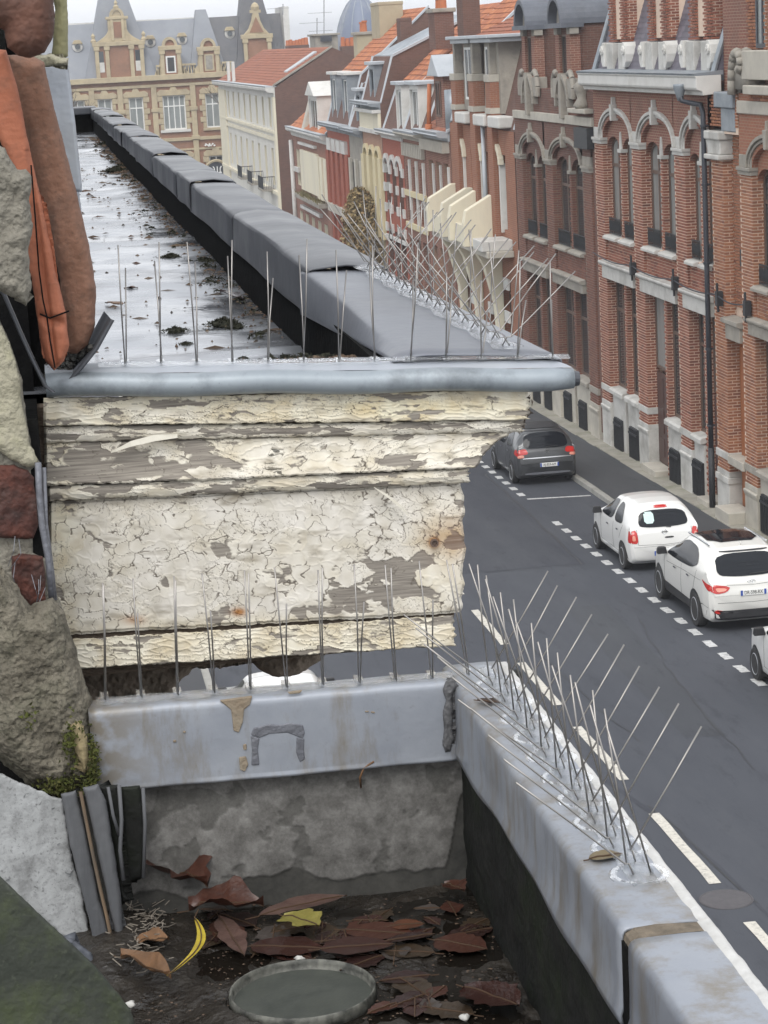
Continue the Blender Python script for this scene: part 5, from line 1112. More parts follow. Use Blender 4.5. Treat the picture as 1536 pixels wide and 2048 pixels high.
# flat roof sheet
m_roofz = M('wet_zinc_roof', (.19,.2,.225), (.4,.42,.45), 4, .22, .6, bump=.35, bscale=11, dirt=(.07,.07,.08), dscale=4.5, damt=.75, rvar=.2, bdist=.006, stretch=(1,1,1))
nx, ny = 30, 220
u, v = np.meshgrid(np.linspace(0,1,nx), np.linspace(0,1,ny), indexing='ij')
Yr = 2.335 + (13.38-2.335)*v**1.6; Xr = -.5 + (.345+.5)*u
Zr = 11.665 - .075*sst(0, .75, Yr-2.335) - .018*sst(2,10,Yr) + (fbm(Xr*14, Yr*6, 4, 3)-.5)*.007 + (fbm(Xr*4, Yr*2.2, 3, 8)-.5)*.012
for js in (3.1,4.1,5.2,6.2,7.3,8.4,9.6): Zr = Zr + .006*np.exp(-((Yr-js)/.02)**2)
ro = grid_obj('flat_roof', np.stack([Xr,Yr,Zr],-1), m_roofz, None, True, loc=(-.1,7,11.6)); tag(ro, 'wet silvery zinc flat roof littered with debris behind the parapet', 'flat roof')
# parapet with its row of lead cap sheets
PW = thing('roof_parapet', 'long low parapet capped with overlapping grey lead sheets beside the flat roof', 'parapet', (.38, 7.5, 11.56))
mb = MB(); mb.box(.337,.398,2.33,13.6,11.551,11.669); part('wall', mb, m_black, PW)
js = [2.09,2.95,4.06,5.14,5.62,6.7,7.75,8.3,9.0,9.8,10.6,11.4,12.2,12.9,13.45]
for k in range(len(js)-1):
    y0, y1 = js[k]-.018, js[k+1]+.03; lift = .0035 if k % 2 else 0
    z0 = 11.7165 - .0006*k + lift; o_ = random.uniform(-.003,.003)
    prof = [(.331+o_,11.656-.004*(k>0)),(.3295+o_,11.664),(.331+o_,z0-.006),(.335+o_,z0-.0015),(.341+o_,z0),(.385,z0-.001+lift),(.428+o_,z0-.004),(.436+o_,z0-.008),(.4385+o_,z0-.03),(.4385+o_,z0-.06)]
    rows = []
    near = [(.347,11.6755),(.352,11.6765),(.362,11.678),(.372,11.6795),(.384,11.680),(.44,11.676),(.505,11.6705),(.521,11.668),(.526,11.664),(.527,11.654)]
    n_ = 20 if k == 0 else 9
    for i in range(n_):
        t = i/(n_-1); y = (2.315 + (y1-2.315)*t) if k == 0 else y0 + (y1-y0)*t
        q = (1 - t)**1.15 if k == 0 else 0
        rows.append([((x + .0012*math.sin(11*t + j + k))*(1-q) + near[j][0]*q, y, (z + .0012*math.sin(7*t + j*.7 + k*2) + (-.0022 if i in (0,n_-1) else 0) - (.003*t))*(1-q) + near[j][1]*q) for j, (x, z) in enumerate(prof)])
    mb = MB(); mb.grid(rows); c_ = part('cap_sheet', mb, m_zinc_d if k else m_zinc_n, PW, smooth=True)
    so_ = c_.modifiers.new('solid', 'SOLIDIFY'); so_.thickness = .0025; so_.offset = -1
    if k: bevel(c_, .0015)
FW = thing('end_upstand', 'dark low wall with lead capping closing the far end of the flat roof', 'wall', (.1, 13.42, 11.56))
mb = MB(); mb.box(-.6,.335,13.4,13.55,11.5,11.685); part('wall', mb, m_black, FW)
mb = MB(); mb.box(-.6,.36,13.37,13.6,11.674,11.716); part('cap_sheet', mb, m_zinc_d, FW, bev=.006)
# neighbouring house body, cornice hangs off it
NH = thing('neighbour_house', 'brick house body carrying the painted cornice and flat roof', 'house', (-3,8,0))
mb = MB(); mb.box(-6,-.02,2.45,13.6,-.5,11.55); part('wall', mb, bt_dark, NH)
mb = MB(); mb.hexa([(-1.4,2.6,11.5),(-.12,2.6,11.5),(-.12,13.5,11.5),(-1.4,13.5,11.5),(-1.4,2.6,13.9),(-1.0,2.6,13.9),(-1.0,13.5,13.9),(-1.4,13.5,13.9)]); part('mansard', mb, m_slate, NH)  # neighbour's roof slope, unseen; added to keep sky light off parapet and flat roof
# ---- roof litter: moss clods, twigs, grit
m_moss_d = M('dark_moss', (.012,.013,.009), (.035,.036,.02), 60, .95, bump=.8, bscale=220, bdist=.004)
m_litter = island_mat('roof_litter', [(.07,.05,.04),(.12,.085,.06),(.045,.04,.035),(.16,.12,.085),(.09,.05,.035)], .8, .3, 300, gamt=.2)
def clod(mb, c, r, seed, flat=.5):
    rr = random.Random(seed); n, m_ = 7, 10; P = []
    for i in range(n):
        ph = math.pi*i/(n-1); P.append([(c[0] + r*(math.sin(ph)*math.cos(t)*(1+.35*math.sin(3*t+seed)))*rr.uniform(.75,1.15), c[1] + r*math.sin(ph)*math.sin(t)*rr.uniform(.8,1.2)*1.25, c[2] + r*flat*math.cos(ph)*rr.uniform(.8,1.15)) for t in np.linspace(0, 2*math.pi, m_+1)[:-1]])
        P[-1].append(P[-1][0])
    mb.grid(P)
def roof_z(y): t = min(max((y-2.335)/.75,0),1); s_ = min(max((y-2)/8,0),1); return 11.665 - .075*t*t*(3-2*t) - .018*s_*s_*(3-2*s_)
def on_roof(px, py):
    z = 11.6
    for _ in range(6): p = at_z(px, py, z); z = roof_z(p[1])
    return p
for k, (px, py, r, lab) in enumerate(((342,516,.028,'round dark moss clod alone in the middle of the wet roof'),(412,525,.025,'flat dark moss clod near the parapet on the wet roof'),(350,664,.022,'ragged black moss clod beside the front spikes'),(445,650,.03,'long green-black moss heap among the front debris'),(470,655,.02,'small moss heap touching the long moss heap'),(232,342,.05,'dark debris heap on the far part of the roof'),(372,690,.013,'tiny dark lump just behind the gutter edge'),(215,290,.06,'mossy green block at the far parapet foot'))):
    p = on_roof(px, py); mb = MB(); clod(mb, (p[0],p[1],p[2]+r*.06), r*.62, k, .28); rq = random.Random(k+50)
    for _ in range(420):
        a_ = rq.uniform(0,6.28); d_ = abs(rq.gauss(0,.5)); c_ = Vector((p[0]+r*d_*math.cos(a_), p[1]+1.3*r*d_*math.sin(a_), p[2]+.001+r*.3*max(0,1-d_)*rq.uniform(.2,1.1))); t_ = Vector((rq.uniform(-1,1),rq.uniform(-1,1),rq.uniform(-.2,.8))).normalized()*r*rq.uniform(.08,.24); b2 = t_.orthogonal().normalized()*r*rq.uniform(.03,.08)
        mb.add([tuple(c_-b2),tuple(c_+t_),tuple(c_+b2)],[(0,1,2)])
    solo('moss_clod', mb, m_moss_d, lab, 'moss clod', 'moss clods on the flat roof', loc=p)
mb = MB(); rr = random.Random(9)
for k in range(2600):
    t = rr.random()
    if t < .62: y = 2.36 + abs(rr.gauss(0,.22)); x = rr.uniform(.03,.33)
    elif t < .85: y = rr.uniform(2.5,12.5); x = .335 - abs(rr.gauss(0,.03))
    else: y = rr.uniform(2.6,9); x = rr.uniform(.0,.33)
    z = roof_z(y); s = rr.uniform(.001,.0042)*(1 + .12*(y-2)); a = rr.uniform(0,6.28); el = rr.choice((1,1,1.6,4.5 if rr.random() < .3 else 2.2))
    dx, dy_ = math.cos(a)*s*el, math.sin(a)*s*el; ex, ey = -math.sin(a)*s*.8, math.cos(a)*s*.8
    mb.add([(x+dx,y+dy_,z+.001),(x+ex,y+ey,z+.001),(x-dx,y-dy_,z+.001),(x-ex,y-ey,z+.001),(x,y,z+s*rr.uniform(.5,1.2)+.001)], [(0,1,4),(1,2,4),(2,3,4),(3,0,4)])
solo('roof_litter', mb, m_litter, None, None, None, 'stuff', loc=(.2,3,11.6))
# ================================================================ OUR OWN GUTTER
OW = thing('gutter_end_wall', 'zinc-capped concrete end wall of the near gutter', 'wall', (.18, 2.13, 11.17))
def cap_x(X0, X1, Ylo, Yhi, zl, zr, zbl, zbr, n=40):
    rows = []
    for i in range(n+1):
        t = i/n; X_ = X0 + (X1-X0)*t; zt_ = zl + (zr-zl)*t; zb_ = zbl + (zbr-zbl)*t; w = .0005*math.sin(t*9) + .0003*math.sin(t*31+1)
        prof = [(Ylo-.0008,zb_-.002),(Ylo-.0008,zb_+.0),(Ylo-.0002,zb_+.002),(Ylo,zb_+.004),(Ylo+w*.6,zb_+.03),(Ylo+w*.6,(zt_+zb_)/2),(Ylo+w*.3,zt_-.012),(Ylo,zt_-.0055),(Ylo+.0003,zt_-.003),(Ylo+.0014,zt_-.0012),(Ylo+.003,zt_-.0003),(Ylo+.005,zt_),(Ylo+.03,zt_),(Yhi-.008,zt_+.0005),(Yhi,zt_-.004),(Yhi+.001,zt_-.05)]
        rows.append([(X_, y + w*(.6 if j > 1 else 1.4), z + w*.5) for j, (y, z) in enumerate(prof)])
    return rows
def stained_zinc():
    m = M('stained_zinc', (.235,.255,.295), (.325,.345,.38), 13, .46, .25, speck=(130, .45, (.17,.165,.155), .6), bump=.12, bscale=90, rvar=.1, bdist=.003, detail=8); N, L = m.node_tree.nodes, m.node_tree.links; b = N['Principled BSDF']
    src = b.inputs['Base Color'].links[0].from_socket; tc = N.new('ShaderNodeTexCoord'); mp = N.new('ShaderNodeMapping'); mp.inputs['Scale'].default_value = (26,26,7); L.new(tc.outputs['Object'], mp.inputs[0])
    n = N.new('ShaderNodeTexNoise'); n.inputs['Scale'].default_value = 1; n.inputs['Detail'].default_value = 7; n.inputs['Roughness'].default_value = .7; L.new(mp.outputs[0], n.inputs['Vector']); r = ramp(N, [(0,0,0),(.9,.9,.9)], [.47,.66]); L.new(n.outputs['Fac'], r.inputs['Fac'])
    x = N.new('ShaderNodeMix'); x.data_type = 'RGBA'; sx = N.new('ShaderNodeSeparateXYZ'); L.new(tc.outputs['Object'], sx.inputs[0]); mr = N.new('ShaderNodeMapRange'); mr.inputs['From Min'].default_value = -.1; mr.inputs['From Max'].default_value = -.165; L.new(sx.outputs[0], mr.inputs['Value'])
    ma = N.new('ShaderNodeMath'); ma.operation = 'MULTIPLY'; ma.use_clamp = True; n4 = N.new('ShaderNodeTexNoise'); n4.inputs['Scale'].default_value = 60; n4.inputs['Detail'].default_value = 8; L.new(tc.outputs['Object'], n4.inputs['Vector']); r4 = ramp(N, [(0,0,0),(1.0,1.0,1.0)], [.36,.58]); L.new(n4.outputs['Fac'], r4.inputs['Fac']); L.new(mr.outputs[0], ma.inputs[0]); L.new(r4.outputs['Color'], ma.inputs[1])
    m2 = N.new('ShaderNodeMath'); m2.operation = 'MAXIMUM'; L.new(ma.outputs[0], m2.inputs[0]); L.new(r.outputs['Color'], m2.inputs[1])
    L.new(m2.outputs[0], x.inputs['Factor']); L.new(src, x.inputs['A']); x.inputs['B'].default_value = (.2,.18,.15,1); L.new(x.outputs['Result'], b.inputs['Base Color'])
    return m
m_zincs = stained_zinc()
mb = MB(); mb.grid(cap_x(.006, .3605, 2.102, 2.142, 11.3905, 11.387, 11.3135, 11.3105)); o = part('cap_sheet', mb, m_zincs, OW, smooth=True); q = o.modifiers.new('solid','SOLIDIFY'); q.thickness = .002; q.offset = -1
def patch_px(name, polys, Y, th, mat, parent, bev=.001):
    mb = MB()
    for pl in polys:
        f = [rel(px, py, Y) for px, py in pl]; n = len(f); mb.add(f + [(x, y+th, z) for x, y, z in f], [tuple(range(n))] + [(i, (i+1) % n, (i+1) % n + n, i+n)[::-1] for i in range(n)])
    return part(name, mb, mat, parent, bev=bev)
m_solder = M('grey_solder', (.12,.125,.145), (.185,.19,.21), 60, .5, .3, bump=.6, bscale=150, bdist=.003)
patch_px('solder_seam', [[(502,1470),(508,1456),(540,1448),(560,1450),(580,1446),(606,1450),(610,1466),(606,1478),(575,1466),(540,1468),(520,1476)],[(502,1472),(519,1476),(516,1500),(519,1530),(503,1531),(504,1500)],[(593,1474),(609,1478),(608,1500),(610,1518),(600,1525),(592,1505)]], 2.0985, .004, m_solder, OW)
m_drip = M('brown_mortar_drip', (.27,.235,.18), (.2,.15,.1), 70, .9, bump=.7, bscale=200, bdist=.003)
patch_px('mortar_drip', [[(440,1402),(505,1393),(500,1410),(488,1420),(486,1445),(478,1466),(467,1462),(465,1440),(462,1420)],[(486,1490),(493,1488),(494,1500),(487,1501)],[(478,1515),(492,1513),(497,1530),(490,1544),(480,1540)]], 2.0985, .004, m_drip, OW)
patch_px('speck', [[(366,1463),(371,1462),(372,1466),(367,1467)],[(346,1482),(352,1480),(353,1485),(347,1486)],[(730,1422),(738,1422),(738,1425),(730,1425)],[(742,1423),(750,1424),(750,1427),(742,1426)],[(575,1385),(605,1381),(600,1387),(580,1389)]], 2.099, .003, m_drip, OW)
# render below the cap, its coat broken off along a ragged line
def render_mat():
    m = bpy.data.materials.new('flaking_grey_render'); N, L = nodes_of(m); b = N['Principled BSDF']; b.inputs['Roughness'].default_value = .9
    a = N.new('ShaderNodeAttribute'); a.attribute_name = 'coat'; tc = N.new('ShaderNodeTexCoord')
    n = N.new('ShaderNodeTexNoise'); n.inputs['Scale'].default_value = 30; n.inputs['Detail'].default_value = 11; n.inputs['Roughness'].default_value = .8; L.new(tc.outputs['Object'], n.inputs['Vector'])
    c = ramp(N, [(.055,.052,.048),(.14,.135,.127),(.25,.245,.232)], [.32,.5,.68]); L.new(n.outputs['Fac'], c.inputs['Fac']); d = ramp(N, [(.03,.03,.027),(.075,.072,.065)], [.35,.65]); L.new(n.outputs['Fac'], d.inputs['Fac'])
    x = N.new('ShaderNodeMix'); x.data_type = 'RGBA'; L.new(a.outputs['Fac'], x.inputs['Factor']); L.new(d.outputs['Color'], x.inputs['A']); L.new(c.outputs['Color'], x.inputs['B']); L.new(x.outputs['Result'], b.inputs['Base Color'])
    bp = N.new('ShaderNodeBump'); bp.inputs['Strength'].default_value = .35; bp.inputs['Distance'].default_value = .002; L.new(n.outputs['Fac'], bp.inputs['Height']); L.new(bp.outputs[0], b.inputs['Normal'])
    return m
nx, ny = 260, 130; u, v = np.meshgrid(np.linspace(0,1,nx), np.linspace(0,1,ny), indexing='ij')
X_ = -.03 + .4*u; Z_ = 11.318 - (11.318-11.15)*v; low = .73 + .1*(fbm(u*9, u*0, 4, 4)-.5)*2 - .05*blob(u,u*0,.55,0,.12,1) + .05*blob(u,u*0,.3,0,.06,1) - .45*sst(.93,.99,u) - .6*sst(.12,.1,u) 
coat = 1 - sst(-.012,.012, v - low); coat = coat*(1 - .55*sst(.62,.66, fbm(u*14, v*6, 4, 21)))
Y_ = 2.1185 - .0018*coat - (fbm(u*50, v*22, 4, 6)-.5)*.0009
grid_obj('render', np.stack([X_,Y_,Z_],-1), render_mat(), OW, True, dict(coat=coat))
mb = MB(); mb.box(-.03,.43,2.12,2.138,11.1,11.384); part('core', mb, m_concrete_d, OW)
# right-hand parapet along the street
RP = thing('gutter_parapet', 'zinc-capped outer gutter wall running towards the viewer above the street', 'parapet', (.4, 1.6, 11.17))
def cap_y(y0, y1, n=44, seed=1, flare=0):
    rows = []
    for i in range(n+1):
        t = i/n; y = y0 + (y1-y0)*t; w = .0006*math.sin(y*23+seed) + .0003*math.sin(y*61); lo = .0022*math.sin(y*14+1) + .0012*math.sin(y*37)
        prof = [(.3595+lo*.3,11.3125+lo),(.3585,11.319+lo*.7),(.3605+w*.6,11.326),(.361+w,11.345),(.361+w*.6,11.370),(.3611+w*.3,11.3768),(.3614,11.3792),(.3624,11.3812),(.3642,11.3823),(.367,11.3827),(.380,11.3828+w*.3),(.40,11.383+w*.3),(.414,11.3825),(.4195,11.3808),(.4215,11.376),(.4217,11.33)]
        rows.append([(x, y, z) for x, z in prof])
    return rows
for a_, b_, s_ in ((1.462,2.172,1),(.9,1.441,5)):
    mb = MB(); mb.grid(cap_y(a_, b_, 44, s_)); o = part('cap_sheet', mb, m_zincs, RP, smooth=True); q = o.modifiers.new('solid','SOLIDIFY'); q.thickness = .0022; q.offset = 1
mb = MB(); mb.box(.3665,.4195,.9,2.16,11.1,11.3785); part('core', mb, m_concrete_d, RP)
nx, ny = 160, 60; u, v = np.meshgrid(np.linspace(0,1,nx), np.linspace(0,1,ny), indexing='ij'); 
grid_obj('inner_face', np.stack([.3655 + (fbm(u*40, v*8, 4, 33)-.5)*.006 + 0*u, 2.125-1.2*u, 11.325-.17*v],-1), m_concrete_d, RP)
m_joint = M('brown_joint_filler', (.09,.074,.055), (.19,.155,.115), 90, .95, bump=.8, bscale=200, bdist=.003)
mb = MB(); mb.grid([[(.3612,1.438,11.376),(.3625,1.438,11.3805),(.369,1.439,11.3842),(.385,1.441,11.3852),(.4,1.4425,11.3848),(.414,1.443,11.3842)],[(.3612,1.4655,11.376),(.3625,1.4655,11.3805),(.369,1.465,11.3842),(.385,1.462,11.3852),(.4,1.4605,11.3848),(.414,1.46,11.3842)]][::-1]); part('joint_filler', mb, m_joint, RP)
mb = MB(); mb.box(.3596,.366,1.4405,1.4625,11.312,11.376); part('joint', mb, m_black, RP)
m_seal = M('white_sealant', (.58,.575,.56), (.44,.435,.42), 50, .5, dirt=(.42,.41,.38), dscale=30, damt=.5, bump=.5, bscale=120, bdist=.003)
nx = 240; t = np.linspace(0,1,nx); ys = 2.166 - 1.1*t; inn = .4125 + (fbm(ys*70, ys*0, 4, 3)-.5)*.005; P = np.zeros((nx,7,3))
for j, (f, z) in enumerate(((0,11.3828),(.25,11.3845),(.5,11.3856),(.72,11.3856),(.9,11.3845),(1,11.38),(1.05,11.345))): P[:,j,0] = inn + (.4255-inn)*f ; P[:,j,1] = ys; P[:,j,2] = z + (fbm(ys*60, ys*0+j, 3, 8)-.5)*.0022*(j > 0)
grid_obj('sealant', P[:, ::-1], m_seal, RP)
def patch_x(name, polys, Xp, mat, bev=.0008):
    mb = MB()
    for pl in polys:
        f = [at_x(px, py, Xp) for px, py in pl]; n = len(f); mb.add(f + [(x+.003, y, z) for x, y, z in f], [tuple(range(n))] + [(i, (i+1) % n, (i+1) % n + n, i+n)[::-1] for i in range(n)])
    return [part1(name, m_, mat, RP, bev=bev) for m_ in islands(mb)]
m_tarst = M('black_tar_streak', (.05,.05,.05), (.12,.115,.105), 80, .7, bump=.5, bscale=200, bdist=.002)
patch_x('tar_streak', [[(1122,1797),(1130,1777),(1138,1786),(1144,1800),(1150,1816),(1147,1836),(1136,1840),(1124,1824)],[(1096,1690),(1102,1682),(1100,1710),(1096,1738),(1094,1715)],[(1138,1745),(1142,1742),(1141,1765),(1137,1775)],[(1276,1965),(1284,1972),(1294,1990),(1306,2004),(1300,2006),(1286,1988)],[(1048,1590),(1053,1585),(1054,1618),(1050,1625)]], .3598, m_tarst)
mb = MB(); mb.tube([at_z(1250,1842,11.3832), at_z(1290,1820,11.3836), at_z(1334,1795,11.3836)], .0006, 5); part('scratch', mb, m_seal, RP)
for k, (px, py, s_) in enumerate(((1383,1932,.006),(1404,1970,.003),(1365,1900,.002),(1440,2010,.003))):
    p = at_z(px, py, 11.3838); mb = MB(); mb.add([(p[0]+s_*math.cos(t)*random.uniform(.6,1.1), p[1]+s_*.6*math.sin(t)*random.uniform(.6,1.1), p[2]) for t in np.linspace(0,6.283,10)[:-1]], [tuple(range(9))]); part('spot', mb, m_tarst, RP)
# corner seam, crumbling mastic
# gutter bed
m_bed = M('wet_gutter_silt', (.01,.008,.0065), (.036,.03,.023), 26, .35, bump=.7, bscale=150, dirt=(.02,.016,.014), dscale=11, damt=.7, rvar=.28, bdist=.005, spec=.6)
nx, ny = 150, 260; u, v = np.meshgrid(np.linspace(0,1,nx), np.linspace(0,1,ny), indexing='ij'); Xb_ = -.06 + .44*u; Yb_ = .9 + 1.225*v
Zb_ = 11.172 + (fbm(Xb_*30, Yb_*30, 5, 2)-.5)*.016 + .022*blob(Xb_,Yb_,.02,2.05,.05,.09) + .006*blob(Xb_,Yb_,.14,1.84,.07,.05) - .03*sst(.069,.06,np.hypot(Xb_-.173,Yb_-1.885))
bed = grid_obj('gutter_bed', np.stack([Xb_,Yb_,Zb_],-1), m_bed, None, True, loc=(.18,1.7,11.17)); tag(bed, kind='structure')
m_water = M('gutter_water', (.012,.01,.008), None, rough=.04, spec=.7)
mb = MB(); mb.quad((.17,1.2,11.1725),(.37,1.2,11.1725),(.37,2.12,11.1725),(.05,2.12,11.1725)); solo('puddle', mb, m_water, kind='structure', loc=(.25,1.8,11.17))
m_pvc = M('grey_green_cover', (.04,.045,.039), (.075,.081,.07), 45, .4, bump=.12, bscale=200, dirt=(.045,.05,.04), dscale=22, damt=.5, bdist=.002)
OC = thing('drain_cover', 'round grey-green drain cover set in the wet gutter bed', 'drain cover', (.173,1.885,11.17))
mb = MB(); mb.lathe([(.0655,-.01),(.0657,.001),(.065,.0045),(.064,.0052),(.063,.0045),(.0622,.001),(.061,-.006)], (.173,1.885,11.1785), 64); part('rim', mb, M('dirty_rim', (.03,.031,.027), (.15,.15,.13), 60, .6, contrast=.12), OC, smooth=True)
mb = MB(); mb.add([(.173+.0612*math.cos(t), 1.885+.0612*math.sin(t), 11.1748) for t in np.linspace(0,2*math.pi,49)[:-1]], [tuple(range(48))]); part('disc', mb, m_pvc, OC)
# ================================================================ THE OLD MASONRY AND TILES ON THE LEFT
def sdist(x, y, poly):
    P = np.array(poly, float); d = np.full(x.shape, 1e9); ins = np.zeros(x.shape, bool); n = len(P)
    for i in range(n):
        a, b = P[i], P[(i+1) % n]; ab = b-a; t = np.clip(((x-a[0])*ab[0] + (y-a[1])*ab[1])/max(ab@ab, 1e-9), 0, 1)
        d = np.minimum(d, np.hypot(x-a[0]-ab[0]*t, y-a[1]-ab[1]*t))
        c = (a[1] > y) != (b[1] > y)
        with np.errstate(divide='ignore', invalid='ignore'): c &= x < (b[0]-a[0])*(y-a[1])/(b[1]-a[1]+1e-12) + a[0]
        ins ^= c
    return np.where(ins, d, -d)
def relief(name, poly, Y, depth, rim, mat, parent=None, rough=.003, rs=14, ragged=4, seed=1, step=2.2, ridge=None, **kw):
    """a lump of masonry or tile: rounded towards its rim, with its own thickness and rough face"""
    P = np.array(poly, float); x0, y0 = P.min(0) - ragged*2; x1, y1 = P.max(0) + ragged*2
    nx, ny = max(4, int((x1-x0)/step)), max(4, int((y1-y0)/step)); x, y = np.meshgrid(np.linspace(x0,x1,nx), np.linspace(y0,y1,ny), indexing='ij')
    d = sdist(x, y, poly) + (fbm(x/18, y/18, 4, seed)-.5)*2*ragged
    gx, gy = np.gradient(d, x[1,0]-x[0,0], y[0,1]-y[0,0]); gl = np.maximum(np.hypot(gx, gy), .35); out = (d < 0) & (d > -2.2*step)
    x = np.where(out, x - d*gx/gl**2, x); y = np.where(out, y - d*gy/gl**2, y); near = d > -2.2*step
    prof = np.sqrt(np.clip(1-(1-np.clip(d/rim,0,1))**2, 0, 1))
    Yv = Y - depth*prof - ((fbm(x/rs, y/rs, 5, seed+3)-.5)*2*rough + (fbm(x/7, y/7, 3, seed+4)-.5)*rough*.5)*prof
    if ridge is not None: Yv = Yv - ridge(x, y)*prof
    r = np.einsum('ij,nmj->nmi', CM, np.stack([(x-768.)/FPX, (y-1024.)/FPX, np.ones_like(x)], -1)); r = r*(Yv/r[...,1])[...,None]; r[...,2] += CAMZ
    ok = near; ins_ = d > 0; i, j = np.meshgrid(np.arange(nx-1), np.arange(ny-1), indexing='ij'); k = (ok[:-1,:-1] & ok[1:,:-1] & ok[:-1,1:] & ok[1:,1:]) & (ins_[:-1,:-1] | ins_[1:,:-1] | ins_[:-1,1:] | ins_[1:,1:])
    a = (i*ny+j)[k]; q = np.stack([a, a+ny, a+ny+1, a+1], 1)[:, ::-1]
    used, inv = np.unique(q.reshape(-1), return_inverse=True); V = r.reshape(-1,3)[used]; F = inv.reshape(-1,4)
    # skirt: push a copy of the rim back so the piece has thickness
    mb = MB(); mb.v = [tuple(v) for v in V]; mb.f = [tuple(int(z) for z in f) for f in F]
    if parent is None:
        o = solo(name, mb, mat, loc=tuple(V.mean(0)), smooth=True, **kw)
    else: o = part(name, mb, mat, parent, smooth=True, label=kw.get('label'), kind=kw.get('kind'))
    s = o.modifiers.new('solid', 'SOLIDIFY'); s.thickness = .012; s.offset = -1
    return o
m_tile_near = M('orange_clay_tile', (.31,.1,.052), (.39,.14,.075), 16, .75, bump=.35, bscale=160, dirt=(.14,.065,.042), dscale=20, damt=.75, bdist=.003, detail=8, speck=(200, .5, (.12,.055,.035), .6))
m_tile_brown = M('brown_clay_tile', (.16,.08,.05), (.26,.135,.09), 18, .85, bump=.5, bscale=180, dirt=(.075,.055,.045), dscale=16, damt=.7, bdist=.003, detail=8, speck=(220, .6, (.06,.045,.035), .56))
m_tile_dk = M('dark_clay_tile', (.055,.03,.024), (.15,.065,.042), 22, .8, bump=.4, bscale=150, bdist=.003)
m_mort_near = M('lichen_mortar', (.15,.14,.115), (.29,.27,.225), 32, .95, bump=.9, bscale=190, dirt=(.1,.09,.07), dscale=26, damt=.6, bdist=.004, detail=9, speck=(230, .7, (.07,.06,.045), .55))
m_mort_lt = M('pale_lichen_mortar', (.29,.27,.195), (.42,.395,.31), 30, .95, bump=.8, bscale=210, dirt=(.26,.25,.13), dscale=30, damt=.5, bdist=.004, detail=9, speck=(260, .6, (.12,.11,.08), .56))
m_rock = M('mossy_stone', (.085,.075,.056), (.25,.225,.175), 26, .95, bump=1, bscale=150, dirt=(.04,.043,.025), dscale=17, damt=.85, bdist=.006, detail=10, contrast=.16, speck=(210, .75, (.03,.028,.02), .53))
m_mosslump = island_mat('green_moss', [(.045,.06,.012),(.08,.095,.02),(.03,.038,.012),(.1,.1,.03)], .95, .5, 300, gamt=.15)
m_oldbrick = M('burnt_red_brick', (.035,.016,.014), (.125,.038,.024), 34, .85, bump=.7, bscale=160, dirt=(.07,.05,.045), dscale=30, damt=.7, bdist=.004, detail=8)
m_plaster = M('white_plaster', (.43,.44,.445), (.25,.255,.255), 30, .9, bump=.16, bscale=220, speck=(260, .8, (.09,.09,.09), .55), dirt=(.13,.13,.13), dscale=50, damt=.7, bdist=.004, detail=8)
m_mastic = M('grey_mastic', (.05,.05,.052), (.13,.13,.135), 90, .8, bump=.5, bscale=200, bdist=.002)
m_board = M('grey_weathered_board', (.065,.068,.075), (.13,.133,.14), 20, .8, bump=.5, bscale=120, stretch=(1,1,.12), dirt=(.06,.06,.065), dscale=12, damt=.5, bdist=.003)
m_rawwood = M('raw_timber_edge', (.23,.15,.085), (.1,.085,.07), 60, .85, stretch=(1,1,.35))
m_beam = M('green_mossy_beam', (.02,.025,.019), (.058,.064,.05), 12, .9, speck=(130, .55, (.1,.108,.085), .58), bump=.5, bscale=90, dirt=(.06,.08,.02), dscale=16, damt=.55, bdist=.005)
m_wood_y = M('lichened_post', (.32,.3,.17), (.2,.19,.1), 40, .9, bump=.6, bscale=140, stretch=(1,1,.2), bdist=.003)

relief('shade_backing', [(-60,40),(64,100),(110,300),(130,560),(132,690),(108,792),(110,1000),(124,1250),(-60,1250)], 2.4, .002, 4, m_black, None, .0, 20, .5, 90, label='black sheet painting the shade behind the clay tiles and masonry', cat='recess')  # flat black sheet: the shade behind tiles and masonry put into its colour
relief('corner_mastic', [(892,1362),(902,1354),(912,1358),(914,1372),(908,1385),(905,1400),(908,1420),(905,1450),(908,1478),(902,1502),(890,1506),(884,1490),(888,1460),(886,1430),(890,1400),(886,1380)], 2.1005, .005, 6, m_mastic, RP, .0015, 9, 2.5, 91, 1.2)
LW = thing('gable_wall', 'old masonry wall edge with burnt red bricks and lichened mortar', 'wall', (-.02, 2.15, 11.2))
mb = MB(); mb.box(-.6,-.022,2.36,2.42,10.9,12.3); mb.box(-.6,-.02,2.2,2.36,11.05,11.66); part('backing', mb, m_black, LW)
relief('mortar', [(-30,600),(0,640),(18,680),(45,760),(48,800),(62,890),(80,925),(75,932),(62,940),(66,1105),(95,1120),(115,1190),(140,1260),(140,1330),(-30,1330)], 2.2, .004, 12, m_mort_near, LW, .003, 22, 2, 3)
relief('lichen_mortar', [(-30,618),(5,652),(22,690),(40,755),(44,800),(60,890),(77,918),(72,930),(55,936),(28,922),(0,905),(-30,900)], 2.192, .008, 20, m_mort_lt, LW, .003, 26, 3, 5)
relief('brick', [(-30,932),(28,930),(55,940),(68,955),(74,1000),(75,1050),(66,1076),(40,1078),(-30,1076)], 2.192, .006, 10, m_oldbrick, LW, .003, 18, 3, 7)
relief('brick', [(22,1112),(60,1108),(85,1112),(92,1160),(90,1205),(62,1212),(42,1190),(24,1155)], 2.19, .006, 10, m_oldbrick, LW, .003, 18, 3, 8)
mb = MB(); mb.tube([rel(76,925,2.17), rel(78,980,2.168), rel(84,1050,2.166), rel(97,1120,2.164), rel(104,1200,2.16)], .0032, 8); mb.tube([rel(88,935,2.175), rel(92,1050,2.17), rel(104,1140,2.168), rel(110,1200,2.166)], .0022, 6); part('lead_strip', mb, m_solder, LW, smooth=True)
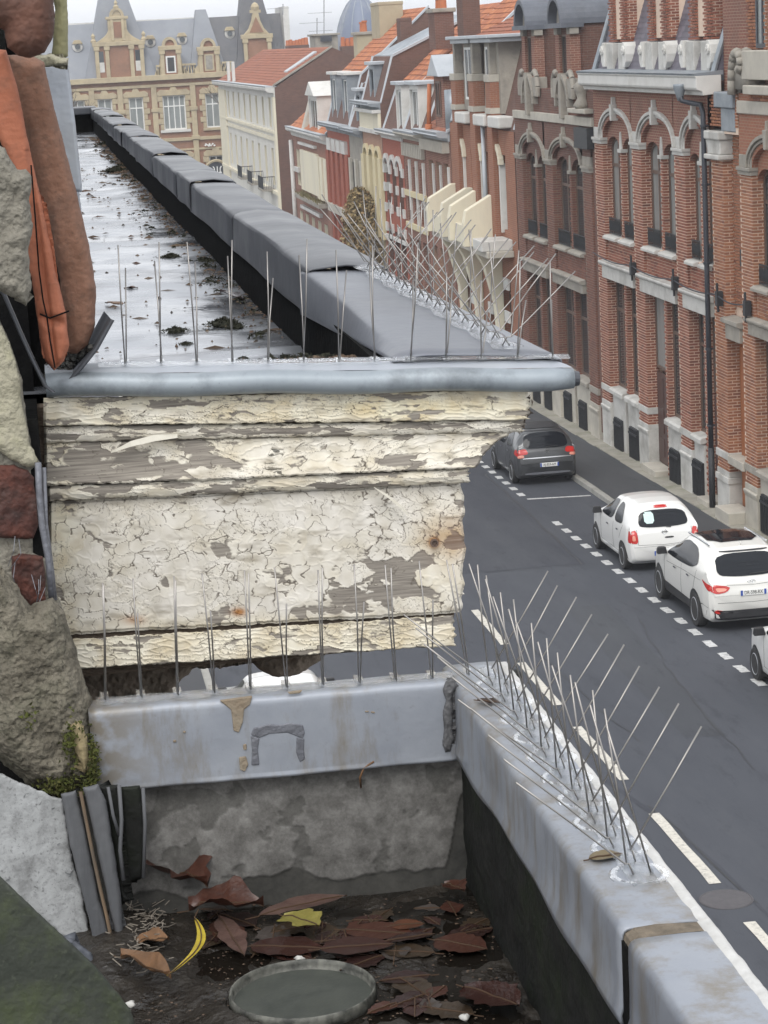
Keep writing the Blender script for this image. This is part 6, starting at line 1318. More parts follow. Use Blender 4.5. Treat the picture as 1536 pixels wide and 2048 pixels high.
mb = MB()
for k in range(9):
    r_ = random.Random(k); xa = r_.uniform(10,95); ya = r_.uniform(1060,1180); mb.tube([rel(xa, ya, 2.18), rel(xa+r_.uniform(-14,14), ya+30, 2.172), rel(xa+r_.uniform(-20,20), ya+60, 2.18)], .0004, 4)
part('cobweb', mb, m_solder, LW)
rk = [(-30,1115),(20,1150),(60,1212),(105,1196),(128,1225),(150,1290),(166,1345),(188,1415),(198,1470),(196,1530),(186,1575),(172,1588),(150,1580),(128,1592),(105,1588),(60,1572),(30,1545),(-30,1500)]
RK = relief('stone_block', rk, 2.14, .055, 60, m_rock, None, .011, 60, 5, 11, label='large mossy weathered stone block at the end of the zinc capping', cat='stone')
mb = MB(); rr = random.Random(5)
def mossy(c, s, n, w=1):
    for _ in range(n):
        px, py = rr.gauss(c[0], s[0]), rr.gauss(c[1], s[1]); Y = rr.uniform(2.075, 2.1); p = Vector(rel(px, py, Y)); q = rr.uniform(.0012,.0032)*w; a = Vector((rr.uniform(-1,1),rr.uniform(-.8,.2),rr.uniform(-.5,1))).normalized()*q*1.6; b = a.orthogonal().normalized()*q*.6
        mb.add([tuple(p-b), tuple(p+a), tuple(p+b)], [(0,1,2)])
mossy((186,1535),(5,32),420); mossy((178,1575),(6,10),200); mossy((140,1480),(8,16),200); mossy((118,1570),(20,10),320); mossy((150,1500),(10,30),160); mossy((60,1430),(6,14),90)
solo('moss_tuft', mb, m_mosslump, 'bright green moss tufts on the lower edge of the stone block', 'moss', kind='stuff', loc=rel(160,1530,2.09))
relief('broken_stone_core', [(140,1452),(160,1440),(174,1475),(178,1520),(170,1550),(158,1520),(146,1490)], 2.088, .008, 14, M('tan_stone', (.24,.19,.1), (.32,.26,.15), 40, .95, bump=.7, bscale=200, bdist=.003), RK if False else LW, .002, 14, 2, 13)
PL = relief('white_plaster', [(-30,1530),(60,1574),(100,1590),(126,1596),(134,1650),(142,1700),(150,1740),(162,1775),(172,1830),(186,1900),(160,1900),(100,1850),(-30,1735)], 2.075, .003, 6, m_plaster, None, .0007, 26, 4, 17, label='patch of speckled white plaster beneath the mossy stone block', cat='plaster')
BD = thing('edge_board', 'grey weathered board with raw timber edge leading down to the gutter bed', 'board', rel(190,1800,2.02))
relief('board', [(122,1588),(152,1580),(172,1660),(200,1800),(232,1905),(252,1965),(222,1972),(196,1925),(180,1850),(160,1770),(140,1690)], 2.055, .006, 8, m_board, BD, .0004, 14, 1.5, 19)
mb = MB(); ee = [(161,1583),(172,1640),(186,1710),(201,1780),(214,1835),(224,1885)]; mb.grid([[rel(px-3.5, py, 2.044), rel(px, py, 2.0415), rel(px+3.5, py, 2.044), rel(px+4, py, 2.056)] for px, py in ee]); part('timber_edge', mb, m_rawwood, BD, smooth=True)
relief('lead_flashing', [(166,1575),(196,1568),(212,1600),(228,1700),(242,1790),(248,1870),(252,1950),(240,1950),(226,1850),(196,1715)], 2.05, .008, 10, m_board, BD, .0004, 16, 1.5, 23)
relief('lead_flashing', [(196,1572),(236,1568),(246,1640),(242,1700),(246,1780),(262,1800),(244,1810),(226,1690),(208,1600)], 2.068, .006, 8, m_concrete_d, BD, .0004, 16, 2, 24)
relief('lead_flashing', [(242,1574),(280,1570),(290,1640),(286,1756),(250,1768),(247,1690)], 2.082, .006, 8, m_concrete_d, BD, .0004, 16, 2, 25)
mb = MB(); mb.tube([rel(216,1574,2.052), rel(226,1630,2.046), rel(238,1670,2.05)], .0016, 6); mb.tube([rel(238,1570,2.06), rel(243,1640,2.05), rel(240,1700,2.05), rel(247,1760,2.05)], .002, 6); mb.tube([rel(286,1576,2.07), rel(290,1650,2.068), rel(287,1755,2.068)], .0018, 6); part('seam', mb, m_board, BD, smooth=True)
relief('mossy_beam', [(-40,1715),(40,1790),(100,1848),(190,1930),(235,1985),(262,2020),(280,2090),(-40,2090)], 1.72, .01, 10, m_beam, None, .0012, 60, 1.5, 29, label='dark green mossy beam sloping down beside the white plaster', cat='beam')
relief('slate_tile', [(190,1895),(215,1890),(232,1950),(226,1975),(200,1968)], 2.02, .006, 8, m_slate, BD, .001, 14, 1, 30)
relief('slate_tile', [(126,1872),(150,1880),(182,1905),(215,1975),(200,1990),(150,1930)], 2.0, .006, 8, m_slate, BD, .001, 14, 1, 31)
# verge tiles
t_loc = rel(90,400,2.25)
vt = 'clay verge tiles beside the flat roof'
TO = relief('roof_tile', [(-30,95),(12,100),(36,180),(60,300),(92,440),(112,540),(132,625),(139,690),(128,722),(108,741),(90,722),(80,680),(68,590),(48,470),(22,340),(-30,200)], 2.24, .014, 15, m_tile_near, None, .001, 40, 1.2, 41, ridge=lambda x, y: .006*np.clip((x-(8+.13*y))/60,-1,1) - .005*np.exp(-((x-(20+.125*y))/5.)**2)*(y > 300) - .006*np.exp(-((y-640-.3*(x-100))/10.)**2)*(x > 78), label='long cracked orange clay tile hanging down beside the flat roof', cat='roof tile', group=vt)
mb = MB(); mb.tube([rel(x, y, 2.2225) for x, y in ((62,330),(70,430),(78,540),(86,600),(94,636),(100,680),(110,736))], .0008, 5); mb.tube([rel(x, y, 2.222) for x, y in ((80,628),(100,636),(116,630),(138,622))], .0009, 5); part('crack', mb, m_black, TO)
relief('roof_tile', [(14,110),(62,110),(88,125),(112,230),(150,370),(180,500),(192,575),(190,650),(176,690),(155,708),(132,705),(120,560),(66,330)], 2.29, .022, 26, m_tile_brown, None, .0015, 40, 1.6, 43, ridge=lambda x, y: .008*np.clip((x-(20+.2*y))/80,-1,1), label='long dull brown clay tile between the orange tile and the zinc', cat='roof tile', group=vt)
relief('roof_tile', [(-30,-30),(104,-30),(110,30),(106,75),(88,105),(62,116),(36,112),(14,95),(8,60),(-30,40)], 2.2, .03, 40, m_tile_dk, None, .003, 40, 2, 45, label='thick dark brown rounded tile end above the orange tile', cat='roof tile', group=vt)
relief('mortar_lump', [(-30,285),(10,296),(34,340),(52,338),(64,352),(60,400),(66,450),(58,500),(60,545),(64,575),(52,612),(34,596),(18,590),(-30,575)], 2.17, .02, 22, m_mort_near, None, .006, 30, 4, 47, label='crumbling grey mortar lump bedding the orange tile', cat='mortar')
relief('lichened_post', [(98,-30),(134,-30),(136,60),(137,112),(120,122),(104,112),(108,60),(110,20)], 2.5, .012, 16, m_wood_y, None, .003, 24, 2, 49, label='greenish lichened post rising above the zinc upstand', cat='post')
relief('mortar_lump', [(60,112),(100,108),(138,116),(137,130),(100,134),(66,134)], 2.45, .01, 8, m_mort_lt, None, .004, 16, 3, 51, label='thin crumbling pale mortar bed on top of the zinc upstand', cat='mortar')
ZU = thing('zinc_upstand', 'tall upright grey zinc sheet between the clay tiles and flat roof', 'upstand', rel(120,300,2.75))
relief('upper_sheet', [(40,132),(136,126),(150,240),(164,372),(164,384),(120,384),(40,300)], 2.72, .006, 6, m_zinc, ZU, .0008, 60, .6, 53)
relief('lower_sheet', [(100,378),(158,380),(168,460),(174,540),(182,610),(120,610)], 2.735, .006, 6, m_zinc, ZU, .0008, 60, .6, 55)
VF = thing('valley_flashing', 'thin folded lead flashing in the dark gap under the clay tiles', 'flashing', rel(90,760,2.2))
mb = MB()
for (a, b, c, d) in (((-20,560),(40,665),(88,772),(112,783)),((118,782),(150,745),(185,700),(220,640))):
    pass
L1 = [(-20,556),(8,590),(40,665),(66,722),(90,772),(106,784)]; 
mb.grid([[rel(x-4, y, 2.2), rel(x+1, y+1, 2.195), rel(x+6, y, 2.26)] for x, y in L1]); L2 = [(104,785),(128,768),(158,736),(190,696),(222,638)]
mb.grid([[rel(x-14, y-16, 2.35), rel(x, y, 2.27), rel(x+7, y+3, 2.272)] for x, y in L2]); part('lead', mb, m_zinc_d, VF, smooth=True)
mb = MB(); rr = random.Random(8)
for _ in range(420):
    t = rr.random(); px = 96 + t*100 + rr.gauss(0,6); py = 776 - t*92 - abs(rr.gauss(0,22)); Y = 2.3 - .02*t + rr.uniform(0,.03)
    if px > 150 and py < 690: continue
    p = rel(px, py, Y); s = rr.uniform(.0012,.0034); mb.lathe([(s*.2,-s),(s,-s*.2),(s*.7,s*.6),(0,s)], p, 5)
solo('grit', mb, island_mat('dark_grit', [(.04,.045,.045),(.08,.085,.08),(.03,.03,.03),(.12,.12,.11)], .8, .2, 300, gamt=.2), None, None, kind='stuff', loc=rel(140,730,2.3))
mb = MB(); rq = random.Random(77)
for k in range(60):
    y = 2.5 + 9*rq.random()**1.4; x = .325 - abs(rq.gauss(0,.035)); r = rq.uniform(.006,.018); z = roof_z(y)
    for _ in range(40):
        a_ = rq.uniform(0,6.28); d_ = abs(rq.gauss(0,.6)); c_ = Vector((min(.334,x+r*d_*math.cos(a_)), y+1.8*r*d_*math.sin(a_), z+.001+r*.4*max(0,1-d_))); t_ = Vector((rq.uniform(-1,1),rq.uniform(-1,1),rq.uniform(-.2,.6))).normalized()*r*rq.uniform(.2,.5); b2 = t_.orthogonal().normalized()*r*rq.uniform(.1,.25)
        mb.add([tuple(c_-b2),tuple(c_+t_),tuple(c_+b2)],[(0,1,2)])
solo('moss_debris', mb, m_moss_d, None, None, kind='stuff', loc=(.3,5,11.6))
# rubble of the eaves seen under the neighbour's cornice
relief('eaves_rubble', [(120,1300),(420,1312),(560,1296),(652,1288),(640,1322),(612,1342),(580,1354),(545,1352),(515,1336),(498,1318),(470,1322),(440,1338),(410,1330),(385,1338),(362,1360),(345,1395),(330,1412),(120,1412)], 2.42, .02, 20, M('brown_rubble', (.25,.2,.16), (.42,.35,.28), 24, .95, bump=.9, bscale=110, dirt=(.06,.05,.04), dscale=14, damt=.6, bdist=.006), None, .008, 34, 4, 61, label='rough brown rubble of the eaves under the painted cornice', cat='rubble')

# ================================================================ BIRD SPIKES
m_wire = M('stainless_wire', (.3,.285,.27), None, rough=.32, metal=.85)
m_poly = bpy.data.materials.new('clear_polycarbonate'); N, L = nodes_of(m_poly); b = N['Principled BSDF']
b.inputs['Base Color'].default_value = (.93,.95,.97,1); b.inputs['Transmission Weight'].default_value = .95; b.inputs['Roughness'].default_value = .06; b.inputs['IOR'].default_value = 1.14; b.inputs['Alpha'].default_value = .42
def wire(parent, base, tip, r=.00075, foot=None, droop=.0):
    mb = MB(); b_ = Vector(base); t = Vector(tip)
    pts = [b_]
    if foot is not None: f = Vector(foot); pts = [b_, b_ + (f-b_)*.55 + Vector((0,0,.004)), f]
    pts += [pts[-1] + (t-pts[-1])*.5 + Vector((random.uniform(-1,1),random.uniform(-1,1),0))*.0012, t]
    mb.tube(pts, r, 6); part('spike', mb, m_wire, parent, smooth=True)
def spike_strip(label, pts, width, axis, n, build, loc):
    s = thing('bird_spike_strip', label, 'bird spikes', loc, 'anti-bird spike strips'); return s
# strip along the neighbour's gutter edge
sp = spike_strip('long clear bird spike strip along the rounded zinc gutter edge', 0, 0, 0, 0, 0, rel(680,720,2.3))
def clear_base(parent, P0, P1, across, nseg, w=.019, lobes=True):
    P0, P1, ac = Vector(P0), Vector(P1), Vector(across).normalized(); d = P1-P0; up = Vector((0,0,1)); L_ = d.length
    mb = MB(); rows = []
    for i in range(nseg*8+1):
        t = i/(nseg*8); c = P0 + d*t; ww = w*(.55 + .45*abs(math.cos(t*nseg*math.pi))) if lobes else w*.7
        rows.append([tuple(c - ac*ww + up*.0012), tuple(c - ac*ww*.55 + up*.0028), tuple(c + up*.0034), tuple(c + ac*ww*.55 + up*.0028), tuple(c + ac*ww + up*.0012)])
    mb.grid(rows); o = part('base', mb, m_poly, parent, smooth=True); q = o.modifiers.new('solid','SOLIDIFY'); q.thickness = .0016; q.offset = 1
    return o
def clip_block(mb, c, ac, d, a=.006, b_=.0035, h=.006):
    ac = Vector(ac).normalized()*a; dd = Vector(d).normalized()*b_; c = Vector(c); u = Vector((0,0,h))
    P = [c-ac-dd, c+ac-dd, c+ac+dd, c-ac+dd]; mb.hexa([tuple(p) for p in P] + [tuple(p+u) for p in P])
A0, A1 = Vector(rel(196,731,2.312)), Vector(rel(1136,714,2.312))
clear_base(sp, A0, A1, (0,1,0), 9, .012)
cb_ = MB()
tops1 = [(236,490,251,536),(318,484,309,522),(374,484,390,524),(464,480,455,512),(534,503,546,556),(614,478,598,510),(672,500,693,540),(745,490,739,530),(836,485,826,560),(893,545,905,560),(962,560,975,620),(1040,520,1052,600),(1100,522,1103,600)]
for k, (xa, ya, xb, yb) in enumerate(tops1):
    bx = 250 + 71.3*k; by = 727 - .013*(bx-250)
    p = rel(bx, by, 2.312); clip_block(cb_, (p[0],p[1],p[2]-.001), (0,1,0), (1,0,0), .008, .004, .004)
    wire(sp, p, rel(xa, ya, 2.312 + random.uniform(-.01,.01))); wire(sp, (p[0]+.0015,p[1]+.004,p[2]), rel(xb, yb, 2.33 + random.uniform(0,.03)))
part('clip', cb_, m_poly, sp, kind='stuff')
# strip climbing the parapet cap behind it
sp2 = spike_strip('crowded bird spike strip along the outer edge of the near parapet cap', 0,0,0,0,0, (.41,2.5,11.70))
def capz(y): q = max(0, min(1, 1-(y-2.315)/.66))**1.15; return (.405*(1-q) + .475*q, 11.7155*(1-q) + 11.6745*q)
cb_ = MB(); npos = 17
for k in range(npos):
    y = 2.34 + .56*k/(npos-1); x, z = capz(y)
    clip_block(cb_, (x,y,z), (1,0,0), (0,1,0), .008, .004, .005)
    for (dx, dy, dz) in ((-.062,.0,.092),(.068,.0,.088),(-.006,.012,.108)) if k % 2 else ((-.052,.01,.1),(.078,.0,.08),(.012,-.005,.106)):
        dx += random.uniform(-.007,.007); dz += random.uniform(-.006,.006)
        sg = 1 if dx > 0 else -1
        foot = (x + sg*.006, y, z + .012); b_ = (x - sg*.004, y, z + .003)
        wire(sp2, b_, (x+dx, y+dy, z+dz), .0007, foot)
part('clip', cb_, m_poly, sp2, kind='stuff')
x0_, z0_ = capz(2.33); x1_, z1_ = capz(2.92); clear_base(sp2, (x0_,2.33,z0_+.001), (x1_,2.92,z1_+.001), (1,0,0), 8, .016)
# strip on our end wall
sp3 = spike_strip('clear bird spike strip on the zinc cap of the near gutter end wall', 0,0,0,0,0, rel(540,1375,2.135))
clear_base(sp3, rel(192,1404,2.12), rel(905,1352,2.12), (0,1,0), 7, .012); cb_ = MB()
tops3 = [(205,1166,207,1170),(266,1157,275,1226),(348,1152,351,1160),(404,1147,421,1222),(489,1140,497,1146),(549,1135,573,1208),(636,1140,645,1136),(708,1128,728,1204),(770,1130,782,1136),(838,1122,866,1200),(893,1120,905,1128)]
for k, (xa, ya, xb, yb) in enumerate(tops3):
    bx = 209 + 72.6*k; by = 1398 - .068*(bx-209); p = rel(bx, by, 2.12); clip_block(cb_, (p[0],p[1],p[2]), (0,1,0), (1,0,0), .009, .004, .0045)
    wire(sp3, p, rel(xa, ya, 2.12)); wire(sp3, (p[0]+.001,p[1]-.004,p[2]), rel(xb, yb, 2.105 - .03*(k % 2)))
part('clip', cb_, m_poly, sp3, kind='stuff')
# strip on the street parapet
sp4 = spike_strip('splayed bird spike strip on the street parapet of the near gutter', 0,0,0,0,0, (.4,1.85,11.384))
cb_ = MB(); npos = 10; ys = [1.552 + .0585*k for k in range(npos)]
for k, y in enumerate(ys):
    x, z = .398, 11.3835; clip_block(cb_, (x,y+.004,z), (1,0,0), (0,1,0), .010, .004, .006); clip_block(cb_, (x,y+.03,z), (1,0,0), (0,1,0), .010, .004, .006)
    j = lambda s: random.uniform(-s, s)
    wire(sp4, (x-.004,y+.006,z+.002), (x-.088+j(.004), y+.006+j(.006), z+.083+j(.004)), .00078, (x-.010,y+.006,z+.011))
    wire(sp4, (x+.009,y+.004,z+.002), (x-.022+j(.004), y+.002+j(.008), z+.121+j(.004)), .00078)
    wire(sp4, (x-.003,y+.03,z+.002), (x-.012+j(.005), y+.034+j(.008), z+.121+j(.004)), .00078)
    wire(sp4, (x+.004,y+.03,z+.002), (x+.058+j(.004), y+.03+j(.008), z+.104+j(.004)), .00078, (x+.0,y+.03,z+.012))
part('clip', cb_, m_poly, sp4, kind='stuff')
for k in range(10):
    y = 1.545 + .0585*k; mb = MB(); rows = []
    for i in range(37):
        t = 2*math.pi*i/36; c, s_ = math.cos(t), math.sin(t); rows.append([(.398 + r*c, y + .012 + r*1.05*s_, 11.3832 + z) for r, z in ((.0225,.0008),(.0225,.003),(.021,.0036),(.0175,.0036),(.0165,.003),(.0165,.0008))])
    mb.grid(rows); part('base_ring', mb, m_poly, sp4, smooth=False)
clear_base(sp4, (.398,1.535,11.384), (.398,2.15,11.384), (1,0,0), 10, .014, lobes=False)

# ================================================================ LEAVES AND GUTTER LITTER
def leaf(name, label, base, tip, width, mat, z, lift=.004, curl=.004, grp=None, wave=0., seed=0, n=12, cat='leaf', bow=.0):
    """a fallen leaf: midrib from base to tip, two curved halves with a wavy margin"""
    b_, t = Vector((base[0], base[1], z + .001)), Vector((tip[0], tip[1], z + .001)); flat = .3 if ('curled' not in label and 'crumpled' not in label) else .55; lift *= flat; curl *= flat; d = t-b_; s = Vector((-d.y, d.x, 0)).normalized(); rr = random.Random(seed); rows = []
    for i in range(n+1):
        u = i/n; w = width*math.sin(math.pi*u**.85)**.8*(1 + wave*rr.uniform(-1,1)); c = b_ + d*u + s*bow*math.sin(math.pi*u) + Vector((0,0,lift*math.sin(math.pi*u) + rr.uniform(-1,1)*curl*.15))
        rows.append([tuple(c + s*w*q + Vector((0,0,curl*(abs(q)**1.6) + curl*.35*math.sin(u*9+q*2)))) for q in (1,.6,.25,0,-.25,-.6,-1)])
    mb = MB(); mb.grid(rows); o = solo(name, mb, mat, label, cat, grp, loc=tuple((b_+t)/2), smooth=True); vb = MB(); vb.tube([tuple(Vector(r_[3]) + Vector((0,0,.0006))) for r_ in rows], [.0007]*(len(rows)-1) + [.0003], 4); vb.tube([tuple(b_ - d*.16), tuple(Vector(rows[0][3]))], .0006, 4); part('midrib', vb, m_l_rib, o); return o
def lm(name, a, b_, rough=.55): return M(name, a, b_, 55, rough, bump=.5, bscale=160, bdist=.002, dirt=tuple(c*.45 for c in a), dscale=45, damt=.6, spec=.5)
m_l_rib = M('leaf_midrib', (.085,.05,.028), (.06,.035,.02), 30, .6); m_l_umb = lm('umber_leaf', (.032,.022,.014), (.06,.042,.027), .3); m_l_gry = lm('grey_brown_leaf', (.05,.042,.038), (.085,.072,.064), .28); m_l_drb = lm('dry_brown_leaf', (.12,.095,.05), (.17,.13,.07)); m_l_br = lm('russet_leaf', (.042,.016,.011), (.08,.03,.018), .4); m_l_tan = lm('tan_leaf', (.2,.105,.05), (.13,.07,.035)); m_l_yel = lm('yellow_leaf', (.5,.4,.04), (.42,.3,.03)); m_l_olv = lm('olive_yellow_leaf', (.16,.145,.03), (.24,.2,.045)); m_l_dk = lm('dark_wet_leaf', (.02,.012,.011), (.042,.02,.017), .25); m_l_pink = lm('pinkish_brown_leaf', (.12,.075,.06), (.08,.045,.038), .4); m_l_or = lm('orange_brown_leaf', (.115,.042,.02), (.075,.028,.015), .35); m_l_maroon = lm('maroon_wet_leaf', (.03,.014,.012), (.055,.024,.019), .22)
GB = 11.178
g = lambda px, py, z=GB: at_z(px, py, z)
grp = 'fallen leaves in the gutter'
leaf('leaf', 'curled russet leaf standing against the gutter end wall', g(305,1795), g(420,1840), .03, m_l_br, GB+.03, .02, .022, grp, .3, 1)
leaf('leaf', 'large crumpled dark russet leaf beside the curled one', g(380,1850), g(530,1845), .026, m_l_br, GB+.012, .018, .02, grp, .35, 2)
leaf('leaf', 'long pinkish brown leaf lying along the foot of the end wall', g(520,1850), g(695,1810), .016, m_l_pink, GB+.008, .008, .006, grp, .1, 3)
leaf('leaf', 'olive-yellow leaf in the middle of the wet leaves', g(570,1862), g(640,1885), .02, m_l_olv, GB+.014, .01, .008, grp, .3, 4)
leaf('leaf', 'slender bright yellow curved leaf beside the brown tile shard', g(390,1850,GB+.02), g(335,1968,GB+.02), .0042, m_l_yel, GB+.026, .004, .003, grp, .02, 5, bow=.017)
leaf('leaf', 'tan curled leaf tube at the foot of the board', g(245,1945), g(345,1990), .012, m_l_tan, GB+.012, .01, .014, grp, .08, 6)
leaf('leaf', 'small tan leaf lying above the curled leaf tube', g(275,1905), g(340,1900), .017, m_l_tan, GB+.008, .006, .008, grp, .15, 7)
leaf('leaf', 'flat orange-brown leaf floating in the dark water', g(780,1855), g(850,1850), .013, m_l_or, GB, .003, .002, grp, .08, 8)
leaf('leaf', 'grey-violet glossy leaf touching the floating orange leaf', g(770,1890), g(870,1875), .009, m_l_dk, GB+.002, .004, .003, grp, .1, 9)
leaf('leaf', 'narrow grey-brown leaf by the yellow leaf stalk', g(440,1845), g(490,1925), .012, m_l_pink, GB+.004, .004, .006, grp, .2, 10)
leaf('leaf', 'wide wet maroon leaf lying behind the drain cover', g(500,1895), g(650,1900), .024, m_l_maroon, GB, .004, .003, grp, .12, 11)
leaf('leaf', 'wet maroon leaf at the centre under the olive leaf', g(640,1905), g(790,1895), .022, m_l_maroon, GB+.002, .004, .003, grp, .12, 12)
leaf('leaf', 'brown wet leaf under the floating orange leaf', g(690,1860), g(830,1870), .022, m_l_br, GB-.001, .003, .003, grp, .1, 13)
leaf('leaf', 'dark red leaf at the foot of the inner parapet wall', g(930,1990), g(1040,2030), .026, m_l_maroon, GB+.006, .008, .008, grp, .2, 14)
leaf('leaf', 'dark brown leaf against the inner parapet wall', g(870,1880), g(975,1900), .022, m_l_br, GB-.001, .004, .003, grp, .15, 15)
leaf('leaf', 'small upright brown leaf where the two gutter walls meet', g(890,1795), g(930,1810), .014, m_l_br, GB+.012, .01, .01, grp, .2, 16)
rr = random.Random(21)
for k in range(62):
    px, py = rr.uniform(400,1010), rr.uniform(1812,2035)
    if 430 < px < 770 and py > 1915: continue
    a = rr.uniform(0,6.28); p = g(px, py); l = rr.uniform(.025,.055)
    leaf('leaf', 'dark sodden leaf matted into the gutter bed', p, (p[0]+l*math.cos(a), p[1]+l*math.sin(a)), l*.3, rr.choice((m_l_dk,m_l_maroon,m_l_dk,m_l_br,m_l_umb,m_l_umb,m_l_gry)), GB-.003, .003, .003, 'sodden leaves matted in the gutter bed', .2, 30+k)
leaf('leaf', 'dry olive-brown leaf caught under the spike strip on the parapet', at_z(1178,1722,11.385), at_z(1245,1712,11.385), .010, m_l_drb, 11.385, .004, .004, 'leaves caught on the parapet cap', .05, 60)
leaf('leaf', 'dark shrivelled leaf near the far corner of the parapet cap', at_z(955,1405,11.385), at_z(1000,1412,11.385), .008, m_l_dk, 11.386, .003, .004, 'leaves caught on the parapet cap', .3, 61)
for k, (a, b_, w, m, lab) in enumerate((((215,610),(245,615),.012,m_l_tan,'tan leaf on the roof beside the brown tile'),((440,590),(490,606),.010,m_l_dk,'dark curled leaf near the parapet foot on the roof'),((248,582),(276,580),.007,m_l_pink,'thin grey leaf lying alone behind the first spikes'))):
    pa, pb = on_roof(*a), on_roof(*b_); leaf('leaf', lab, pa, pb, w, m, (pa[2]+pb[2])/2 + .002, .006, .008, 'leaves on the flat roof', .15, 70+k)
mb = MB()
for k in range(300):                         # twigs and stalks piled at the left of the bed
    px, py = rr.gauss(282,26), rr.gauss(1850,42); a = rr.uniform(0,6.28); p = g(px, py, GB + rr.uniform(0,.016)); l = rr.uniform(.004,.014)
    mb.tube([p, (p[0]+l*math.cos(a), p[1]+l*math.sin(a), p[2]+rr.uniform(-.003,.005))], .0006, 3, cap=False)
solo('twig_litter', mb, M('pale_twig', (.25,.22,.18), (.14,.12,.1), 40, .8), None, None, kind='stuff', loc=g(280,1850))
mb = MB()
for k in range(900):
    px, py = rr.uniform(250,1000), rr.uniform(1800,2045); p = g(px, py, GB-.004); s = rr.uniform(.0006,.002); a = rr.uniform(0,6)
    if math.hypot(p[0]-.173, p[1]-1.885) < .067: continue
    mb.add([(p[0]+s*math.cos(a+q*2.09)*rr.uniform(.6,1.4), p[1]+s*math.sin(a+q*2.09)*rr.uniform(.6,1.4), p[2]+.001) for q in range(3)] + [(p[0],p[1],p[2]+s)], [(0,1,3),(1,2,3),(2,0,3)])
solo('gutter_grit', mb, m_litter, None, None, kind='stuff', loc=g(600,1900))
for px, py, lab in ((262,2008,'small white pebble at the foot of the mossy beam'),(930,2035,'pale pebble beside the dark red leaf in the gutter bed'),(598,1918,'tiny white pebble right behind the drain cover')):
    p = g(px, py, GB+.003); mb = MB(); clod(mb, p, .0042, px, .7); solo('pebble', mb, m_white, lab, 'pebble', 'pebbles in the gutter', loc=p, smooth=True)
mb = MB(); mb.tube([rel(722,1575,2.108), rel(720,1555,2.1), rel(728,1535,2.1), rel(748,1523,2.1)], .0011, 6); solo('stalk', mb, m_l_tan, 'pale bent grass stalk sticking out under the end wall cap', 'grass stalk', loc=rel(730,1550,2.1), smooth=True)
# ================================================================ PARKED CARS
def car_paint(name, c, rough=.28, metal=0.): return M(name, c, None, rough=rough, metal=metal, coat=.7)
m_cw = car_paint('white_car_paint', (.74,.735,.71)); m_cw2 = car_paint('pearl_white_car_paint', (.72,.71,.67)); m_cg = car_paint('dark_grey_car_paint', (.075,.078,.082), .32, .55)
m_cglass = M('car_glass', (.008,.01,.014), None, rough=.06, spec=.28); m_cblack = M('black_plastic', (.018,.018,.02), None, rough=.55); m_tyre = M('tyre_rubber', (.02,.02,.021), (.035,.034,.033), 30, .85)
m_rim = M('alloy_rim', (.42,.43,.45), None, rough=.35, metal=.8); m_rimd = M('dull_rim', (.14,.14,.145), None, rough=.5, metal=.5); m_red = M('tail_light_red', (.5,.02,.015), None, rough=.15, coat=.8); m_redl = M('tail_light_lens', (.75,.3,.22), None, rough=.12, coat=.8); m_chrome = M('chrome', (.65,.66,.67), None, rough=.15, metal=1)
m_plate = M('number_plate', (.75,.75,.72), None, rough=.4); m_pl_blue = M('plate_blue', (.03,.08,.35), None, rough=.4); m_ink = M('plate_ink', (.02,.02,.02), None, rough=.5); m_paper = M('pale_green_paper', (.62,.78,.75), (.52,.7,.68), 20, .8); m_seat = M('seat_fabric', (.3,.3,.31), None, rough=.9); m_seam = M('panel_gap', (.05,.05,.05), None, rough=.8)
def chaikin(P, n=2, closed=True):
    P = [np.array(p, float) for p in P]
    for _ in range(n):
        Q = [] if closed else [P[0]]
        for i in range(len(P) if closed else len(P)-1):
            a, b = P[i], P[(i+1) % len(P)]; Q += [a*.8+b*.2, a*.2+b*.8]
        if not closed: Q.append(P[-1])
        P = Q
    return P
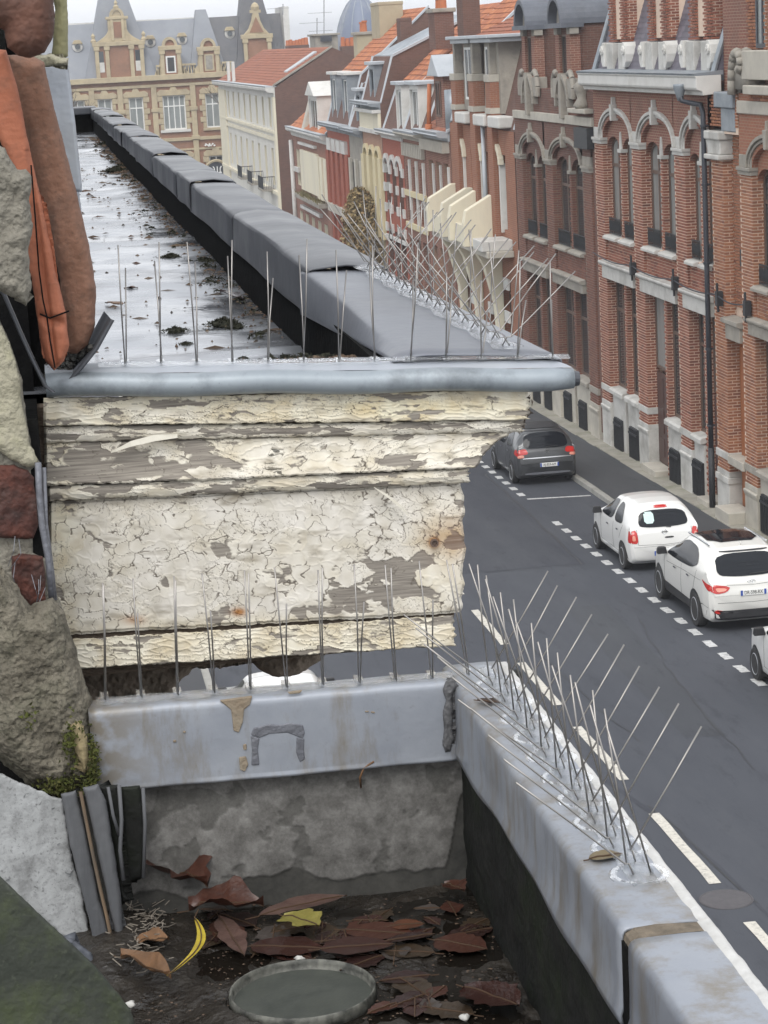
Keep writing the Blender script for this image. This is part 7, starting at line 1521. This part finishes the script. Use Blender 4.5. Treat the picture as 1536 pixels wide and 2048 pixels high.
def make_car(label, loc, D, paint, seed=0):
    c = thing('parked_car', label, 'car', loc, 'cars parked in the street'); c.rotation_euler = (-.0208, 0, D.get('yaw', 0))
    L_ = D['L']; top = np.array(D['top']); wid = np.array(D['w'])
    ys = np.unique(np.concatenate([np.linspace(0, L_, 90), top[:,0], np.linspace(0,.25,14), np.linspace(L_-.25,L_,14)]))
    zt = np.interp(ys, top[:,0], top[:,1])
    for _ in range(2): zt[1:-1] = .25*zt[:-2] + .5*zt[1:-1] + .25*zt[2:]
    hw = np.interp(ys, wid[:,0], wid[:,1]); belt = np.interp(ys, [0, L_], D['belt']); rows = []
    for y, z, w, b in zip(ys, zt, hw, belt):
        cab = np.clip((z-b)/.35, 0, 1); wt = w*(1-cab) + D['wt']*cab; bb = min(b, z-.04); zb = D['zb'] + .1*np.clip(1-y/.2,0,1)
        R_ = [(0,zb),(w*.86,zb),(w*.965,zb+.07),(w,zb+(bb-zb)*.45),(w*1.0,zb+(bb-zb)*.72),(w*.975,bb),((w*.97+wt)/2+.02*cab,bb+(z-bb)*.5),(wt+.0*cab,max(bb+.01,z-.085)),(wt*.86,z-.03),(wt*.5,z-.006),(0,z)]
        R_ = chaikin(R_, 2, False); rows.append([(q[0], y, q[1]) for q in R_] + [(-q[0], y, q[1]) for q in R_[-2:0:-1]])
    mb = MB(); n, m = len(rows), len(rows[0])
    mb.add([p for r in rows for p in r], [(i*m+j, (i+1)*m+j, (i+1)*m+(j+1) % m, i*m+(j+1) % m)[::-1] for i in range(n-1) for j in range(m)] + [tuple(range(m))[::-1], tuple((n-1)*m+k for k in range(m))])
    body = part('body', mb, paint, c, smooth=True, local=True)
    bvh = BVHTree.FromPolygons([Vector(v) for v in mb.v], mb.f)
    def patch(name, poly, axis, mat, off=.004, parent=c, rings=5, rnd=2, label=None, th=.0):
        Q = chaikin(poly, rnd) if rnd else [np.array(p, float) for p in poly]; B = []
        for i in range(len(Q)):
            a, b = Q[i], Q[(i+1) % len(Q)]; k = max(1, int(np.hypot(*(b-a))/.045)); B += [a + (b-a)*t/k for t in range(k)]
        ce = sum(B)/len(B); vs = []; dirs = {'l': Vector((1,0,0)), 'r': Vector((-1,0,0)), 'b': Vector((0,1,0)), 'f': Vector((0,-1,0)), 't': Vector((0,0,-1))}; d = dirs[axis]
        def P(q):
            o = {'l': Vector((-3,q[0],q[1])), 'r': Vector((3,q[0],q[1])), 'b': Vector((q[0],-3,q[1])), 'f': Vector((q[0],L_+3,q[1])), 't': Vector((q[0],q[1],4))}[axis]
            h = bvh.ray_cast(o, d)
            if h[0] is None: h = bvh.find_nearest(o + d*2.5)
            return tuple(h[0] - d*off)
        for k in range(rings): f = 1 - k/rings; vs += [P(ce + (q-ce)*f) for q in B]
        vs.append(P(ce)); nb = len(B); fs = [(k*nb+i, k*nb+(i+1) % nb, (k+1)*nb+(i+1) % nb, (k+1)*nb+i) for k in range(rings-1) for i in range(nb)] + [((rings-1)*nb+i, (rings-1)*nb+(i+1) % nb, rings*nb) for i in range(nb)]
        pm = MB(); pm.add(vs, fs); return part(name, pm, mat, parent, smooth=True, label=label, local=True)
    def line(pts, axis, w=.006):
        mbl = MB(); P_ = []
        for i in range(len(pts)-1):
            for t in np.linspace(0,1,7)[:-1 if i < len(pts)-2 else None]:
                q = np.array(pts[i])*(1-t) + np.array(pts[i+1])*t; o = Vector((-3,q[0],q[1])) if axis == 'l' else (Vector((3,q[0],q[1])) if axis == 'r' else Vector((q[0],-3,q[1]))); h = bvh.ray_cast(o, Vector((1,0,0)) if axis == 'l' else (Vector((-1,0,0)) if axis == 'r' else Vector((0,1,0))))
                if h[0] is not None: P_.append(tuple(h[0]))
        if len(P_) > 1: mbl.tube(P_, w*.7, 5); part('panel_gap', mbl, m_seam, c, local=True)
    for s in 'lr':
        sg = -1 if s == 'l' else 1
        for w in D['side']: patch('side_window', w, s, m_cglass, .008, rings=10)
        for (yw) in D['wheels']:
            r = D['r']; patch('wheel_arch', [(yw + (r+.055)*math.cos(t), max(D['zb']+.0, r + (r+.055)*math.sin(t))) for t in np.linspace(-.6, math.pi+.6, 22)], s, m_cblack, .003, rnd=0)
            x0 = sg*(D['w'][3][1]-.19); x1 = sg*(D['w'][3][1]+.012); wm = MB(); wm.lathe([(r*.62,0),(r*.93,0),(r,.03),(r,.165),(r*.95,.2),(r*.66,.2)], (0,0,0), 28); wm.v = [(x0 + (x1-x0)*z/.2, yw + a, r + b) for a, b, z in wm.v]
            wh = part('wheel', wm, m_tyre, c, smooth=False, local=True)
            rm = MB(); rm.lathe([(r*.66,.19),(r*.62,.16),(r*.2,.165),(.03,.185),(.0001,.186)], (0,0,0), 24); rm.v = [(x0 + (x1-x0)*z/.2, yw + a, r + b) for a, b, z in rm.v]; rmm = part('rim', rm, m_rimd, wh, local=True)
            sp = MB()
            for k in range(D.get('spokes', 7)):
                t = 2*math.pi*k/D.get('spokes',7); a = Vector((0,math.cos(t),math.sin(t))); b = Vector((0,-math.sin(t),math.cos(t))); xo = x0 + (x1-x0)*.97; xi = x0 + (x1-x0)*.85; ctr = Vector((0,yw,r))
                q = [ctr + a*r*.08 + b*.03, ctr + a*r*.08 - b*.03, ctr + a*r*.66 - b*.022, ctr + a*r*.66 + b*.022]; sp.hexa([(xi,p.y,p.z) for p in q] + [(xo,p.y,p.z) for p in q])
            sp.tube([(x0 + (x1-x0)*.96, yw + r*.65*math.cos(t), r + r*.65*math.sin(t)) for t in np.linspace(0,2*math.pi,25)], .014, 5); part('spokes', sp, m_rim, wh, local=True)
        ym, zm = D['mirror']; mm = MB(); xb = sg*(D['w'][3][1]-.04); mm.hexa([(min(xb,xb+sg*.22),ym-.05,zm-.02),(max(xb,xb+sg*.22),ym-.05,zm-.02),(max(xb,xb+sg*.22),ym+.09,zm),(min(xb,xb+sg*.22),ym+.09,zm),(min(xb+sg*.03,xb+sg*.21),ym-.05,zm+.14),(max(xb+sg*.03,xb+sg*.21),ym-.05,zm+.14),(max(xb+sg*.05,xb+sg*.19),ym+.07,zm+.13),(min(xb+sg*.05,xb+sg*.19),ym+.07,zm+.13)]); part('wing_mirror', mm, D.get('mirm', m_cblack), c, bev=.025, local=True)
        for ln in D['gaps']: line(ln, s)
        for (yh, zh) in D['handles']: patch('door_handle', [(yh-.09,zh-.015),(yh+.09,zh-.02),(yh+.09,zh+.015),(yh-.09,zh+.02)], s, D.get('hm', paint), .025, rings=2, rnd=1)
        for pl, mt in D['tail']: 
            q = [(x*sg, z) for x, z in pl]; patch('tail_light', q if sg > 0 else q[::-1], 'b', mt, .012 if mt is m_red else .02, rnd=1)
        for pl in D.get('tail_side', []): patch('tail_light', pl, s, m_red, .008, rnd=1)
        for pl in D.get('refl', []): q = [(x*sg, z) for x, z in pl]; patch('reflector', q if sg > 0 else q[::-1], 'b', m_red, .01, rnd=1)
        if D.get('sill'): patch('sill_cladding', D['sill'], s, m_cblack, .006, rings=3, rnd=0)
    patch('rear_window', D['rear'], 'b', m_cglass, .014, rings=16); patch('windscreen', D['front'], 'f', m_cglass, .014, rings=16)
    for ln in D.get('rear_gaps', []): line(ln, 'b')
    for pl, mt, nm in D.get('extra_b', []): patch(nm, pl, 'b', mt, .022 if nm == 'paper_notice' else .012, rings=8, rnd=1)
    for pl, mt, nm in D.get('extra_t', []): patch(nm, pl, 't', mt, .014, rings=14, rnd=1)
    for pl, mt, nm in D.get('lamps', []):
        for sg in (-1, 1): q = [(x*sg, z) for x, z in pl]; patch(nm, q, 'f', mt, .01, rnd=1)
    if D.get('plate'):
        (px, pz, txt) = D['plate']; h = bvh.ray_cast(Vector((px,-3,pz)), Vector((0,1,0))); yb = h[0].y - .022
        mb2 = MB(); mb2.box(px-.26,px+.26,yb,yb+.02,pz-.055,pz+.055); pt = part('number_plate', mb2, m_plate, c, local=True, bev=.006)
        mb2 = MB(); mb2.box(px-.258,px-.215,yb-.002,yb-.0005,pz-.052,pz+.052); mb2.box(px+.215,px+.258,yb-.002,yb-.0005,pz-.052,pz+.052); part('plate_band', mb2, m_pl_blue, pt, local=True)
        cu = bpy.data.curves.new('plate_text', 'FONT'); cu.body = txt; cu.size = .1; cu.align_x = 'CENTER'; cu.align_y = 'CENTER'; cu.extrude = .0006; cu.materials.append(m_ink); to = bpy.data.objects.new('plate_text', cu); COL.objects.link(to); to.parent = pt; to.location = (px, yb-.003, pz); to.rotation_euler = (R(90),0,0); to.scale = (.78,1,1); bpy.context.view_layer.update(); me = bpy.data.meshes.new_from_object(to.evaluated_get(bpy.context.evaluated_depsgraph_get())); t2 = bpy.data.objects.new('plate_text', me); t2.parent = pt; t2.location = to.location; t2.rotation_euler = to.rotation_euler; t2.scale = to.scale; bpy.data.objects.remove(to); COL.objects.link(t2)
    if D.get('badge'):
        bx, bz, kind = D['badge']; h = bvh.ray_cast(Vector((bx,-3,bz)), Vector((0,1,0))); yb = h[0].y - .012; bm_ = MB()
        if kind == 'chevrons':
            for dz in (0, .042): bm_.add([(bx-.055,yb,bz-.03+dz),(bx,yb,bz+.012+dz),(bx+.055,yb,bz-.03+dz),(bx+.055,yb,bz-.008+dz),(bx,yb,bz+.036+dz),(bx-.055,yb,bz-.008+dz)], [(0,1,4,5),(1,2,3,4)])
        elif kind == 'ringbar': bm_.tube([(bx+.05*math.cos(t),yb,bz+.05*math.sin(t)) for t in np.linspace(0,6.283,17)], .008, 5); bm_.box(bx-.07,bx+.07,yb-.006,yb+.004,bz-.01,bz+.01)
        else:
            bm_.tube([(bx+.075*math.cos(t),yb,bz+.038*math.sin(t)) for t in np.linspace(0,6.283,21)], .006, 5); bm_.tube([(bx-.035,yb,bz-.024),(bx-.02,yb,bz+.026)], .006, 5); bm_.tube([(bx+.02,yb,bz-.026),(bx+.035,yb,bz+.024)], .006, 5); bm_.tube([(bx-.027,yb,bz-.004),(bx+.027,yb,bz+.004)], .006, 5)
        part('emblem', bm_, m_chrome, c, local=True)
    wy = bvh.ray_cast(Vector((D['wiper'][0],-3,D['wiper'][1])), Vector((0,1,0)))[0]; w2 = bvh.ray_cast(Vector((D['wiper'][2],-3,D['wiper'][3])), Vector((0,1,0)))[0]
    mb2 = MB(); mb2.tube([tuple(wy - Vector((0,.02,0))), tuple(w2 - Vector((0,.02,0)))], .012, 6); part('rear_wiper', mb2, m_cblack, c, local=True)
    for b_ in D.get('boxes', []): mb2 = MB(); mb2.box(*b_[1]); part(b_[0], mb2, b_[2], c, bev=.015, local=True)
    if D.get('antenna'): mb2 = MB(); a = D['antenna']; mb2.tube([a, (a[0], a[1]-.06, a[2]+.07), (a[0],a[1]-.1,a[2]+.075)], [.02,.016,.006], 6); part('aerial_fin', mb2, paint, c, local=True)
    return c
HATCH = dict(L=3.78, zb=.17, belt=(.98,.93), wt=.575, r=.295, wheels=(.6,3.03), spokes=7, mirror=(2.52,.96),
    top=[(0,.6),(.03,.84),(.09,.98),(.2,1.2),(.33,1.39),(.5,1.465),(.9,1.51),(1.4,1.52),(1.85,1.48),(2.3,1.31),(2.7,1.07),(2.9,1.0),(3.35,.9),(3.6,.76),(3.74,.55),(3.78,.42)],
    w=[(0,.7),(.08,.775),(.3,.82),(.7,.832),(2.9,.832),(3.35,.79),(3.65,.65),(3.78,.45)],
    side=[[(.62,1.0),(.78,1.22),(1.0,1.385),(1.3,1.41),(1.36,.97)],[(1.46,.97),(1.41,1.41),(1.8,1.39),(2.15,1.24),(2.5,1.02),(2.4,.97)]],
    rear=[(-.58,1.02),(-.5,1.34),(.5,1.34),(.58,1.02),(.3,.985),(-.3,.985)], front=[(-.6,1.06),(-.48,1.42),(.48,1.42),(.6,1.06)],
    gaps=[[(1.4,.34),(1.41,.94)],[(2.55,.36),(2.5,.6),(2.55,.95)],[(.55,.62),(.75,.34)],[(.75,.34),(2.55,.36)],[(.86,.66),(.6,.98)]], handles=[(.98,.84),(1.85,.82)],
    tail=[([(.6,.66),(.77,.66),(.76,.93),(.63,.95)], m_red),([(.66,.72),(.74,.72),(.73,.84),(.67,.84)], m_redl)], tail_side=[[(.03,.66),(.18,.68),(.16,.93),(.1,.94)]],
    rear_gaps=[[(-.6,.62),(0,.6),(.6,.62)],[(-.6,.62),(-.62,.95)],[(.6,.62),(.62,.95)]], badge=(0,.88,'ringbar'), plate=(0,.42,'CP-476-LN'), wiper=(.05,.98,.1,1.0),
    extra_b=[([(-.16,1.37),(.16,1.37),(.14,1.425),(-.14,1.425)], m_red, 'brake_light')], hm=m_chrome, lamps=[([(.45,.72),(.66,.72),(.6,.86),(.45,.84)], m_redl if False else m_chrome, 'headlight')])
import copy
make_car('small rounded white hatchback with a pale notice in its rear window', (12.99, 47.57, gz(47.57)+.005), dict(HATCH, extra_b=HATCH['extra_b'] + [([(-.42,1.07),(-.2,1.07),(-.2,1.31),(-.42,1.31)], m_paper, 'paper_notice'), ([(.0,.74),(.2,.74),(.2,.775),(.0,.775)], m_cblack, 'handle_recess')], wiper=(.05,.99,.16,.975)), m_cw)
SUV = dict(L=4.41, zb=.2, belt=(1.17,1.03), wt=.62, r=.35, wheels=(.87,3.51), spokes=5, mirror=(2.95,1.08), yaw=-.0,
    top=[(0,.78),(.04,.98),(.12,1.1),(.3,1.33),(.48,1.52),(.62,1.585),(1.1,1.64),(1.7,1.66),(2.2,1.62),(2.7,1.43),(3.15,1.17),(3.35,1.1),(3.9,1.01),(4.2,.86),(4.36,.65),(4.41,.5)],
    w=[(0,.76),(.1,.85),(.35,.895),(.8,.912),(3.4,.912),(3.9,.87),(4.25,.72),(4.41,.5)],
    side=[[(.8,1.25),(.98,1.4),(1.3,1.5),(1.95,1.53),(2.4,1.42),(2.98,1.1),(2.6,1.085),(1.8,1.1),(1.1,1.14)]],
    rear=[(-.66,1.14),(-.6,1.5),(.6,1.5),(.66,1.14),(.3,1.1),(-.3,1.1)], front=[(-.62,1.15),(-.5,1.55),(.5,1.55),(.62,1.15)],
    gaps=[[(1.85,.42),(1.83,1.07)],[(3.1,.45),(3.05,.75),(3.1,1.05)],[(.95,.78),(1.25,.42)],[(1.25,.42),(3.1,.45)],[(.95,.78),(.78,1.15)],[(.5,1.0),(1.6,.98),(2.9,.92)]], handles=[(1.3,.95),(2.25,.92)],
    tail=[([(.42,.93),(.84,1.0),(.84,.86),(.7,.8),(.5,.83)], m_red),([(.5,.9),(.74,.93),(.7,.84),(.54,.85)], m_redl)], tail_side=[[(.06,.84),(.2,.9),(.42,1.06),(.2,1.0),(.06,.98)]], refl=[[(.55,.4),(.78,.42),(.74,.5),(.55,.45)]],
    rear_gaps=[[(-.7,.62),(0,.6),(.7,.62)],[(-.5,.96),(0,.93),(.5,.96)]], badge=(0,1.0,'oval'), plate=(.02,.79,'DR-598-RX'), wiper=(.0,1.13,.42,1.15),
    sill=[(.02,.25),(.02,.5),(.4,.56),(1.3,.46),(3.0,.48),(3.9,.56),(4.2,.5),(4.2,.25)], extra_b=[([(-.86,.26),(-.86,.5),(-.6,.46),(.6,.46),(.86,.5),(.86,.26)], m_cblack, 'bumper_cladding'), ([(-.5,1.515),(.5,1.515),(.48,1.54),(-.48,1.54)], m_cblack, 'spoiler_gap')],
    extra_t=[([(-.52,.95),(.52,.95),(.5,2.45),(-.5,2.45)], m_cglass, 'glass_roof')], antenna=(0,.72,1.595), hm=m_chrome, mirm=m_cblack,
    boxes=[('roof_rail', (-.6,-.57,.85,2.3,1.58,1.625), m_chrome), ('roof_rail', (.57,.6,.85,2.3,1.58,1.625), m_chrome)])
make_car('white sport utility car with dark glass roof and black lower trim', (13.06, 41.55, gz(41.55)+.005), SUV, m_cw2)
GREY = dict(HATCH, L=3.94, wheels=(.68,3.15), wt=.6, spokes=8, r=.3,
    top=[(0,.62),(.03,.88),(.09,1.0),(.2,1.2),(.34,1.4),(.5,1.47),(.95,1.515),(1.5,1.52),(2.0,1.46),(2.5,1.26),(2.95,1.03),(3.1,1.0),(3.5,.92),(3.75,.76),(3.9,.55),(3.94,.42)],
    w=[(0,.73),(.08,.81),(.3,.855),(.7,.865),(2.9,.865),(3.4,.82),(3.75,.68),(3.94,.48)],
    rear=[(-.64,1.03),(-.54,1.4),(.54,1.4),(.64,1.03),(.3,1.0),(-.3,1.0)], tail=[([(.5,.86),(.82,.84),(.8,.98),(.56,1.01)], m_red),([(.62,.78),(.8,.76),(.8,.84),(.64,.85)], m_redl)], tail_side=[[(.04,.8),(.3,.86),(.26,.98),(.12,1.0)]],
    badge=(.02,.9,'chevrons'), plate=(.06,.55,'AJ-859-AM'), wiper=(.0,1.03,.34,1.04), handles=[(1.05,.87),(1.95,.86)], hm=m_chrome, mirm=m_cg,
    extra_b=[([(-.66,.735),(.66,.735),(.68,.765),(-.68,.765)], m_chrome, 'chrome_strip'), ([(-.6,.3),(.6,.3),(.64,.36),(-.64,.36)], m_solder, 'bumper_trim'), ([(-.5,1.425),(.5,1.425),(.48,1.45),(-.48,1.45)], m_cblack, 'spoiler_gap')], extra_t=[([(-.55,.55),(.55,.55),(.53,2.1),(-.53,2.1)], m_cblack, 'dark_roof')], rear_gaps=[[(-.62,.74),(0,.72),(.62,.74)]])
make_car('dark grey metallic hatchback parked furthest along the kerb', (13.0, 59.45, gz(59.45)+.005), GREY, m_cg)
make_car('white car of which only front wheel, wing and mirror show, behind the sport utility car', (12.83, 35.06, gz(35.06)+.005), dict(HATCH, plate=None, badge=None), m_cw)
make_car('white car glimpsed through the gap under the eaves rubble', (3.25, 34.3, gz(34.3)+.005), dict(HATCH, plate=None, badge=None), m_cw)

# ================================================================ HAZE
hz = MB(); hz.box(-2600, 2600, -120, 3100, -8, 34); hm = bpy.data.materials.new('street_haze'); N, L = nodes_of(hm); N.remove(N['Principled BSDF'])
pv = N.new('ShaderNodeVolumePrincipled'); pv.inputs['Color'].default_value = (.93,.95,1,1); pv.inputs['Density'].default_value = .0006; pv.inputs['Anisotropy'].default_value = .2; L.new(pv.outputs[0], N['Material Output'].inputs['Volume'])
solo('haze', hz, hm, kind='stuff')
